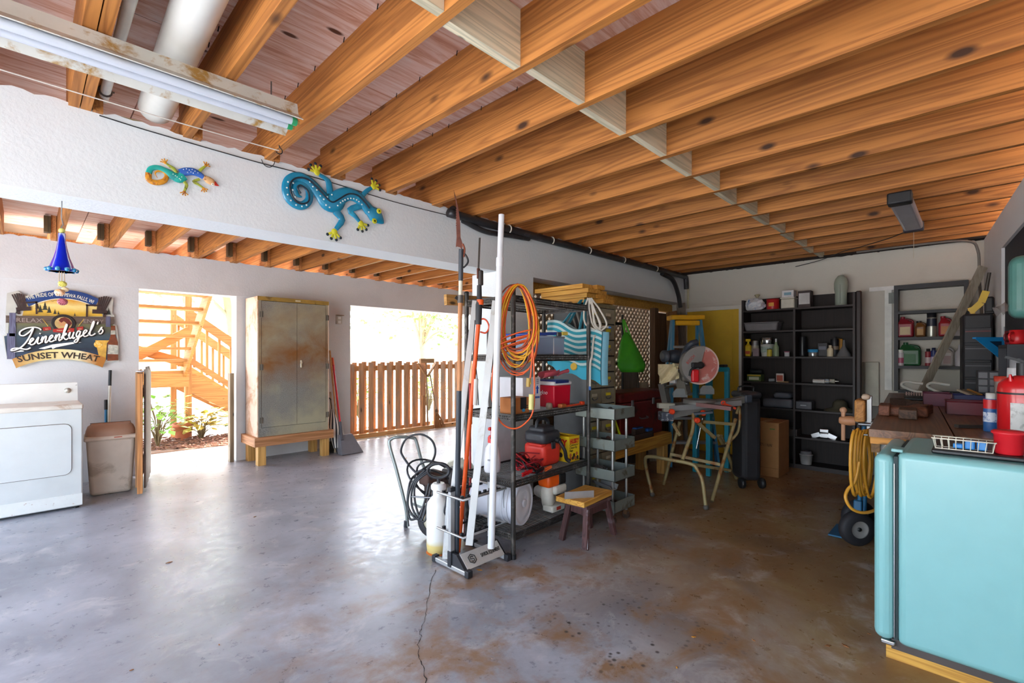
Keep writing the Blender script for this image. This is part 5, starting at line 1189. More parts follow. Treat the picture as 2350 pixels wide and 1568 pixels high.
# ================================================================ four-tray rolling cart
def cart():
    x0, x1, y0, y1 = 3.225, 3.53, 2.02, 2.40; t = thing('tray_cart', 'grey-green steel rolling cart with stacked open trays right of shelving', 'cart', ((x0 + x1) / 2, (y0 + y1) / 2, 0)); m = mat('#8f9a94', .4, .5, var=.12, wear='#6d6a5a', wear_amt=.15, wear_sc=8)
    for z0, z1 in ((.105, .195), (.352, .438), (.59, .675), (.837, .923)):
        tr = MB(True)
        for a in ((x0, x1, y0, y0 + .004), (x0, x1, y1 - .004, y1), (x0, x0 + .004, y0, y1), (x1 - .004, x1, y0, y1)): tr.box(*a, z0, z1)
        tr.box(x0, x1, y0, y1, z0, z0 + .004); part(t, 'tray', tr, m)
    for x, y in ((x0 + .05, y0 + .05), (x1 - .05, y0 + .05), (x0 + .05, y1 - .05), (x1 - .05, y1 - .05)):
        part(t, 'post', MB(True).cyl((x, y, .06), (x, y, .86), .012, n=10), mat('#a9aaa6', .35, .8)); w = part(t, 'caster', MB(True).cyl((x - .012, y, .03), (x + .012, y, .03), .03, n=14), mat('#4a3a30', .6)); part(w, 'fork', MB(True).box(x - .02, x + .02, y - .015, y + .015, .035, .07), mat('#7a5a40', .5, .4))
    rnd = random.Random(8)
    for z, cols in ((.112, ('#7a7a76', '#55483e')), (.358, ('#8a8884', '#6a6a66', '#97958e')), (.596, ('#5a3a32', '#4a4440', '#6e4a3c')), (.843, ('#6a6460', '#8a8680', '#4e4844'))):
        for k in range(5):
            c = cols[k % len(cols)]; L = rnd.uniform(.08, .2); a = rnd.uniform(-.5, .5) + 1.2; x = rnd.uniform(x0 + .1, x1 - .1); y = rnd.uniform(y0 + .12, y1 - .12); d = Vector((math.cos(a), math.sin(a), 0)) * L / 2; p = Vector((x, y, z + .02 + .009 * k))
            if p.x + abs(d.x) > x1 - .01 or p.x - abs(d.x) < x0 + .01: d = Vector((0, L / 2, 0))
            if p.y + abs(d.y) > y1 - .01: d = d * .4
            if p.y - abs(d.y) < y0 + .01: d = d * .4
            mb = MB(True).bar(p - d, p + d, rnd.uniform(.015, .035), rnd.uniform(.008, .015))
            if k % 3 == 0: mb.cyl(p + d, p + d * 1.15, .02, n=8)
            solo('hand_tool', mb, mat(c, .45, .5), {.112: 'metal scrap in the lowest tray of the cart', .358: 'grey metal piece in the third tray of the cart', .596: 'rusty tool in the second tray of the cart', .843: 'metal tool in the top tray of the cart'}[z], 'tool', group={.112: 'scraps in the lowest tray', .358: 'pieces in the third tray', .596: 'tools in the second tray', .843: 'tools in the top tray'}[z])
    solo('metal_trough', MB().prism([(-.05, .035), (-.03, 0), (.03, 0), (.05, .035), (.045, .035), (.027, .005), (-.027, .005), (-.045, .035)], (3.30, 2.15, .28), (.8, -.3, .1), ZA, .22), mat('#a9acaa', .35, .6), 'bent grey metal channel sticking out of the lowest cart tray', 'metal channel')
cart()
# ================================================================ stool with plank and aluminium angle
def stool():
    t = thing('step_stool', 'small dark painted wooden stool with splayed legs before shelving', 'stool', (2.90, 2.08, 0)); m = wood('#5a3a38', '#36201f', 'Z', gray_wear='#b9aeb4', wear=.0)
    top = [(2.78, 1.97), (3.04, 1.975), (3.03, 2.135), (2.80, 2.135)]
    part(t, 'seat', MB(True).prism([(2.745, 1.945), (3.08, 1.955), (3.075, 2.165), (2.75, 2.165)], (0, 0, .275), XA, YA, .022), wood('#6a4a4a', '#45302f', 'X', gray_wear='#a59a9c', wear=.12))
    foot = [(2.705, 1.93), (3.095, 1.945), (3.085, 2.16), (2.735, 2.16)]
    for (a, b), (c, d) in zip(top, foot): part(t, 'leg', MB(True).bar((c, d, .0), (a, b, .265), .03, .04), m)
    for i in range(4): a, b = top[i], top[(i + 1) % 4]; part(t, 'apron', MB(True).bar((*a, .235), (*b, .235), .016, .055, ZA), m)
    part(t, 'paint_drip', MB(True).bar((2.702, 1.914, .01), (2.765, 1.952, .2), .012, .004), mat('#d8d4d2', .6))
    o = solo('plank', MB().rbox((0, 0, 0), (.40, .24, .038), .003, 1).rot(RZ(R(4))).move((2.90, 2.075, .306)), YELLOW_PINE, 'thick yellow pine plank lying on top of the stool', 'plank')
    an = MB(); an.bar((2.68, 2.09, .35), (2.86, 1.965, .35), .004, .05, ZA); an.bar((2.687, 2.10, .327), (2.867, 1.975, .327), .03, .004, ZA); solo('aluminium_angle', an, mat('#c3c4c6', .35, .8), 'length of aluminium angle lying on the pine plank', 'metal angle')
stool()
# ================================================================ tool rack with poles
ALU = mat('#c4c6c6', .35, .7, var=.08); PLB = mat('#26272b', .5)
def rack():
    t = thing('tool_rack', 'aluminium floor rack with printed front plate holding long poles', 'tool rack', (2.05, 2.36, 0))
    for x in (1.875, 2.21):
        part(t, 'base_rail', MB(True).rbox((x, 2.36, .022), (.032, .32, .028), .004), ALU)
        for y in (2.195, 2.525): part(t, 'end_cap', MB(True).rbox((x, y, .024), (.04, .035, .044), .005), PLB)
        part(t, 'upright', MB(True).rbox((x, 2.36, .27), (.034, .026, .46), .003), ALU); part(t, 'upright_cap', MB(True).rbox((x, 2.36, .505), (.042, .034, .03), .005), PLB); part(t, 'upright_socket', MB(True).rbox((x, 2.36, .07), (.042, .036, .1), .005), PLB)
        part(t, 'corner_wedge', MB(True).prism([(2.22, .035), (2.34, .035), (2.34, .11), (2.3, .11)], (x, 0, 0), YA, ZA, .02), PLB)
    e2 = Vector((0, .075, .07)).normalized(); c = Vector((2.043, 2.25, .075))
    part(t, 'front_plate', MB(True).bar((1.885, 2.25, .075), (2.2, 2.25, .075), .004, .105, e2), mat('#cfcdc6', .4, .3)); nn = XA.cross(e2)
    for z in (.235, .465):
        fr = [(1.86, 2.23, z), (2.225, 2.23, z), (2.225, 2.49, z), (1.86, 2.49, z)]
        part(t, 'holder_frame', MB(True).tube([fr[3], fr[0], fr[1], fr[2]], .008, 6), ALU)
        for yy in (2.27, 2.45):
            cb = [(1.87, 0)]
            for k in range(7): x = 1.875 + k * .048; cb += [(x, .0), (x, .014), (x + .02, .014), (x + .02, 0)]
            cb += [(2.215, 0), (2.215, -.012), (1.87, -.012)]; part(t, 'notched_bar', MB(True).prism(cb, (0, yy, z), XA, ZA, .014), PLB)
    mk = mat('#2e2c2a', .5)
    put_text(t, 'SAVIOR EQUIPMENT', .034, Vector((2.105, 2.25, .075)) - e2 * .012 + nn * .004, XA, e2, mk, thick=.001, width=.165, bold=.0006)
    hx = [Vector((1.95, 2.25, .075)) + nn * .005 + XA * (.03 * math.cos(R(60 * k + 30))) + e2 * (.03 * math.sin(R(60 * k + 30))) for k in range(6)]
    part(t, 'hexagon_logo', MB(True).tube(hx, .003, 6, closed=True), mk); o = Vector((1.95, 2.25, .075)) + nn * .005
    part(t, 'letter_mark', MB(True).tube([o + XA * a + e2 * b for a, b in ((.012, .01), (0, .017), (-.012, .01), (-.012, .002), (.012, -.004), (.012, -.011), (0, -.018), (-.012, -.011))], .003, 6), mk)
rack()
def pole_saw():
    b = Vector((1.915, 2.36, .05)); top = D(1058, 590, 2.955); t = thing('pole_saw', 'old pole pruner with rusty curved saw blade standing in rack', 'pole saw', b); L = lambda v: b + (top - b) * ((1300 - v) / (1300 - 590))
    part(t, 'lower_sleeve', MB(True).cyl(L(1295), L(900), .0165, n=12), mat('#2e343c', .5)); part(t, 'wood_pole', MB(True).cyl(L(902), L(690), .0145, n=12), wood('#c98d5e', '#9c6236', 'Z')); part(t, 'clamp', MB(True).cyl(L(696), L(678), .019, n=12), mat('#5a5450', .5, .6)); part(t, 'upper_pole', MB(True).cyl(L(680), L(640), .0125, n=12), mat('#d9d2bc', .5)); part(t, 'head_casting', MB(True).cyl(L(645), L(572), .015, n=10), mat('#4a4e54', .5, .6))
    w = lambda u, v: D(u, v, 2.955)
    part(t, 'wing_nut', MB(True).bar(L(690), w(1045, 682), .012, .02), BLACK)
    part(t, 'pruner_hook', MB(True).tube(smooth([w(1060, 580), w(1068, 585), w(1074, 597), w(1072, 606), w(1063, 615)], 5), .006, 7), mat('#3c3c3e', .5, .7))
    part(t, 'lever', MB(True).tube(smooth([w(1062, 560), w(1066, 572), w(1064, 590)], 4), .007, 6), mat('#8a4a34', .6, .4))
    e = Vector((ST, -CT, 0)); ed = [(1041, 435), (1046, 452), (1052, 480), (1056, 510), (1057, 545), (1062, 560), (1060, 574), (1056, 568)]; bk = [(1048, 566), (1046, 568), (1047, 556), (1048, 543), (1047, 520)]
    teeth = []
    for k in range(12): v = 520 - k * 5.2; x = 1047.0 - (.6 if k < 8 else 2 * (k - 8) * .3); teeth += [(x + 1.6, v), (x - .6, v - 2.6)]
    o = w(1050, 500); poly = [((w(u, v) - o).dot(e), (w(u, v) - o).z) for u, v in ed + bk + teeth]
    part(t, 'saw_blade', MB(True).prism(poly, o, e, ZA, .003), mat('#6e4034', .6, .5, var=.25, wear='#4a2a22', wear_amt=.3))
pole_saw()
def pole_trimmer():
    b = Vector((1.995, 2.44, .05)); t = thing('pole_trimmer', 'orange pole hedge saw with black motor head and thin blade in rack', 'pole saw', b); w = lambda u, v: D(u, v, 3.1)
    part(t, 'shaft', MB(True).cyl(b, w(1098, 742), .0145, n=12), mat('#ee5a10', .4)); part(t, 'label', MB(True).cyl(w(1090.5, 930), w(1092.5, 870), .0152, n=12), mat('#d8d4cc', .5)); part(t, 'motor', MB(True).tube([w(1098, 745), w(1099, 700), w(1100, 690), w(1100, 655)], [.02, .022, .017, .015], 10), mat('#2f3034', .5)); part(t, 'orange_band', MB(True).cyl(w(1102, 700), w(1102, 688), .0225, n=10), mat('#ee5a10', .4)); part(t, 'sprocket_cover', MB(True).rbox(w(1103, 638), (.03, .03, .1), .008), mat('#3a3430', .5)); part(t, 'bar_root', MB(True).rbox(w(1098, 628), (.025, .012, .07), .005), mat('#6a4034', .5, .4)); part(t, 'blade', MB(True).bar(w(1098, 616), w(1101, 546), .006, .012), mat('#55504c', .4, .8)); part(t, 'cable', MB(True).tube(smooth([w(1090, 735), w(1086, 820), w(1093, 850), w(1097, 905), w(1098, 930)], 5), .003, 6), BLACK)
    part(t, 'loop_guard', MB(True).tube(smooth([w(1095, 740), w(1108, 732), w(1118, 738), w(1122, 752), w(1115, 764), w(1102, 762)], 6), .0055, 7), mat('#d9481c', .4))
pole_trimmer()
t = thing('pvc_pipe', 'tall round white plastic pipe standing in the pole rack', 'pipe', D(1127, 1260, 2.93)); part(t, 'tube', MB(True).cyl(D(1127, 1258, 2.93), D(1147, 600, 2.99), .0215, n=16), mat('#dadcdf', .35, var=.03)); part(t, 'tube', MB(True).cyl(D(1147, 603, 2.99), D(1151, 493, 3.0), .0185, n=16), mat('#dadcdf', .35, var=.03)); part(t, 'coupling', MB(True).cyl(D(1146.5, 612, 2.988), D(1147.3, 592, 2.99), .0235, n=16), mat('#dadcdf', .35, var=.03))
def ang(name, label, a, b, w, m):
    a, b = Vector(a), Vector(b); x, y, z = basis(b - a, (CT, ST, 0)); mb = MB(); mb.bar(a, b, w, .004, -Vector((CT, ST, 0))); mb.bar(a + x * w / 2 + y * w * .25, b + x * w / 2 + y * w * .25, .004, w * .5, y); solo(name, mb, m, label, 'metal strip')
AL2 = mat('#c9cac7', .4, .2, var=.06, wear='#b0aca0', wear_amt=.15)
ang('metal_strip', 'wide white metal strip leaning in the rack before the round pipe', D(1076, 1252, 2.90), D(1137, 690, 3.05), .042, AL2)
ang('metal_strip', 'pale metal strip leaning behind the dark pole in rack', D(1022, 1283, 3.02), D(1090, 690, 3.2), .036, AL2)
ang('metal_strip', 'narrow aluminium strip standing upright on left side of rack', D(1020, 1283, 3.06), D(1032, 1120, 3.08), .03, ALU)
t = thing('red_hand_frame', 'narrow red steel frame standing behind the pole rack', 'frame', D(1067, 1100, 3.45)); m = mat('#a83030', .5, var=.15)
zf = P(1066, 1100, d=3.56)
for u0, u1 in ((1066, 1074), (1080, 1078)): part(t, 'rail', MB(True).cyl((P(u0, 1100, d=3.56).x, P(u0, 1100, d=3.56).y, 0.0), P(u1, 880, d=3.6), .009, n=8), m)
for v in (955, 1020, 1090): part(t, 'rung', MB(True).cyl(P(1069, v, d=3.57), P(1080, v, d=3.57), .008, n=8), m)
t = thing('wall_block', 'short wooden block fixed near top of the pole rack behind', 'wood block', P(1055, 690, d=3.3)); q = SL(0, SD, 1.76)
part(t, 'block', MB(True).bar((q.x - .17, q.y + .03, q.z - .02), (q.x + .28, q.y + .03, q.z + .0), .03, .075, ZA), wood('#b98a4c', '#86602c', 'X', knots=.8))

# ---------------------------------------------------------------- white garden sprayer
def tank_sprayer():
    c = Vector((1.985, 2.64, 0)); t = thing('garden_sprayer', 'translucent white tank sprayer with black pump handle beside the rack', 'sprayer', c)
    m, nt, b = newmat('milky_plastic'); tc = node(nt, 'ShaderNodeTexCoord'); s = node(nt, 'ShaderNodeSeparateXYZ'); nt.links.new(tc.outputs['Object'], s.inputs[0]); r = ramp(nt, [(.06, C('#d6c07a')), (.075, C('#dcd4b8')), (.1, C('#e6e5de'))], s.outputs[2]); nt.links.new(r.outputs[0], b.inputs['Base Color']); b.inputs['Roughness'].default_value = .35; b.inputs['Subsurface Weight'].default_value = .2; b.inputs['Subsurface Radius'].default_value = (.05, .05, .05)
    part(t, 'tank', MB().lathe([(.06, .0), (.078, .012), (.082, .05), (.082, .3), (.076, .34), (.05, .375), (.038, .385), (.038, .43)], n=28), m); part(t, 'collar', MB().lathe([(.05, .43), (.052, .455), (.04, .47)], n=20), WHITE)
    part(t, 'pump_rod', MB().cyl((0, 0, .46), (0, 0, .5), .012, n=10), PLB); e = Vector((ST, -CT, 0)); part(t, 'pump_handle', MB().tube([Vector((0, 0, .555)) + e * (.075 * math.cos(a)) + ZA * (.05 * math.sin(a)) for a in (2 * math.pi * k / 20 for k in range(20))], .011, 8, closed=True), PLB)
    part(t, 'hose', MB().tube(smooth([(.03, -.05, .39), (.0, -.085, .36), (-.02, -.09, .3), (.0, -.095, .26)], 6), .006, 8), PLB); part(t, 'trigger', MB().rbox((.01, -.1, .25), (.03, .03, .05), .008), PLB); part(t, 'stain', MB().lathe([(.085, 0), (.07, .004)], n=20), mat('#c46a20', .7))
tank_sprayer()
# ---------------------------------------------------------------- pressure washer with coiled hose
def washer():
    c = Vector((2.28, 2.98, 0)); t = thing('pressure_washer', 'petrol pressure washer on wheels with coiled black hose behind sprayer', 'pressure washer', c); GR = mat('#8f9692', .4, .6); DK_ = mat('#4a3c38', .6, .3, var=.3, sc=14); w = lambda u, v, d: P(u, v, d=d)
    part(t, 'handle', MB(True).tube(smooth([w(936, 1208, 3.72), w(930, 1160, 3.72), w(910, 1080, 3.74), w(894, 1022, 3.76), w(898, 1008, 3.77), w(915, 1003, 3.78), w(945, 1005, 3.82), w(955, 1012, 3.83), w(968, 1060, 3.84), w(985, 1100, 3.85)], 5), .0125, 10), GR)
    part(t, 'foot_tip', MB(True).cyl(w(931, 1210, 3.72), w(932, 1195, 3.72), .016, n=10), PLB)
    part(t, 'frame_bar', MB(True).tube(smooth([w(940, 1180, 3.7), w(990, 1180, 3.6), w(1050, 1165, 3.6)], 4), .012, 8), GR)
    part(t, 'frame_plate', MB(True).obox((2.3, 2.98, .2), (.42, .3, .02)), GR)
    def wheel(cc, r, ax):
        tt = part(t, 'wheel', MB(True).lathe([(r * .55, -.035), (r * .92, -.035), (r, -.018), (r, .018), (r * .92, .035), (r * .55, .035)], cc, ax, 28, cap=False), mat('#2b2a2c', .7)); part(tt, 'hub', MB(True).lathe([(.0, -.03), (r * .5, -.032), (r * .56, -.028), (r * .56, .028), (r * .5, .02), (r * .2, .03), (0, .03)], cc, ax, 24), mat('#d8d0b4', .5)); return tt
    wheel(Vector((2.11, 2.87, .125)), .125, (-.9, -.35, 0)); wheel(Vector((2.47, 2.80, .125)), .125, (-.9, -.35, 0))
    part(t, 'axle', MB(True).cyl((2.11, 2.87, .125), (2.47, 2.80, .125), .01, n=8), GR)
    part(t, 'engine_block', MB(True).rbox((2.22, 2.95, .31), (.17, .17, .2), .02, 2), DK_); f = MB(True)
    for k in range(6): f.box(2.128, 2.312, 2.86, 2.87, .24 + k * .025, .252 + k * .025)
    part(t, 'fin', f, DK_); part(t, 'muffler', MB(True).rbox((2.13, 2.93, .43), (.14, .12, .1), .015, 2), mat('#5a423a', .7, .3)); part(t, 'air_filter', MB(True).rbox((2.31, 2.90, .4), (.13, .12, .15), .02, 2, taper=1.0), mat('#4c4a4a', .5)); part(t, 'fuel_tank', MB(True).lathe([(.0, -.08), (.1, -.075), (.115, -.03), (.115, .03), (.09, .07), (.03, .085), (.03, .1), (0, .1)], (2.45, 2.98, .42), n=24), mat('#cfcfbb', .45, wear='#9a9a86', wear_amt=.2)); part(t, 'pump', MB(True).rbox((2.42, 2.86, .28), (.12, .1, .12), .02, 2), mat('#a02a30', .5)); part(t, 'starter', MB(True).lathe([(.08, -.02), (.08, .01), (.06, .03), (0, .035)], (2.2, 2.85, .3), (-.3, -.95, 0), 20), mat('#8c8478', .5, .4))
    HS = mat('#2a2c30', .4, var=.1)
    part(t, 'hose', MB(True).tube(smooth([w(990, 1100, 3.5), w(955, 1085, 3.6), w(926, 1050, 3.72), w(921, 1030, 3.72), w(935, 1005, 3.7), w(965, 997, 3.7), w(990, 1010, 3.7), w(999, 1035, 3.7), w(990, 1062, 3.66), w(960, 1085, 3.6), w(942, 1105, 3.5), w(935, 1150, 3.45), w(940, 1190, 3.42), w(958, 1190, 3.4)], 7), .0085, 8), HS)
    rnd = random.Random(31)
    for k in range(3):
        cx, cy = 1008 + rnd.uniform(-12, 12), 1108 + rnd.uniform(-10, 14); rx, ry = 62 - k * 6, 46 - k * 4; ph = rnd.random() * 6
        part(t, 'hose', MB(True).tube([w(cx + rx * math.cos(a), cy + ry * math.sin(a + .5), 3.62 + .12 * math.sin(a + ph)) for a in (2 * math.pi * i / 30 for i in range(30))], .0075, 8, closed=True), HS)
    for k in range(3):
        cx = 956 + k * 7; part(t, 'hose', MB(True).tube(smooth([w(cx + 18, 1080, 3.42), w(cx - 10 - k * 3, 1110, 3.4), w(cx - 20 + k * 2, 1160, 3.4), w(cx + 2, 1192 + k * 3, 3.38), w(cx + 16, 1160, 3.4), w(cx + 28, 1110, 3.42)], 6), .0075, 8), HS)
    part(t, 'spray_lance', MB(True).tube(smooth([w(945, 1140, 3.4), w(990, 1142, 3.35), w(1012, 1133, 3.33)], 5), .006, 8), STEEL)
washer()
# ================================================================ overhead on the workshop side
t = thing('vent_pipe', 'black plastic pipe strapped along the top of the white girder', 'pipe', (4.4, 2.985, 2.44)); PB = mat('#2c2d30', .35, var=.15, wear='#55565a', wear_amt=.1)
part(t, 'tube', MB(True).tube(smooth([(2.42, 3.03, 2.53), (2.42, 2.99, 2.487), (2.52, 2.988, 2.475), (4.5, 2.988, 2.475), (6.35, 2.988, 2.475), (6.62, 2.985, 2.47), (6.645, 2.98, 2.43), (6.65, 2.975, 2.3)], 6), .034, 14), PB)
part(t, 'flexible_conduit', MB(True).tube(smooth([(2.5, 3.0, 2.45), (2.75, 2.995, 2.405), (3.05, 2.995, 2.425), (3.3, 2.995, 2.44)], 8), .022, 10), PB)
part(t, 'flexible_conduit', MB(True).tube(smooth([(5.95, 3.0, 2.44), (6.2, 2.97, 2.38), (6.35, 2.96, 2.2), (6.42, 2.96, 2.02)], 8), .03, 10), PB)
for x in (3.02, 3.62, 4.25, 4.95, 5.75): part(t, 'strap', MB(True).tube(arcpts((x, 2.988, 2.475), .037, R(-60), R(160), 10, (0, -1, 0), ZA), .006, 6), mat('#d8d2c2', .5))
solo('plastic_pipe', MB().cyl((6.69, 2.97, 2.3), (6.69, 2.97, 2.0), .014, n=10), mat('#cfc6a0', .5), 'thin cream pipe in corner below the black vent pipe', 'pipe')
t = thing('shop_light', 'dark-ended tube shop light mounted under joists on workshop side', 'ceiling light', (4.88, .385, 2.44))
part(t, 'lens', MB(True).rbox((4.9, .385, 2.47), (.98, .13, .07), .02, 3), mat('#a7a6ae', .3, var=.08)); part(t, 'end_cap', MB(True).rbox((4.37, .385, 2.468), (.1, .14, .085), .012, 2), BLACK); part(t, 'end_cap', MB(True).rbox((5.42, .385, 2.468), (.06, .14, .08), .012, 2), mat('#3a3842', .5)); part(t, 'pull_string', MB(True).cyl((5.44, .385, 2.44), (5.44, .385, 2.2), .0015, n=4), mat('#d8cbb0', .7))
solo('light_cable', MB().tube(smooth([(5.44, .4, 2.46), (5.6, .55, 2.44), (5.9, .8, 2.45), (6.3, 1.05, 2.49), (6.55, 1.3, 2.47), (6.7, 1.6, 2.45)], 6), .004, 6), BLACK, 'thin black cable drooping from the shop light to wall', 'cable')
solo('conduit', MB().tube(smooth([(6.5, .95, 2.5), (6.5, .4, 2.5), (6.52, .06, 2.48), (6.55, -.02, 2.38), (6.56, -.03, 2.1), (6.3, -.04, 1.85), (6.2, -.05, 1.5)], 6), .012, 8), mat('#77716a', .5, .3), 'grey conduit bending down the right corner from joists', 'conduit')

# ================================================================ lattice bay under the girder
def lattice():
    x0, x1, z0, z1 = 3.41, 6.05, .86, 1.985; Y0 = BY + .215; t = thing('lattice_panel', 'beige diagonal lattice screen below the girder behind the shelving', 'lattice', ((x0 + x1) / 2, Y0, 0)); m = mat('#cdb79c', .7, var=.1); mb = MB(True); s = .088
    for lay, sg in ((0, 1), (1, -1)):
        k = -40
        while k < 80:
            c = x0 + k * s; k += 1; pts = []
            # line x = c + sg*(z - z0)
            za, zb = z0, z1
            lo = (x0 - c) * sg + z0; hi = (x1 - c) * sg + z0
            za, zb = max(za, min(lo, hi)), min(zb, max(lo, hi))
            if zb - za < .02: continue
            a = Vector((c + sg * (za - z0), Y0 - .006 + .012 * lay, za)); b = Vector((c + sg * (zb - z0), Y0 - .006 + .012 * lay, zb)); mb.bar(a, b,   .008, .030, Vector((sg, 0, -1)).normalized() if False else (-sg * .707, 0, .707))
    o = part(t, 'fin', mb, m); o.name = 'lattice_strips'
    part(t, 'lower_board', MB(True).box(x0, x1, Y0 - .02, Y0 + .01, 0, z0), wood('#6d5238', '#46331f', 'X')); part(t, 'rail', MB(True).box(x0, x1, Y0 - .025, Y0 + .02, z0, z0 + .05), wood('#8f7350', '#5c4529', 'X'))
lattice()
def plank(label, b, a, w, th, m, up=(1, 0, 0)): return solo('leaning_plank', MB().bar(b, a, w, th, up), m, label, 'plank')
plank('brown plank leaning in the corner beside green bag', (6.02, 2.80, .01), (6.25, 3.01, 1.95), .02, .15, wood('#8a6238', '#5e3f20', 'Z'), (0, -1, 0)); plank('grey weathered plank leaning in corner left of the yellow door', (6.22, 2.82, .01), (6.50, 2.99, 2.08), .02, .12, wood('#8c8276', '#5f564c', 'Z'), (0, -1, 0)); plank('short pale board leaning low in corner by lattice', (5.55, 2.9, .01), (5.6, 3.08, 1.0), .02, .12, wood('#a89a84', '#7d705c', 'Z'), (0, -1, 0)); plank('dark wide board leaning behind the green bag', (5.3, 3.0, .01), (5.35, 3.18, 1.18), .02, .3, wood('#5c5046', '#3a312a', 'Z'), (0, -1, 0))
# ---- black wire rack with green bag
def wire_rack():
    x0, x1, y0, y1 = 4.38, 4.96, 3.0, 3.19; t = thing('wire_rack', 'narrow black wire rack standing against the lattice', 'rack', ((x0 + x1) / 2, 3.1, 0))
    for x in (x0, x1):
        for y in (y0, y1): part(t, 'post', MB(True).cyl((x, y, 0), (x, y, 1.83), .013, n=10), BLACK)
    for z in (.25, .75, 1.25, 1.72):
        mb = MB(True)
        for y in (y0, y1): mb.bar((x0, y, z), (x1, y, z), .006, .03, ZA)
        for x in (x0, x1): mb.bar((x, y0, z), (x, y1, z), .006, .03, ZA)
        part(t, 'shelf_rim', mb, BLACK); d = MB(True)
        for k in range(16): x = x0 + .02 + k * .036; d.bar((x, y0, z), (x, y1, z), .004, .004, ZA)
        part(t, 'wire_deck', d, BLACK)
wire_rack()
solo('teal_tub', MB().rbox((4.7, 3.09, 1.82), (.24, .15, .17), .02, 2), mat('#16656a', .5), 'dark teal tub on top of the black wire rack', 'tub')
t = thing('blue_canister', 'blue plastic canister on black wire rack beside drawer cabinet', 'canister', (4.72, 3.09, .766)); part(t, 'body', MB().rbox((0, 0, .16), (.26, .15, .32), .03, 3), mat('#2450a8', .4)); put_text(t, 'CLEANER', .03, (4.72, 3.012, .98), XA, ZA, WHITE, thick=.001, width=.12)
def gbag():
    c = Vector((5.06, 2.93, 0)); t = thing('shopping_bag', 'bright green reusable shopping bag hanging from the black rack', 'bag', (5.06, 2.93, 1.12)); m = mat('#3fae1c', .6, var=.2, sc=6); hang = Vector((4.96, 2.985, 1.72)); e = Vector((ST, -CT, 0)); n = 24; vs = []; fs = []; rows = 12
    for i in range(rows):
        f = i / (rows - 1); z = 1.62 - .47 * f; w = .02 + .145 * min(1, f * 1.25) ** .8 * (1 if f < .85 else 1 - (f - .85) * 1.6); dpt = w * .5; cx = .05 * f + .01
        for j in range(n):
            a = 2 * math.pi * j / n; k = 1 + .07 * math.sin(a * 5 + f * 2); vs.append(Vector((4.96, 2.965, z)) + e * (cx + w * math.cos(a) * k) + Vector((CT, ST, 0)) * (-.06 * f + dpt * math.sin(a) * k) )
    fs = [(i * n + j, i * n + (j + 1) % n, (i + 1) * n + (j + 1) % n, (i + 1) * n + j) for i in range(rows - 1) for j in range(n)] + [tuple(range((rows - 1) * n, rows * n))]
    part(t, 'body', MB(True).add(vs, fs, True), m); part(t, 'handle', MB(True).tube(smooth([Vector((4.96, 2.965, 1.6)) + e * -.005, hang + ZA * .05, Vector((4.96, 2.96, 1.45)) + e * .1], 6), .012, 6), mat('#57c234', .6))
gbag()
# ---- low timber bench with red chest
def low_bench():
    x0, x1, y0, y1, z = 3.93, 5.16, 2.48, 2.92, .45; t = thing('low_timber_bench', 'low yellow timber bench under the red chest', 'bench', ((x0 + x1) / 2, (y0 + y1) / 2, 0))
    part(t, 'front_rail', MB(True).box(x0, x1, y0, y0 + .04, z - .11, z), YELLOW_PINE); part(t, 'rear_rail', MB(True).box(x0, x1, y1 - .04, y1, z - .11, z), YELLOW_PINE)
    for k in range(3): part(t, 'top_board', MB(True).box(x0, x1, y0 + .005 + k * .145, y0 + .145 + k * .145, z, z + .02), YELLOW_PINE)
    for x in (x0 + .02, x1 - .11):
        for y in (y0 + .04, y1 - .13): part(t, 'leg', MB(True).box(x, x + .09, y, y + .09, 0, z), PINE_Z)
low_bench()
def chest():
    t = thing('tool_chest', 'large dark red metal chest on low timber bench', 'tool chest', (4.68, 2.74, .47)); m = mat('#6e1c1c', .5, .2, var=.15, wear='#3c1212', wear_amt=.2); x0, x1, y0, y1 = 4.22, 5.13, 2.58, 2.91
    part(t, 'body', MB(True).rbox((4.675, 2.745, .66), (x1 - x0, y1 - y0, .38), .012, 2), m); part(t, 'lid', MB(True).rbox((4.675, 2.745, .905), (x1 - x0 + .012, y1 - y0 + .012, .11), .03, 3), m)
    for x in (4.45, 4.9): part(t, 'latch', MB(True).rbox((x, y0 - .008, .84), (.04, .015, .07), .004), STEEL)
    part(t, 'handle', MB(True).tube(smooth([(4.6, y0 - .003, .68), (4.61, y0 - .03, .67), (4.74, y0 - .03, .67), (4.75, y0 - .003, .68)], 5), .008, 8), STEEL)
chest()
t = thing('wooden_tray', 'dark wooden tool tray with blue corners before the red chest', 'tray', (4.52, 2.53, .47)); WD = wood('#4a3a30', '#2e231c', 'X')
mbt = MB(True)
for a in ((4.3, 4.75, 2.49, 2.505), (4.3, 4.75, 2.56, 2.572), (4.3, 4.315, 2.49, 2.572), (4.735, 4.75, 2.49, 2.572)): mbt.box(*a, .47, .53)
mbt.box(4.3, 4.75, 2.49, 2.572, .47, .476); part(t, 'tray', mbt, WD); part(t, 'blue_block', MB(True).rbox((4.7, 2.53, .545), (.1, .06, .03), .004), mat('#2a62b0', .5)); part(t, 'divider', MB(True).box(4.4, 4.6, 2.51, 2.555, .476, .58), WD); part(t, 'blue_strip', MB(True).box(4.42, 4.56, 2.508, 2.557, .58, .592), mat('#2a62b0', .5))
t = thing('folding_stool_frame', 'lime green folding stool frame standing at left end of bench', 'stool', (3.99, 2.50, .47)); LM = mat('#c3d41c', .45)
for a, b in (((3.965, 2.50, .47), (3.975, 2.52, .78)), ((4.13, 2.50, .47), (4.02, 2.56, .80)), ((3.965, 2.62, .47), (3.975, 2.56, .78)), ((4.13, 2.62, .47), (4.02, 2.58, .80))): part(t, 'leg', MB(True).bar(a, b, .035, .02), LM)
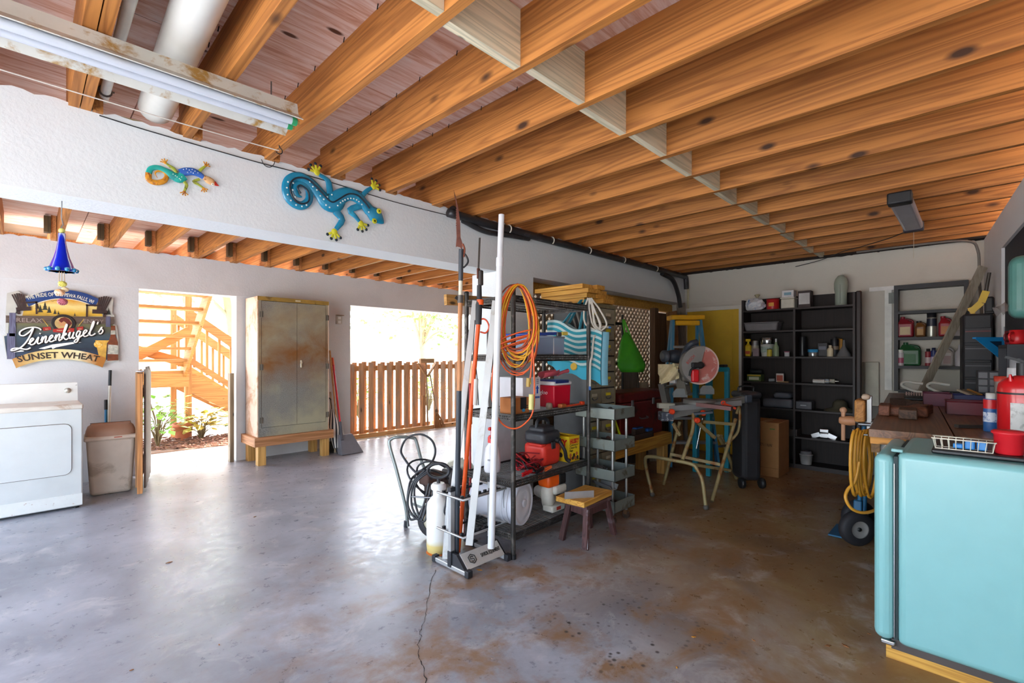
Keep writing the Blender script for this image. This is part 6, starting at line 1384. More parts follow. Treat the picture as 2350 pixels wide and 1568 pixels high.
part(t, 'top', MB(True).rbox((4.0, 2.55, .80), (.14, .12, .03), .008), LM)

# ================================================================ yellow door, ladder and teal stand in the far corner
def ydoor():
    X_, y0, y1, zt = 6.60, 2.18, 2.985, 2.01; t = thing('stored_door', 'mustard yellow panel door in white frame leaning on the far wall', 'door', (X_, (y0 + y1) / 2, 0)); m = mat('#d6ae28', .5, var=.06); wm = mat('#d9d6cc', .5, var=.05)
    part(t, 'slab', MB(True).box(X_ - .01, X_ + .025, y0 + .05, y1 - .05, .02, zt - .05), m)
    for ya, yb in ((y0, y0 + .05), (y1 - .05, y1)): part(t, 'stile', MB(True).box(X_ - .03, X_ + .04, ya, yb, 0, zt), wm)
    part(t, 'head', MB(True).box(X_ - .03, X_ + .04, y0 + .05, y1 - .05, zt - .05, zt), wm)
    for ya, yb in ((y0 + .14, y0 + .37), (y0 + .44, y1 - .13)):
        for za, zb in ((.2, .85), (1.0, 1.55), (1.65, 1.88)): part(t, 'door_panel', MB(True).prism([(ya, za), (yb, za), (yb, zb), (ya, zb)], (X_ - .012, 0, 0), YA, ZA, .008), m)
ydoor()
def ladder():
    c = Vector((5.83, 2.62, 0)); e = Vector((ST, -CT, 0)); f = Vector((CT, ST, 0)); t = thing('step_ladder', 'blue fibreglass step ladder with yellow top before the yellow door', 'ladder', c); B = mat('#3f86ac', .45, var=.12); H = 1.80
    for s in (-1, 1):
        part(t, 'rail', MB(True).bar(c + e * s * .29 - f * .28, c + e * s * .17 + ZA * H - f * .02, .03, .075, f), B); part(t, 'rear_rail', MB(True).bar(c + e * s * .27 + f * .3, c + e * s * .16 + ZA * H + f * .04, .025, .05, f), B)
    for k in range(1, 6):
        z = k * .29; q = z / H; w = .29 - .12 * q; part(t, 'step', MB(True).bar(c + e * -w + ZA * z - f * (.28 - .26 * q), c + e * w + ZA * z - f * (.28 - .26 * q), .09, .03, ZA), mat('#a9aeb0', .4, .7))
    part(t, 'top_cap', MB(True).rbox(c + ZA * (H + .02), (.20, .42, .06), .012, 2, RZ(TH)), mat('#e3ab16', .45)); part(t, 'tool_tray', MB(True).rbox(c + ZA * (H - .05) - f * .06, (.06, .3, .06), .01, 2, RZ(TH)), mat('#e3ab16', .45))
ladder()
t = thing('teal_stand', 'teal painted steel stand behind the saw', 'stand', (5.5, 2.08, 0)); TL = mat('#1f8fa6', .4, var=.1)
for a in ((5.33, 2.13), (5.66, 2.05), (5.42, 2.32), (5.72, 2.27)): part(t, 'leg', MB(True).rbox((*a, .6), (.05, .05, 1.2), .006), TL)
for a, b in (((5.33, 2.13), (5.66, 2.05)), ((5.42, 2.32), (5.72, 2.27)), ((5.66, 2.05), (5.72, 2.27)), ((5.33, 2.13), (5.42, 2.32))): part(t, 'top_bar', MB(True).bar((*a, 1.185), (*b, 1.185), .05, .05, ZA), TL)
solo('sanding_block', MB().rbox((5.6, 2.07, 1.225), (.12, .06, .03), .008), BLACK, 'small dark block on top of the teal stand', 'block')

# ================================================================ mitre saw on folding stand
def mitre():
    c = Vector((4.63, 1.91, 0)); t = thing('saw_stand', 'folding wheeled saw stand with worn olive tube legs', 'saw stand', c); OT = mat('#a39468', .5, .3, var=.2, wear='#8a5a2c', wear_amt=.3, wear_sc=9); SG = mat('#7c7a76', .5, .4, var=.15); DKB = mat('#2f3640', .5, var=.2); w = lambda u, v, d: P(u, v, d=d); RK = mat('#e0421c', .4)
    f1, f2 = P(1620, 1165, z=.02), P(1497, 1135, z=.02)
    part(t, 'front_leg', MB(True).tube(smooth([f1, w(1612, 1105, 4.23), w(1600, 1078, 4.26), w(1585, 1065, 4.3), w(1535, 1055, 4.42), w(1492, 1048, 4.53), w(1481, 1056, 4.57), w(1486, 1090, 4.58), f2], 6), .017, 10), OT)
    for f in (f1, f2): part(t, 'foot', MB(True).ball(f, .024, n=10, m=6), mat('#5a5650', .7))
    part(t, 'front_strut', MB(True).tube(smooth([w(1566, 1055, 4.34), w(1582, 1010, 4.4), w(1590, 985, 4.45), w(1592, 950, 4.5)], 6), .017, 10), OT)
    for a, b in ((P(1634, 1150, z=.02), w(1688, 962, 4.65)), (P(1690, 1098, z=.02), w(1655, 1000, 4.9)), (P(1523, 1112, z=.02), w(1560, 968, 4.75)), (w(1660, 1020, 4.7), w(1648, 1000, 4.6))): part(t, 'leg', MB(True).cyl(a, b, .017, n=10), OT)
    for a, b in ((w(1538, 1042, 4.65), w(1652, 1066, 4.5)), (w(1590, 1066, 4.7), w(1676, 1080, 4.8)), (w(1612, 968, 4.55), w(1682, 974, 4.62)), (w(1600, 970, 4.5), w(1640, 1005, 4.55)), (w(1545, 972, 4.65), w(1562, 1000, 4.6))): part(t, 'brace', MB(True).bar(a, b, .028, .028), OT)
    part(t, 'gas_strut', MB(True).cyl(w(1598, 1030, 4.6), w(1612, 960, 4.6), .006, n=8), CHROME)
    L, R_ = w(1528, 955, 4.6), w(1712, 915, 4.62); part(t, 'beam', MB(True).bar(L, R_, .09, .06, ZA), SG); dd = (R_ - L).normalized()
    part(t, 'beam_end', MB(True).rbox(L, (.12, .12, .09), .012, 2, RZ(math.atan2(dd.y, dd.x))), mat('#4a5260', .5, wear='#c8ccd2', wear_amt=.3, wear_sc=24)); part(t, 'beam_end', MB(True).rbox(R_, (.07, .12, .08), .012, 2, RZ(math.atan2(dd.y, dd.x))), DKB)
    part(t, 'work_support', MB(True).rbox(L + ZA * .1, (.16, .07, .05), .008, 2, RZ(math.atan2(dd.y, dd.x))), mat('#a6a596', .5)); part(t, 'support_post', MB(True).rbox(L + ZA * .05, (.06, .06, .09), .008, 2, RZ(math.atan2(dd.y, dd.x))), mat('#a6a596', .5))
    for u, v in ((1542, 945), (1614, 948), (1600, 965)): part(t, 'knob', MB(True).lathe([(.026, -.015), (.026, .015), (.018, .02)], w(u, v, 4.45), (-CT, -ST, 0), 14), RK)
    part(t, 'lock_lever', MB(True).bar(w(1660, 926, 4.5), w(1688, 938, 4.48), .03, .02), RK); part(t, 'lock_ring', MB(True).tube(arcpts(w(1660, 925, 4.5), .018, 0, 6.28, 12, (ST, -CT, 0), ZA)[:-1], .006, 6, closed=True), RK)
    part(t, 'tow_handle', MB(True).tube(smooth([w(1690, 950, 4.7), w(1697, 935, 4.72), w(1694, 990, 4.7), w(1664, 1022, 4.7)], 5), .014, 8), OT); part(t, 'clip', MB(True).cyl(w(1650, 1025, 4.5), w(1675, 1022, 4.6), .012, n=8), BLACK)
    # ---- the saw itself
    s = thing('mitre_saw', 'sliding mitre saw with reddish clear blade guard on the stand', 'mitre saw', (4.63, 1.91, .9)); f = Vector((CT, ST, 0)); e = Vector((ST, -CT, 0)); bc = w(1601, 838, 4.55)
    part(s, 'base', MB(True).bar(w(1530, 935, 4.68), w(1690, 922, 4.62), .26, .05, ZA), mat('#8d8d8c', .45, .5)); part(s, 'turntable', MB(True).lathe([(.15, 0), (.15, .035), (.14, .04)], w(1605, 926, 4.62), n=28), SG); part(s, 'turntable_arm', MB(True).bar(w(1600, 928, 4.5), w(1680, 938, 4.3), .07, .035, ZA), mat('#6a4440', .5, .3)); part(s, 'detent_plate', MB(True).bar(w(1592, 950, 4.45), w(1635, 946, 4.4), .06, .02, ZA), DKB)
    for u0, u1, v0, v1 in ((1545, 1576, 912, 890), (1606, 1632, 905, 884)):
        a, b = w(u0, v0, 4.7), w(u1, v0, 4.7); part(s, 'fence', MB(True).prism([(0, 0), (.14, 0), (.14, .05), (.11, .085), (.03, .085), (0, .05)], a, e, ZA, .015), mat('#9aa0a0', .4, .6))
    def disc(r0, r1, a0, a1, off, th, m, name, n=28):
        po = [(r1 * math.cos(a0 + (a1 - a0) * k / n), r1 * math.sin(a0 + (a1 - a0) * k / n)) for k in range(n + 1)] + [(r0 * math.cos(a1 - (a1 - a0) * k / n), r0 * math.sin(a1 - (a1 - a0) * k / n)) for k in range(n + 1)]
        return part(s, name, MB(True).prism(po, bc - f * off, e, ZA, th), m)
    disc(.03, .155, 0, 6.283, -.01, .004, mat('#4a4644', .4, .8), 'blade'); disc(.02, .178, R(75), R(245), .035, .075, mat('#8f8e8a', .45, .4), 'upper_guard'); gm_ = mat('#c4776c', .3, var=.12, alpha=.85, wear='#d9c8c0', wear_amt=.25, wear_sc=10); disc(.04, .182, R(-115), R(75), .03, .03, gm_, 'lower_guard')
    disc(.172, .184, R(-115), R(75), .03, .04, mat('#c9b0a8', .3), 'guard_rim')
    part(s, 'guard_bracket', MB(True).rbox(bc - f * .08 - e * .04 + ZA * .0, (.05, .10, .05), .01, 2, RZ(TH)), BLACK); part(s, 'arbor', MB(True).lathe([(.035, 0), (.03, .02), (.012, .03)], bc - f * .07, -f, 14), BLACK); part(s, 'red_guard_tab', MB(True).rbox(bc - f * .09 - e * .06 - ZA * .10, (.04, .07, .12), .015, 2, RZ(TH)), mat('#d01c24', .4)); part(s, 'guard_link', MB(True).tube(smooth([bc - f * .09 + e * .0, bc - f * .09 - e * .09 - ZA * .04, bc - f * .09 - e * .11 - ZA * .1], 5), .012, 8), BLACK)
    put_text(s, 'BOSCH', .04, bc - f * .075 - e * .085 + ZA * .045, (e + ZA * 1.1).normalized(), (ZA - e * 1.1).normalized(), mat('#b8342c', .4), thick=.002, width=.1)
    part(s, 'handle', MB(True).tube(smooth([w(1562, 830, 4.6), w(1572, 805, 4.55), w(1585, 790, 4.5), w(1600, 785, 4.5)], 5), [.02] * 6 + [.028] * 5 + [.03] * 5, 10), DKB); part(s, 'motor', MB(True).lathe([(.04, -.12), (.065, -.11), (.07, .0), (.06, .06), (.03, .08)], w(1548, 818, 4.8), (e * -.9 - f * .3), 18), DKB); part(s, 'motor_cap', MB(True).lathe([(.062, 0), (.06, .03), (.03, .04)], w(1528, 818, 4.72), (e * -.9 - f * .3), 18), mat('#3b4048', .5))
    part(s, 'arm', MB(True).bar(w(1560, 850, 4.75), w(1572, 905, 4.75), .1, .09), mat('#7a756a', .5, .4)); part(s, 'slide_arm', MB(True).bar(w(1520, 880, 4.9), w(1530, 925, 4.9), .08, .06), SG); part(s, 'slide_tube', MB(True).cyl(w(1518, 890, 4.9), w(1580, 880, 4.7), .018, n=10), CHROME); part(s, 'switch_box', MB(True).rbox(w(1545, 870, 4.7), (.05, .06, .09), .01, 2), mat('#c9cac6', .5)); part(s, 'belt_housing', MB(True).rbox(w(1575, 862, 4.72), (.1, .12, .12), .02, 2, RZ(TH)), mat('#6d675c', .5, .3))
    g = [[w(1510 + 42 * q + (3 if i > 4 else 0), 836 + 10 * math.sin(q * 3) * 0 + (44 - 14 * q) * i / 8, 4.62 + .03 * math.sin(q * 8 + i)) for q in (j / 8 for j in range(9))] for i in range(9)]
    part(s, 'dust_bag', MB(True).sheet(g, .02), mat('#cdbf98', .9, bmp=.3)); part(s, 'bag_neck', MB(True).cyl(w(1545, 838, 4.62), w(1560, 840, 4.66), .02, n=10), mat('#cdbf98', .9))
mitre()
# black wheeled bin and carton in front of the dark shelf
def wheeled():
    t = thing('wheeled_case', 'black upright wheeled case between the saw and carton', 'case', (5.22, 1.70, 0)); m = mat('#26262a', .6, var=.2); part(t, 'body', MB().rbox((0, 0, .5), (.26, .20, .86), .05, 3, RZ(TH) @ RX(R(0))), m); part(t, 'lid', MB().rbox((0, 0, .94), (.27, .21, .07), .03, 2, RZ(TH)), mat('#303036', .5))
    for s in (-1, 1):
        c = Vector((ST, -CT, 0)) * (.1 * s) + Vector((-.09, -.085, .055)); part(t, 'wheel', MB().lathe([(.02, -.02), (.05, -.02), (.055, 0), (.05, .02), (.02, .02)], c, (ST, -CT, 0), 18), BLACK)
    part(t, 'pull_handle', MB().tube(smooth([(-.05, .05, .95), (-.05, .05, 1.02), (.05, -.05, 1.02), (.05, -.05, .95)], 4), .01, 8), BLACK)
wheeled()
t = thing('cardboard_carton', 'large brown carton printed with a number before the dark shelves', 'box', (5.97, 1.70, 0)); part(t, 'carton', MB().rbox((0, 0, .30), (.40, .32, .6), .004, 1), mat('#a8794a', .8, var=.1)); part(t, 'tape', MB().box(-.201, .201, -.03, .03, .5985, .6015), mat('#b58a58', .5)); put_text(t, '44167711 NW', .05, (5.7685, 1.70, .33), -YA, ZA, mat('#3a2a1c', .7), thick=.001, width=.19); put_text(t, 'MADE IN CHINA', .02, (5.7685, 1.78, .54), -YA, ZA, mat('#3a2a1c', .7), thick=.001, width=.11); part(t, 'green_mark', MB().box(-.2015, -.2, -.12, -.07, .525, .535), mat('#4a7a30', .7)); part(t, 'fold_line', MB().box(-.2008, -.2, -.16, .16, .095, .098), mat('#6a4828', .8))
# ================================================================ dark bookcase on the far wall with its things
DW = wood('#2c1b18', '#170c0a', 'Z', rough=.5); DWX = wood('#2c1b18', '#170c0a', 'Y', rough=.5)
BX0, BX1, BY0, BY1 = 6.42, 6.715, .951, 2.145; BZ = (.05, .375, .70, 1.015, 1.33, 1.65, 1.915)
def bookcase():
    t = thing('bookcase', 'tall dark brown wooden bookcase with two bays against far wall', 'bookcase', ((BX0 + BX1) / 2, (BY0 + BY1) / 2, 0))
    for y in (BY0, BY1 - .022, (BY0 + BY1) / 2 - .011): part(t, 'upright', MB(True).box(BX0, BX1 - .008, y, y + .022, 0, 2.05 if y != (BY0 + BY1) / 2 - .011 else 1.915), DW)
    part(t, 'back_panel', MB(True).box(BX1 - .008, BX1, BY0, BY1, 0, 2.08), wood('#241714', '#130a08', 'Z'))
    for z in BZ:
        ym = (BY0 + BY1) / 2
        for ya, yb in ((BY0 + .022, ym - .011), (ym + .011, BY1 - .022)): part(t, 'shelf', MB(True).box(BX0 + .004, BX1 - .008, ya, yb, z - .02, z), DWX)
    part(t, 'plinth', MB(True).box(BX0 + .01, BX0 + .025, BY0 + .022, BY1 - .022, 0, .03), DWX); part(t, 'corner_post', MB(True).rbox((BX0 + .03, BY0 - .03, 1.03), (.06, .05, 2.06), .012, 2), DW)
bookcase()
def yx(u, X=6.5): return P(u, 800, X=X).y
def lab(root, x, y0, y1, z0, z1, m): part(root, 'label', MB(True).box(x - .0015, x, y0, y1, z0, z1), m)
def can(name, label, cat, x, y, z, r, h, m, lid=None, lidm=None, lbl=None, prof=None, n=18):
    t = thing(name, label, cat, (x, y, z)); part(t, 'body', MB().lathe(prof or [(r * .96, 0), (r, .006), (r, h - .006), (r * .96, h)], n=n), m)
    if lid: part(t, 'lid', MB().lathe([(r * lid[0], h), (r * lid[0], h + lid[1]), (r * lid[0] * .85, h + lid[1])], n=n), lidm or WHITE)
    if lbl: part(t, 'label', MB().lathe([(r * 1.012, h * lbl[0]), (r * 1.012, h * lbl[1])], n=n), lbl[2])
    return t
def boxi(name, label, cat, x, y, z, s, m, face=None, rz=0, r=.004, extra=None):
    t = thing(name, label, cat, (x, y, z), rz); part(t, 'body', MB().rbox((0, 0, s[2] / 2), s, r, 2), m)
    if face: part(t, 'label', MB().box(-s[0] / 2 - .0015, -s[0] / 2, -s[1] * face[0], s[1] * face[0], s[2] * face[1], s[2] * face[2]), face[3])
    if extra: part(t, *extra)
    return t
zt = 1.917
def chip_bag():
    t = thing('plastic_bag', 'crumpled blue and white plastic bag on top of bookcase', 'bag', (6.55, yx(1729), zt)); rnd = random.Random(6); mb = MB(); n, m = 16, 10; vs = []
    for i in range(m + 1):
        for j in range(n):
            a, b = math.pi * i / m, 2 * math.pi * j / n; k = 1 + rnd.uniform(-.12, .12); vs.append((.09 * math.sin(a) * math.cos(b) * k, .125 * math.sin(a) * math.sin(b) * k, max(0, .075 - .085 * math.cos(a) * k)))
    mb.add(vs, [(i * n + j, i * n + (j + 1) % n, (i + 1) * n + (j + 1) % n, (i + 1) * n + j) for i in range(m) for j in range(n)]); part(t, 'body', mb, mat('#2f7fc0', .3, wear='#e2e6ea', wear_amt=.75, wear_sc=9)); part(t, 'twist', MB().lathe([(.02, .14), (.012, .17), (.035, .2), (.02, .21)], (0, -.03, 0), n=10), mat('#b9b088', .5))
chip_bag()
t = can('red_canister', 'red plastic canister with lid on top of bookcase', 'canister', 6.55, yx(1771), zt, .072, .115, mat('#c01f22', .4), (1.03, .018), mat('#a8181c', .4)); part(t, 'label', MB().box(-.0735, -.07, -.03, .03, .04, .085), mat('#e2a23a', .5))
t = boxi('white_tub', 'square white plastic tub on top of bookcase under small carton', 'tub', 6.55, yx(1808), zt, (.15, .15, .12), mat('#d6d2c2', .5), r=.015); part(t, 'lid', MB().rbox((0, 0, .128), (.158, .158, .018), .006), mat('#dcd8ca', .5))
boxi('small_carton', 'small white carton with swirl print on the white tub', 'box', 6.55, yx(1808), zt + .1375, (.12, .13, .085), mat('#e0dede', .6), (.3, .3, .7, mat('#7fa6b8', .5)))
boxi('dark_carton', 'black carton with white front panel on top of bookcase', 'box', 6.55, yx(1846), zt, (.12, .135, .2), mat('#33201e', .5), (.42, .2, .86, mat('#c9c8c6', .5)))
t = thing('boat_fender', 'pale grey-green bullet shaped float standing on bookcase', 'float', (6.55, yx(1928), zt)); part(t, 'body', MB().lathe([(.05, 0), (.058, .01), (.058, .14), (.068, .2), (.068, .26), (.055, .31), (.028, .345), (0, .352)], n=22, sx=.8), mat('#9aa596', .45, var=.1)); part(t, 'seam', MB().box(-.056, -.05, -.003, .003, .02, .24), mat('#7c877a', .5))
solo('grey_tray', MB().rbox((6.55, yx(1748), 1.65 + .055), (.2, .40, .11), .02, 3, taper=.9).rbox((6.55, yx(1748), 1.65 + .108), (.22, .425, .012), .004), mat('#7d7b7e', .5, alpha=.92), 'long translucent grey tray on the second shelf of bookcase', 'tray')
z = 1.332
def spray(name, label, x, y, z, m, head, h=.2, r=.035):
    t = thing(name, label, 'spray bottle', (x, y, z)); part(t, 'body', MB().rbox((0, 0, h * .36), (r * 1.5, r * 2, h * .72), .012, 2), m); part(t, 'neck', MB().lathe([(r * .8, h * .7), (r * .35, h * .85), (r * .35, h * .95)], n=12), m); part(t, 'trigger_head', MB().rbox((0, .008, h * 1.04), (.025, .075, .035), .008, 2).bar((0, .03, h), (0, .045, h * .8), .012, .012), head); return t
t = spray('spray_bottle', 'yellow trigger spray bottle at left of bookcase shelf', 6.52, yx(1716), z, mat('#e0c01c', .4), mat('#e0c01c', .4), .2); part(t, 'label', MB().box(-.029, -.0265, -.03, .03, .03, .07), mat('#b8501c', .5))
can('paint_can', 'silver paint can behind the yellow spray bottle', 'can', 6.58, yx(1728), z, .045, .2, STEEL, (.9, .01), CHROME, (.3, .7, mat('#b5b0a4', .5)))
t = can('plastic_pail', 'white plastic pail with printed front on bookcase shelf', 'pail', 6.57, yx(1757), z, .075, .15, mat('#cdd0c8', .45), None, None, None, [(.065, 0), (.078, .145), (.08, .15), (.076, .155), (.07, .15)]); part(t, 'label', MB().lathe([(.0735, .05), (.0765, .12)], n=18), mat('#b4c8bc', .5, wear='#57786e', wear_amt=.3, wear_sc=30))
can('sauce_pan', 'shiny steel pan resting on the white pail', 'pan', 6.57, yx(1757), z + .156, .08, .075, CHROME, (1.03, .008), CHROME)
can('small_tin', 'small yellow-green tin in front of the white pail', 'tin', 6.46, yx(1768), z, .028, .085, mat('#c9b43a', .4), (1.0, .01), mat('#4a4a3a', .4))
t = can('cleaner_bottle', 'pale green bottle with white cap right of the pail', 'bottle', 6.5, yx(1781), z, .03, .17, mat('#8fa07c', .4), None, None, (.2, .7, mat('#dfe2d4', .5)), [(.03, 0), (.032, .01), (.032, .12), (.015, .15), (.013, .18)]); part(t, 'cap', MB().cyl((0, 0, .175), (0, 0, .22), .011, n=10), WHITE)
can('cup', 'small white cup with pink rim at middle of bookcase', 'cup', 6.5, yx(1806), z, .027, .05, mat('#d8d4d6', .5), (1.1, .012), mat('#b86a80', .5))
solo('box_end', MB().rbox((6.47, yx(1737), z + .05), (.03, .07, .1), .003), mat('#8a7a80', .5), 'small grey carton beside the yellow spray bottle', 'box')
can('dark_cylinder', 'tall black cylinder at left of right-hand bookcase bay', 'cylinder', 6.58, yx(1838), z, .04, .24, mat('#1c1c20', .35))
can('measuring_cup', 'steel tumbler with bright blue lid on bookcase', 'tumbler', 6.5, yx(1866), z, .048, .05, mat('#a9aeb0', .3, .7), (1.12, .035), mat('#3a9ad0', .4))
boxi('black_carton', 'black carton behind the blue lidded tumbler', 'box', 6.58, yx(1886), z, (.1, .1, .16), mat('#25252b', .5), (.35, .5, .75, mat('#6a6a78', .5)))
t = can('glue_bottle', 'small cream bottle with brown label on bookcase', 'bottle', 6.48, yx(1906), z, .03, .1, mat('#d9cdae', .4), None, None, (.25, .65, mat('#9a6a44', .5)), [(.03, 0), (.032, .01), (.032, .08), (.02, .1)]); part(t, 'cap', MB().cyl((0, 0, .1), (0, 0, .13), .016, n=10), mat('#d9cdae', .4))
can('oil_bottle', 'dark bottle behind the cream glue bottle', 'bottle', 6.58, yx(1912), z, .042, .2, mat('#202026', .4), (.5, .03), mat('#4a4a4e', .4), (.4, .6, mat('#8a7a6a', .5)))
solo('yellow_gun', MB().rbox((6.66, yx(1921), z + .15), (.03, .05, .12), .01).bar((6.66, yx(1919), z), (6.66, yx(1921), z + .11), .035, .03), mat('#c98c1e', .45), 'yellow glue gun among bottles on bookcase', 'tool')
solo('funnel', MB().lathe([(.075, 0), (.07, .02), (.015, .12), (.012, .19)], (6.52, yx(1936), z), n=20), mat('#6f7072', .45), 'grey funnel turned upside down on bookcase', 'funnel')
z = 1.017
t = boxi('green_carton', 'small green carton low on left bookcase bay', 'box', 6.53, yx(1732), z, (.12, .17, .09), mat('#4f6a34', .5), (.35, .2, .6, mat('#c4cdb0', .5))); part(t, 'yellow_band', MB().box(-.062, -.06, -.08, .08, .065, .08), mat('#c8a92c', .5))
solo('black_strap', MB().rbox((6.6, yx(1730), z + .12), (.05, .16, .06), .02), BLACK, 'black pouch behind the green carton', 'pouch')
solo('tube', MB().cyl((6.5, yx(1765), z + .02), (6.5, yx(1778), z + .025), .02, n=12), mat('#9aa0a4', .4), 'short grey tube lying beside the red booklet', 'tube')
t = boxi('seed_packet', 'small red and white packet standing on bookcase', 'packet', 6.5, yx(1790), z, (.02, .085, .105), mat('#d2cac4', .6), (.4, .15, .8, mat('#a84a32', .5)))
solo('wood_scrap', MB().box(6.45, 6.48, yx(1812), yx(1786), z, z + .012), wood('#b58a58', '#7c5a34', 'Y'), 'thin wood scrap before the red packet', 'wood scrap')
for k, (u0, u1, c, l) in enumerate(((1866, 1902, '#d8d6d0', 'white sealant tube lying on bookcase, front'), (1880, 1912, '#c2cdd8', 'pale blue sealant tube lying on bookcase, middle'), (1895, 1925, '#dcd8c4', 'cream sealant tube lying on bookcase, rear'))):
    ya, yb = yx(u0, 6.48 + k * .06), yx(u1, 6.48 + k * .06); tt = thing('sealant_tube', l, 'tube', (6.48 + k * .06, (ya + yb) / 2, z)); part(tt, 'tube', MB(True).cyl((6.48 + k * .06, ya, z + .026), (6.48 + k * .06, yb + .04, z + .026), .024, n=14), mat(c, .4)); part(tt, 'nozzle', MB(True).cyl((6.48 + k * .06, yb + .04, z + .026), (6.48 + k * .06, yb - .0, z + .026), .008, .004, n=8), mat('#e8e4d8', .4))
z = .702
t = can('stock_pot', 'steel pot with lid on the left of bookcase', 'pot', 6.54, yx(1722), z, .09, .14, mat('#9a968c', .3, .8), (1.03, .012), mat('#9a968c', .3, .8)); part(t, 'knob', MB().lathe([(.012, .15), (.016, .17), (0, .175)], n=10), STEEL)
solo('grey_case', MB().rbox((6.55, yx(1786), z + .055), (.22, .33, .11), .03, 3).rbox((6.57, yx(1795), z + .15), (.16, .2, .07), .03, 2), mat('#5d6068', .5, var=.15), 'grey plastic tool case on bookcase shelf', 'case')
t = boxi('clear_case', 'small grey plastic case in right bookcase bay', 'case', 6.53, yx(1846), z, (.16, .17, .1), mat('#4a4b52', .4), None, 0, .012); part(t, 'catch', MB().box(-.083, -.08, -.03, .03, .045, .055), mat('#b8bac0', .4))
solo('work_hat', MB().lathe([(.17, 0), (.15, .02), (.08, .045), (.075, .1), (.04, .13), (0, .135)], (6.56, yx(1930) + .02, z), n=22, sx=.75, sy=.95), mat('#4a4636', .8, var=.2), 'olive cloth hat on right side of bookcase', 'hat')
z = .377
t = thing('chrome_bracket', 'shiny chrome bracket lying low in right bookcase bay', 'bracket', (6.54, yx(1890), z)); part(t, 'body', MB().rbox((0, 0, .03), (.05, .09, .06), .008).rbox((0, .0, .085), (.04, .1, .05), .01), CHROME); part(t, 'wing', MB().bar((-.01, .04, .045), (-.01, .12, .01), .05, .05), CHROME); part(t, 'wing', MB().bar((-.01, -.04, .045), (-.01, -.12, .01), .05, .05), CHROME)
solo('flat_box', MB().rbox((6.54, yx(1800), z + .04), (.2, .3, .08), .004), mat('#4e4340', .6), 'flat dark carton behind the brown numbered carton', 'box')
z = .052
t = can('small_pail', 'small white pail on the lowest bookcase shelf', 'pail', 6.5, yx(1850), z, .07, .11, mat('#a5a3a0', .5), None, None, None, [(.055, 0), (.07, .11), (.074, .11), (.074, .118), (.066, .118)]); part(t, 'lid', MB().lathe([(.06, .118), (.058, .15), (.05, .155)], n=18), mat('#6a686a', .5))

# ================================================================ far-wall steel shelf above the workbench
def wall_shelf():
    x0, x1, y0, y1 = 6.56, 6.715, .045, .628; t = thing('wall_shelf', 'black open shelf frame on far wall above workbench', 'shelf', (6.6, .34, .96)); m = mat('#232327', .5, var=.2)
    for y in (y0, y1 - .035): part(t, 'upright', MB(True).box(x0, x1, y, y + .035, .96, 2.1), m)
    for zz, th in ((2.1, .045), (1.82, .03), (1.54, .03), (1.235, .03), (.975, .03)): part(t, 'board', MB(True).box(x0, x1, y0 + .035, y1 - .035, zz - th, zz), m)
wall_shelf()
def yf(u): return P(u, 800, X=6.55).y
def jug(name, label, y, z, w, h, m, lbl=None, cap=None):
    t = thing(name, label, 'jug', (6.64, y, z)); part(t, 'body', MB().rbox((0, 0, h * .36), (.11, w, h * .72), .02, 3).add([(-.05, w * .42, h * .68), (.05, w * .42, h * .68), (.05, -w * .42, h * .68), (-.05, -w * .42, h * .68), (-.025, w * .3, h * .9), (.025, w * .3, h * .9), (.025, w * .02, h * .9), (-.025, w * .02, h * .9)], MB.BF), m); part(t, 'cap', MB().cyl((0, w * .16, h * .88), (0, w * .16, h), .02, n=12), cap or m); part(t, 'handle', MB().tube(smooth([(0, w * .0, h * .88), (0, -w * .38, h * .8), (0, -w * .44, h * .6)], 5), .011, 8), m)
    if lbl: part(t, 'label', MB().box(-.057, -.0545, -w * .3, w * .3, h * .12, h * .5), lbl)
z = 1.541
jug('oil_jug', 'dark red oil jug at left of wall shelf', yf(2076), z, .14, .22, mat('#8c1c2c', .4), mat('#c9b48a', .5)); jug('oil_jug', 'brown gold oil bottle beside the dark red jug', yf(2111), z, .085, .17, mat('#7a4f26', .4), mat('#b08a4a', .5), BLACK); can('spray_can', 'tall black and silver can on wall shelf', 'can', 6.63, yf(2137), z, .04, .2, mat('#b8b8ac', .3, .6), (.95, .05), mat('#25252c', .4), (.55, .95, mat('#2c3040', .4))); jug('oil_jug', 'red oil bottle behind the leaning board', yf(2168), z, .1, .21, mat('#9c1e2a', .4), mat('#b8743a', .5)); boxi('white_packet', 'small white packet at right end of wall shelf', 'packet', 6.63, yf(2196), z, (.06, .06, .06), mat('#b9b2b0', .5))
z = 1.236
jug('antifreeze_jug', 'large green jug on lower wall shelf', yf(2085), z, .19, .25, mat('#1f5a32', .4), mat('#2f6a3a', .5)); can('spray_can', 'white and pink spray can before the green jug', 'can', 6.592, yf(2066), z, .028, .14, mat('#c8c4c8', .35), (.75, .03), WHITE, (.2, .6, mat('#a8506a', .4))); can('bottle', 'red capped bottle next to blue bottle on lower wall shelf', 'bottle', 6.61, yf(2129), z, .025, .15, mat('#8c2c34', .4), (.6, .03), BLACK, (.2, .6, mat('#c8b8b8', .5))); can('bottle', 'blue bottle beside the red capped bottle on wall shelf', 'bottle', 6.61, yf(2142), z, .026, .16, mat('#28356e', .4), (.6, .03), mat('#20284e', .4), (.25, .6, mat('#b0a8c0', .5))); jug('white_jug', 'white jug with printed front behind the leaning board', yf(2173), z, .095, .21, mat('#c4bfbc', .4), mat('#b09a98', .5)); can('glue_bottle', 'white bottle with pointed cap at right of wall shelf', 'bottle', 6.63, yf(2203), z, .04, .14, mat('#c9c6cc', .4), None, None, (.1, .6, mat('#6a5a80', .5)), [(.04, 0), (.042, .01), (.042, .14), (.02, .17), (.012, .22)])
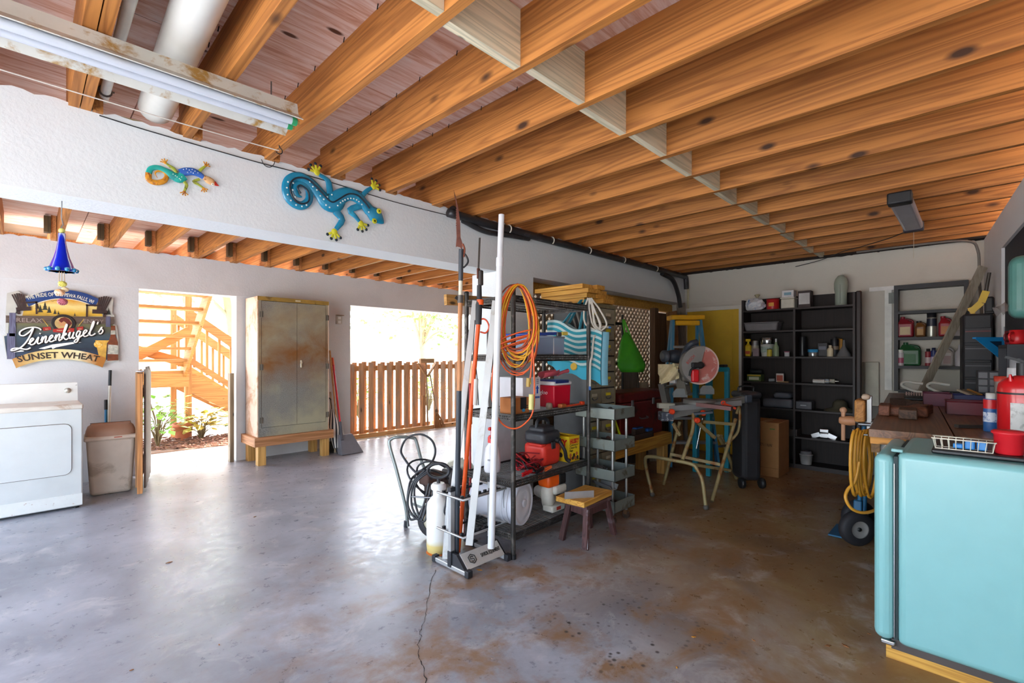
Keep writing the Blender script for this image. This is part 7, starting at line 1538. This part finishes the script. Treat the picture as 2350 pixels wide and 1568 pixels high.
# white T-square and leaning board
t = thing('drywall_square', 'large white T-square hanging on the far wall', 'T-square', (6.7, .67, .96)); part(t, 'blade', MB(True).box(6.702, 6.708, .66, .722, .96, 2.07), mat('#eceee8', .5)); part(t, 'head', MB(True).box(6.698, 6.712, .33, .86, 2.07, 2.115), mat('#eeeeea', .5)); part(t, 'print', MB(True).box(6.7, 6.702, .64, .688, 1.92, 2.04), mat('#8a908a', .6))
solo('leaning_board', MB().bar(P(2113, 905, d=4.72), P(2256, 612, d=4.5), .075, .02, (CT, ST, 0)), wood('#a8a090', '#857c6c', 'Z'), 'pale narrow board leaning diagonally above the workbench', 'board')
t = thing('wall_plate_tool', 'flat pale metal plate leaning on far wall behind vise', 'plate', (6.69, .86, .6)); part(t, 'plate', MB(True).rbox((6.7, .835, 1.02), (.015, .13, .5), .006), mat('#a5a293', .5, .2)); part(t, 'edge', MB(True).box(6.69, 6.71, .905, .925, .55, 1.27), mat('#8a8678', .5)); part(t, 'foot', MB(True).box(6.68, 6.715, .77, .93, .0, .77), mat('#6d6a60', .6))

# ================================================================ workbench along the right wall
WBX, WBY = 3.18, .41
WB = lambda x, y, z: Vector((WBX, WBY, 0)) + RZ(RANG) @ Vector((x, y, z))
def workbench():
    t = thing('workbench', 'long heavy wooden workbench along the right wall', 'workbench', (WBX, WBY, 0), RANG); tw = wood('#7a5236', '#452c1b', 'X', rough=.4, gray_wear='#7d583c', wear=.15); L = 3.22
    part(t, 'top_plank', MB().box(0, L, -.335, 0, .91, .95), tw); part(t, 'top_plank', MB().box(0, L, -.71, -.341, .91, .95), tw); part(t, 'end_rail', MB().box(.012, .05, -.70, -.005, .872, .91), wood('#c98a3c', '#8e5a22', 'Y', knots=.8)); part(t, 'front_rail', MB().box(.05, L, -.045, -.007, .82, .91), wood('#7d5a30', '#553a1c', 'X')); part(t, 'end_panel', MB().box(.1, .112, -.66, -.03, .1, .868), mat('#c9cbc8', .6, wear='#9a9c9a', wear_amt=.2))
    for x in (.12, 1.1, 2.1, 3.1):
        for y in (-.13, -.66): part(t, 'leg', MB().box(x, x + .09, y, y + .09, 0, .91), wood('#5c4630', '#3c2c1c', 'Z'))
    part(t, 'lower_shelf', MB().box(.12, L, -.66, -.06, .3, .33), wood('#4c3a2a', '#2e2218', 'X'))
workbench()
def vise():
    o = WB(.86, 0, .95); t = thing('bench_vise', 'wooden-jawed bench vise with turned handle on workbench edge', 'vise', o, RANG); wj = wood('#c58a48', '#8e5a26', 'X'); br = wood('#7a4a34', '#55301f', 'X')
    part(t, 'front_jaw', MB().rbox((0, .09, .02), (.2, .06, .15), .012, 2), wj); part(t, 'rear_jaw', MB().rbox((0, -.04, .035), (.22, .06, .07), .008, 2), br); part(t, 'body', MB().rbox((0, -.16, .03), (.16, .2, .06), .015, 2), br); part(t, 'screw', MB().cyl((0, -.02, -.06), (0, .2, -.06), .016, n=12), STEEL); part(t, 'guide_rod', MB().cyl((-.06, -.02, -.07), (-.06, .1, -.07), .012, n=10), STEEL); part(t, 'guide_rod', MB().cyl((.06, -.02, -.07), (.06, .1, -.07), .012, n=10), STEEL); part(t, 'screw_boss', MB().lathe([(.03, .12), (.035, .15), (.03, .2), (.02, .215)], (0, 0, -.06), (0, 1, 0), 14), mat('#b07d58', .5)); part(t, 'handle', MB().cyl((0, .19, -.2), (0, .19, .0), .013, n=10), wood('#c99c7c', '#9c7050', 'Z')); part(t, 'handle_knob', MB().ball((0, .19, .012), .022), wood('#c99c7c', '#9c7050', 'Z')); part(t, 'metal_plate', MB().box(-.04, .04, .03, .055, -.1, .12), mat('#9a9a98', .4, .7)); part(t, 'under_plate', MB().box(-.12, .12, .0, .03, -.14, -.045), mat('#7a7a78', .5, .5)); part(t, 'jaw_cap', MB().rbox((-.03, .06, .115), (.08, .05, .04), .018, 2), mat('#c2ac96', .5))
vise()
for k, (x, y, c, lbl) in enumerate(((1.05, -.22, '#6e4632', 'brown wood block behind the vise'), (.72, -.16, '#59402f', 'dark wood block in front of the vise'), (1.45, -.14, '#4d382c', 'long dark timber offcut on workbench'))):
    solo('wood_offcut', MB().rbox((0, 0, .03), (.2 if k < 2 else .35, .09, .06), .006).rot(RZ(RANG + .3 * (k - 1))).move(WB(x, y, .951)), wood(c, '#2e2018', 'X'), lbl, 'wood block')
def brush(label, o, rz):
    t = thing('scrub_brush', label, 'brush', o, rz); part(t, 'handle', MB().tube(smooth([(-.09, 0, .03), (-.02, 0, .045), (.06, 0, .09), (.03, 0, .125), (-.05, 0, .115), (-.09, 0, .11)], 5), [.012] * 26, 8), mat('#c9c8be', .5)); b = MB()
    for i in range(8):
        for j in range(3): b.cyl((-.1 + i * .018, -.02 + j * .02, .0), (-.1 + i * .018, -.02 + j * .02, .03), .006, n=5)
    part(t, 'bristles', b, mat('#b89a92', .8))
brush('white handled scrub brush at far end of workbench', WB(2.55, -.17, .976), RANG + 1.6); brush('grey scrub brush next to the leaning board on workbench', WB(2.45, -.35, .976), RANG + 1.4)
solo('dark_tray', MB().rbox((0, 0, .012), (.5, .3, .024), .008).rot(RZ(RANG)).move(WB(2.5, -.28, .951)) , BLACK, 'flat black tray at far end of workbench', 'tray').location.z += 0
def crate(name, label, x, y, s, m):
    t = thing(name, label, 'bin', WB(x, y, .951), RANG); a, b, h = s; mb = MB()
    for q in ((-a / 2, a / 2, -b / 2, -b / 2 + .004), (-a / 2, a / 2, b / 2 - .004, b / 2), (-a / 2, -a / 2 + .004, -b / 2, b / 2), (a / 2 - .004, a / 2, -b / 2, b / 2)): mb.box(*q, 0, h)
    mb.box(-a / 2, a / 2, -b / 2, b / 2, 0, .004); part(t, 'tub', mb, m); part(t, 'rim', MB().tube([(-a / 2, -b / 2, h), (a / 2, -b / 2, h), (a / 2, b / 2, h), (-a / 2, b / 2, h)], .005, 6, closed=True), m); return t
crate('parts_bin', 'magenta plastic bin on workbench', 1.86, -.33, (.2, .16, .1), mat('#6e1f3c', .4)); t = crate('parts_bin', 'dark blue plastic bin of small tools behind red bin', 1.62, -.50, (.2, .17, .11), mat('#25285c', .4)); crate('parts_bin', 'dark red plastic bin nearest on workbench', 1.25, -.46, (.2, .2, .085), mat('#6e1f2c', .4))
for k in range(3): o_ = WB(1.6 + .04 * k, -.48 - .03 * k, 1.06); solo('small_tool', MB().bar(o_ - Vector((.06, .03, 0)), o_ + Vector((.05, .04, .03)), .016, .012), mat(('#b8a890', '#7a6a58', '#c08a40')[k], .5), ('pale tool poking out of the blue bin', 'grey tool poking out of the blue bin', 'amber handled tool poking out of the blue bin')[k], 'tool')
t = thing('pliers', 'dark pliers lying open on workbench', 'pliers', WB(.42, -.47, .951)); o_ = WB(.42, -.47, .962)
part(t, 'jaw', MB(True).bar(o_, o_ + Vector((-.08, .1, 0)), .03, .016), mat('#4a4540', .5, .5)); part(t, 'handle', MB(True).tube(smooth([o_, o_ + Vector((.06, -.04, 0)), o_ + Vector((.14, -.05, 0))], 4), .009, 8), BLACK); part(t, 'handle', MB(True).tube(smooth([o_, o_ + Vector((.03, -.08, 0)), o_ + Vector((.08, -.15, 0))], 4), .009, 8), BLACK)
# tool chest, saw, square and wall things at the right edge
t = thing('tool_box', 'tall black tool box at back of workbench', 'tool box', (5.95, .065, .951), RANG); part(t, 'case', MB().rbox((0, -.07, .38), (.34, .19, .76), .02, 2), mat('#232429', .5, var=.15)); 
for k in range(4): d_ = part(t, 'drawer', MB().rbox((-.174, -.07, .12 + k * .15), (.012, .17, .13), .004), mat('#2b2c32', .5)); part(d_, 'pull', MB().box(-.19, -.178, -.15, .01, .15 + k * .15, .16 + k * .15), mat('#6a3034' if k == 3 else '#55565c', .4))
t = thing('grease_gun', 'yellow and black pistol tool standing on the black tool box', 'tool', (5.9, -.02, 1.712)); YL = mat('#d1ad14', .4)
part(t, 'body', MB().bar((0, -.02, .1), (.0, .05, .02), .05, .05).bar((0, -.02, .1), (0, -.05, .2), .045, .05).bar((0, .03, .0), (0, .055, .06), .04, .03), YL); part(t, 'grip', MB().rbox((.01, -.07, .08), (.05, .06, .14), .015, 2), BLACK); part(t, 'barrel', MB().cyl((0, -.05, .2), (0, -.07, .36), .013, n=10), mat('#55504c', .4, .6)); part(t, 'base', MB().rbox((.0, -.07, .01), (.06, .06, .02), .006), BLACK)
t = thing('speed_square', 'bright blue triangular square hung in front of black tool box', 'square', P(2270, 800, d=3.6)); po = [P(u, v, d=3.6) for u, v in ((2236, 776), (2305, 776), (2305, 832))]; e = Vector((ST, -CT, 0)); o_ = po[0]
outer = [((p - o_).dot(e), (p - o_).z) for p in po]; cx = sum(p[0] for p in outer) / 3; cz = sum(p[1] for p in outer) / 3
BLU = mat('#1f86c4', .4); part(t, 'blade', MB(True).prism(outer, o_, e, ZA, .006), BLU); part(t, 'slot', MB(True).prism([(cx + (a - cx) * .4 + .02, cz + (b - cz) * .35 + .015) for a, b in outer], o_ - Vector((CT, ST, 0)) * .004, e, ZA, .002), mat('#123048', .5)); part(t, 'fence', MB(True).bar(po[0], po[1], .03, .012, ZA), BLU); part(t, 'hook', MB(True).cyl(po[1], P(2305, 750, d=3.6), .004, n=6), STEEL)
# wall cupboard, organiser and mugs on the right wall
wsh = thing('tool_cupboard', 'dark open cupboard on the right wall above workbench', 'cupboard', WB(.74, -.62, .951), RANG); CB = mat('#2a2a30', .6, var=.15)
part(wsh, 'side', MB().box(.0, .02, -.10, .02, 0, .44), CB); part(wsh, 'side', MB().box(.34, .36, -.10, .02, 0, .44), CB); part(wsh, 'shelf', MB().box(0, .36, -.10, .02, .44, .46), CB); part(wsh, 'shelf', MB().box(.02, .34, -.10, .02, .2, .22), CB); part(wsh, 'back', MB().box(0, .36, -.11, -.10, 0, .66), CB)
def mug(label, o, m):
    t = thing('mug', label, 'mug', o); part(t, 'cup', MB().lathe([(.03, 0), (.036, .005), (.036, .085), (.032, .085), (.032, .01), (0, .01)], n=18), m); part(t, 'handle', MB().tube(smooth([(-.03, .02, .07), (-.055, .035, .06), (-.055, .035, .03), (-.03, .02, .02)], 5), .006, 6), m)
mug('bright red mug on dark cupboard shelf', WB(.84, -.655, 1.412), mat('#c41f24', .35)); mug('dark red mug left of bright red mug on cupboard', WB(.98, -.65, 1.412), mat('#6a2028', .35))
t = thing('parts_organizer', 'clear small-drawer parts organizer on workbench before tool box', 'organizer', WB(1.86, -.62, .951), RANG); part(t, 'case', MB().rbox((0, 0, .14), (.12, .12, .28), .006), mat('#38383e', .5))
for k in range(5):
    for j in range(2): part(t, 'drawer', MB().rbox((-.062, -.03 + .06 * j, .035 + k * .053), (.014, .05, .044), .003), mat('#8a8a90', .3, alpha=.8))
can('spray_can', 'white spray can with grey cap at right edge', 'can', WB(.45, -.60, 0).x, WB(.45, -.60, 0).y, .951, .033, .33, mat('#c9cacc', .35), (.7, .05), mat('#8a8c90', .4), (.3, .7, mat('#a86a5a', .5))); can('jar', 'small jar with red lid left of white spray can', 'jar', WB(.62, -.57, 0).x, WB(.62, -.57, 0).y, .951, .035, .25, mat('#8a7a74', .3, alpha=.8), (1.05, .03), mat('#b83a2c', .4))
can('paint_tin', 'small orange tin at right edge behind extinguisher', 'tin', WB(.30, -.60, 0).x, WB(.30, -.60, 0).y, .951, .035, .2, mat('#4a86b8', .4), (1, .03), mat('#d8742a', .4))
t = thing('hanging_tub', 'translucent teal tub hanging on right wall opening', 'tub', (4.02, rw_y(4.02) + .07, 1.6)); part(t, 'tub', MB().rbox((0, 0, .14), (.17, .12, .36), .05, 4), mat('#5f9a92', .3, alpha=.75)); part(t, 'hook', MB().tube([(0, -.06, .32), (0, -.07, .40), (0, -.08, .45)], .005, 6), STEEL)
t = thing('clear_bag', 'clear plastic bag draped above mugs', 'bag', WB(.9, -.62, 1.575)); g = [[WB(.74 + .36 * i / 8, -.69 + .12 * j / 5, 1.62 + .04 * math.sin(i * .9) * math.sin(j * 1.3) + .03 * (j % 2)) for j in range(6)] for i in range(9)]
part(t, 'film', MB(True).sheet(g), mat('#b9b3b0', .25, alpha=.45))

# ---------------------------------------------------------------- fire extinguishers, cup, basket on the fridge end
def extinguisher(label, c, r, h, m, lblm):
    t = thing('fire_extinguisher', label, 'fire extinguisher', c); part(t, 'cylinder', MB().lathe([(r * .9, 0), (r, .01), (r, h * .78), (r * .94, h * .87), (r * .7, h * .95), (r * .28, h)], n=28), m); part(t, 'band', MB().lathe([(r * 1.02, h * .70), (r * 1.02, h * .73)], n=28), BLACK); part(t, 'valve', MB().cyl((0, 0, h), (0, 0, h + .06), r * .25, n=12), BLACK); part(t, 'lever', MB().bar((0, -.05, h + .05), (0, .06, h + .09), .02, .012), BLACK); part(t, 'horn_nub', MB().tube([(-r * .55, r * .45, h * .9), (-r * .6, r * .5, h * 1.02)], [.012, .004], 8), m); g = []
    for i in range(2): g.append([(r * 1.012 * math.cos(a), r * 1.012 * math.sin(a), h * (.12 + .45 * i)) for a in (R(150 + k * 8) for k in range(9))])
    part(t, 'label', MB().sheet(g), lblm); return t
RED_E = mat('#cf1a22', .3, coat=.4, var=.05)
extinguisher('large red fire extinguisher standing at end of workbench', (3.36, -.165, .951), .088, .30, RED_E, mat('#d0d2d0', .4, wear='#a9aaa8', wear_amt=.3, wear_sc=30))
t = can('aerosol_can', 'slim red, white and blue aerosol can left of fire extinguisher', 'can', 3.53, -.06, .951, .03, .17, mat('#2f5f9a', .35), (.7, .03), mat('#c9c9c4', .4), (.7, .98, mat('#c41f24', .35))); part(t, 'white_band', MB().lathe([(.0305, .05), (.0305, .1)], n=18), mat('#cfd6e2', .4, wear='#3a62a8', wear_amt=.4, wear_sc=40))
def fridge():
    X0, X1, y0, y1, z0, z1 = 2.565, 3.12, -.335, .237, .125, .94; t = thing('mini_fridge', 'aqua green retro mini fridge in front of workbench', 'fridge', (2.84, 0, .1)); AQ = mat('#80b8b9', .3, var=.03, coat=.3); yc, zc = (y0 + y1) / 2, (z0 + z1) / 2
    part(t, 'body', MB(True).rbox(((X0 + X1) / 2, yc, zc), (X1 - X0, y1 - y0, z1 - z0), .03, 4), AQ); d = part(t, 'door', MB(True).rbox(((X0 + X1) / 2, y1 + .042, zc - .005), (X1 - X0 + .004, .072, z1 - z0 - .02), .032, 4), AQ); part(t, 'gasket', MB(True).box(X0 + .006, X1 - .006, y1 - .004, y1 + .01, z0 + .02, z1 - .02), mat('#2a3a3c', .7)); part(d, 'chrome_strip', MB(True).box(X0 - .001, X0 + .004, y1 + .0065, y1 + .0085, z0 + .03, z1 - .05), CHROME); part(t, 'hinge', MB(True).rbox((X0 + .04, y1 + .03, z0 - .005), (.06, .05, .02), .005), CHROME); part(t, 'hinge', MB(True).rbox((X0 + .05, y1 + .0, z1 + .004), (.07, .04, .014), .004), mat('#7fb0b0', .4)); part(d, 'handle', MB(True).rbox((X1 - .06, y1 + .09, .62), (.03, .03, .2), .01, 3), CHROME); part(t, 'base_frame', MB(True).box(X0 + .03, X1 - .02, y0 + .02, y1 + .02, .092, z0 + .01), mat('#4c4440', .7)); part(t, 'dent', MB(True).ball((X0 + .004, -.09, .73), .008, (.5, 1, 1), 10, 6), AQ)
    f = MB(True)
    for x in (X0 + .08, X1 - .08):
        for y in (y0 + .08, y1 - .04): f.cyl((x, y, .088), (x, y, .1), .018, n=10)
    part(t, 'foot', f, BLACK)
    s = thing('timber_plinth', 'yellow pine timbers on the floor under the mini fridge', 'timber base', (2.87, .0, 0)); part(s, 'timber', MB(True).box(2.69, 2.73, -.33, .285, 0, .089), PINE_Y); part(s, 'timber', MB(True).box(3.04, 3.08, -.33, .285, 0, .089), PINE_Y); part(s, 'timber', MB(True).box(2.73, 3.04, .12, .16, 0, .089), YELLOW_PINE)
fridge()
solo('black_tray', MB().rbox((2.80, -.08, .951), (.34, .42, .018), .006), mat('#202124', .4), 'flat black tray on top of the mini fridge', 'tray')
t = thing('red_cup', 'bright red plastic tub with rim on the mini fridge', 'tub', (2.70, -.095, .961)); part(t, 'cup', MB().lathe([(.038, 0), (.041, .004), (.043, .075), (.05, .08), (.05, .088), (.042, .088), (.038, .01), (0, .01)], n=24), mat('#d8202c', .4)); part(t, 'lid', MB().lathe([(.045, .086), (.044, .092), (.02, .094), (.0, .095)], n=24), mat('#c81c26', .4))
def basket():
    t = thing('wire_basket', 'white coated wire basket on the mini fridge', 'basket', (2.67, .03, .961)); m = mat('#d9d6c4', .4); x0, x1, y0, y1, h = 2.645, 2.70, -.05, .118, .045
    part(t, 'rim', MB(True).tube([(x0 - .012, y0 - .01, .961 + h), (x1 + .012, y0 - .01, .961 + h), (x1 + .012, y1 + .012, .961 + h), (x0 - .012, y1 + .012, .961 + h)], .0025, 6, closed=True), m); part(t, 'base_ring', MB(True).tube([(x0, y0, .9645), (x1, y0, .9645), (x1, y1, .9645), (x0, y1, .9645)], .0022, 6, closed=True), m); w_ = MB(True)
    for k in range(9):
        y = y0 + (y1 - y0) * k / 8
        for xa, xb in ((x0, x0 - .012), (x1, x1 + .012)): w_.cyl((xa, y, .9645), (xb, y + (y - .03) * .08, .961 + h), .0018, n=5)
        w_.cyl((x0, y, .9645), (x1, y, .9645), .0018, n=5)
    o = part(t, 'wire_deck', w_, m)
    for k, (y, c) in enumerate(((-.02, 'bright blue pack at right in wire basket'), (.015, 'bright blue pack in middle of wire basket'), (.05, 'bright blue pack lying at left in wire basket'))): solo('battery_pack', MB().rbox((2.672, y, .986 - .008 * (k == 2)), (.03, .03, .036 if k < 2 else .02), .005), mat('#2a86d0', .4), c, 'battery')
basket()
# ---------------------------------------------------------------- yellow hose and blue hand truck beside the bench
def hose():
    t = thing('air_hose', 'coiled yellow hose hanging on the workbench corner', 'hose', WB(.15, .06, .5)); m = mat('#c98f2a', .45, var=.15); rnd = random.Random(12); w = lambda u, v, d: P(u, v, d=d)
    for k in range(6):
        cu = 1977 + (k - 2.5) * 7; d = 2.66 + .012 * k; hw = 5 + rnd.uniform(0, 6); v0, v1 = 985 + rnd.uniform(0, 6), 1125 + rnd.uniform(-12, 24)
        part(t, 'loop', MB(True).tube([w(cu + hw * math.cos(a) - 8 * math.sin(a * .5) + 8, (v0 + v1) / 2 + (v1 - v0) / 2 * math.sin(a), d + .03 * math.cos(a)) for a in (2 * math.pi * i / 24 for i in range(24))], .0085, 8, closed=True), m)
    part(t, 'tail', MB(True).tube(smooth([w(1972, 1060, 2.64), w(1962, 1104, 2.64), w(1945, 1125, 2.64), w(1941, 1145, 2.63), w(1955, 1168, 2.62), w(1980, 1177, 2.62), w(2006, 1172, 2.64), w(2015, 1160, 2.7)], 6), .0085, 8), m); part(t, 'hook', MB(True).tube([WB(.13, .012, .9), WB(.13, .07, .9), WB(.13, .08, .925)], .006, 6), STEEL)
hose()
def truck():
    t = thing('hand_truck', 'blue hand truck with black tyres parked beside the workbench', 'hand truck', (4.25, .62, 0)); B = mat('#1d5f86', .45, var=.15)
    for cc in (Vector((4.12, .60, .12)), Vector((4.45, .64, .12))):
        ax = Vector((-.72, -.69, 0)); wl = part(t, 'wheel', MB(True).lathe([(.06, -.035), (.105, -.035), (.12, -.018), (.12, .018), (.105, .035), (.06, .035)], cc, ax, 28, cap=False), mat('#232226', .7)); part(wl, 'hub', MB(True).lathe([(0, .02), (.02, .024), (.035, .02), (.055, .03), (.064, .034), (.064, -.02), (0, -.02)], cc, ax, 22), mat('#a8a6a2', .4, .4)); part(wl, 'hub_bore', MB(True).lathe([(.014, .02), (.014, .03), (0, .031)], cc, ax, 12), BLACK)
    for x in (4.18, 4.42): part(t, 'rail', MB(True).tube(smooth([(x, .60, .10), (x, .585, .5), (x, .57, .8)], 5), .014, 10), B)
    part(t, 'axle', MB(True).cyl((4.12, .60, .12), (4.45, .64, .12), .01, n=8), STEEL); part(t, 'toe_plate', MB(True).rbox((4.3, .70, .02), (.3, .16, .012), .003), B); part(t, 'axle_bracket', MB(True).rbox((4.17, .60, .24), (.05, .05, .14), .008), B); part(t, 'handle_bow', MB(True).tube(smooth([(4.18, .57, .78), (4.19, .567, .85), (4.3, .565, .88), (4.41, .567, .85), (4.42, .57, .78)], 5), .014, 10), B)
truck()
# ================================================================ bits of leaf on the floor
LFM = mat('#8a5a30', .8, var=.3); LFO = mat('#c98a2c', .7, var=.2)
for k, (u, v, m, s) in enumerate(((388, 1291, 0, 10), (700, 1015, 0, 0), (585, 1186, 0, 6), (1100, 1308, 1, 14), (1410, 1190, 1, 16), (1592, 1462, 1, 9), (1553, 1532, 1, 7), (1900, 1482, 0, 13), (1940, 1482, 0, 14), (1865, 1468, 0, 6), (1730, 1470, 0, 7), (302, 1538, 0, 6), (503, 1480, 0, 5), (930, 1052, 1, 9), (1995, 1455, 0, 6))):
    if not s: continue
    p = P(u, v, z=.003); sc = s * .55 * p.length / 1090; a = k * 1.7; poly = [(sc * r * math.cos(q), sc * r * math.sin(q) * .6) for q, r in ((0, 1), (.7, .6), (1.4, .75), (2.4, .5), (3.14, 1), (3.9, .55), (4.8, .8), (5.5, .5))]
    side = ('near the dryer', 'on the open floor left', '', 'before the pole rack', 'by the tray cart', 'in front of stained patch', 'at bottom of stained patch', 'in front of the mini fridge', 'beside fridge timber', 'left of fridge shadow', 'on pale floor right of stains', 'at bottom left of floor', 'at bottom left centre of floor', 'behind the pressure washer', 'close to the fridge corner')[k] if k != 2 else 'on floor below the doorway light'
    solo('dry_leaf', MB().prism(poly, (p.x, p.y, .003), (math.cos(a), math.sin(a), 0), (-math.sin(a), math.cos(a), 0), .003), LFO if m else LFM, ('orange' if m else 'brown') + ' dry leaf scrap ' + side, 'leaf', group='leaf scraps on the floor')
bpy.context.view_layer.update()
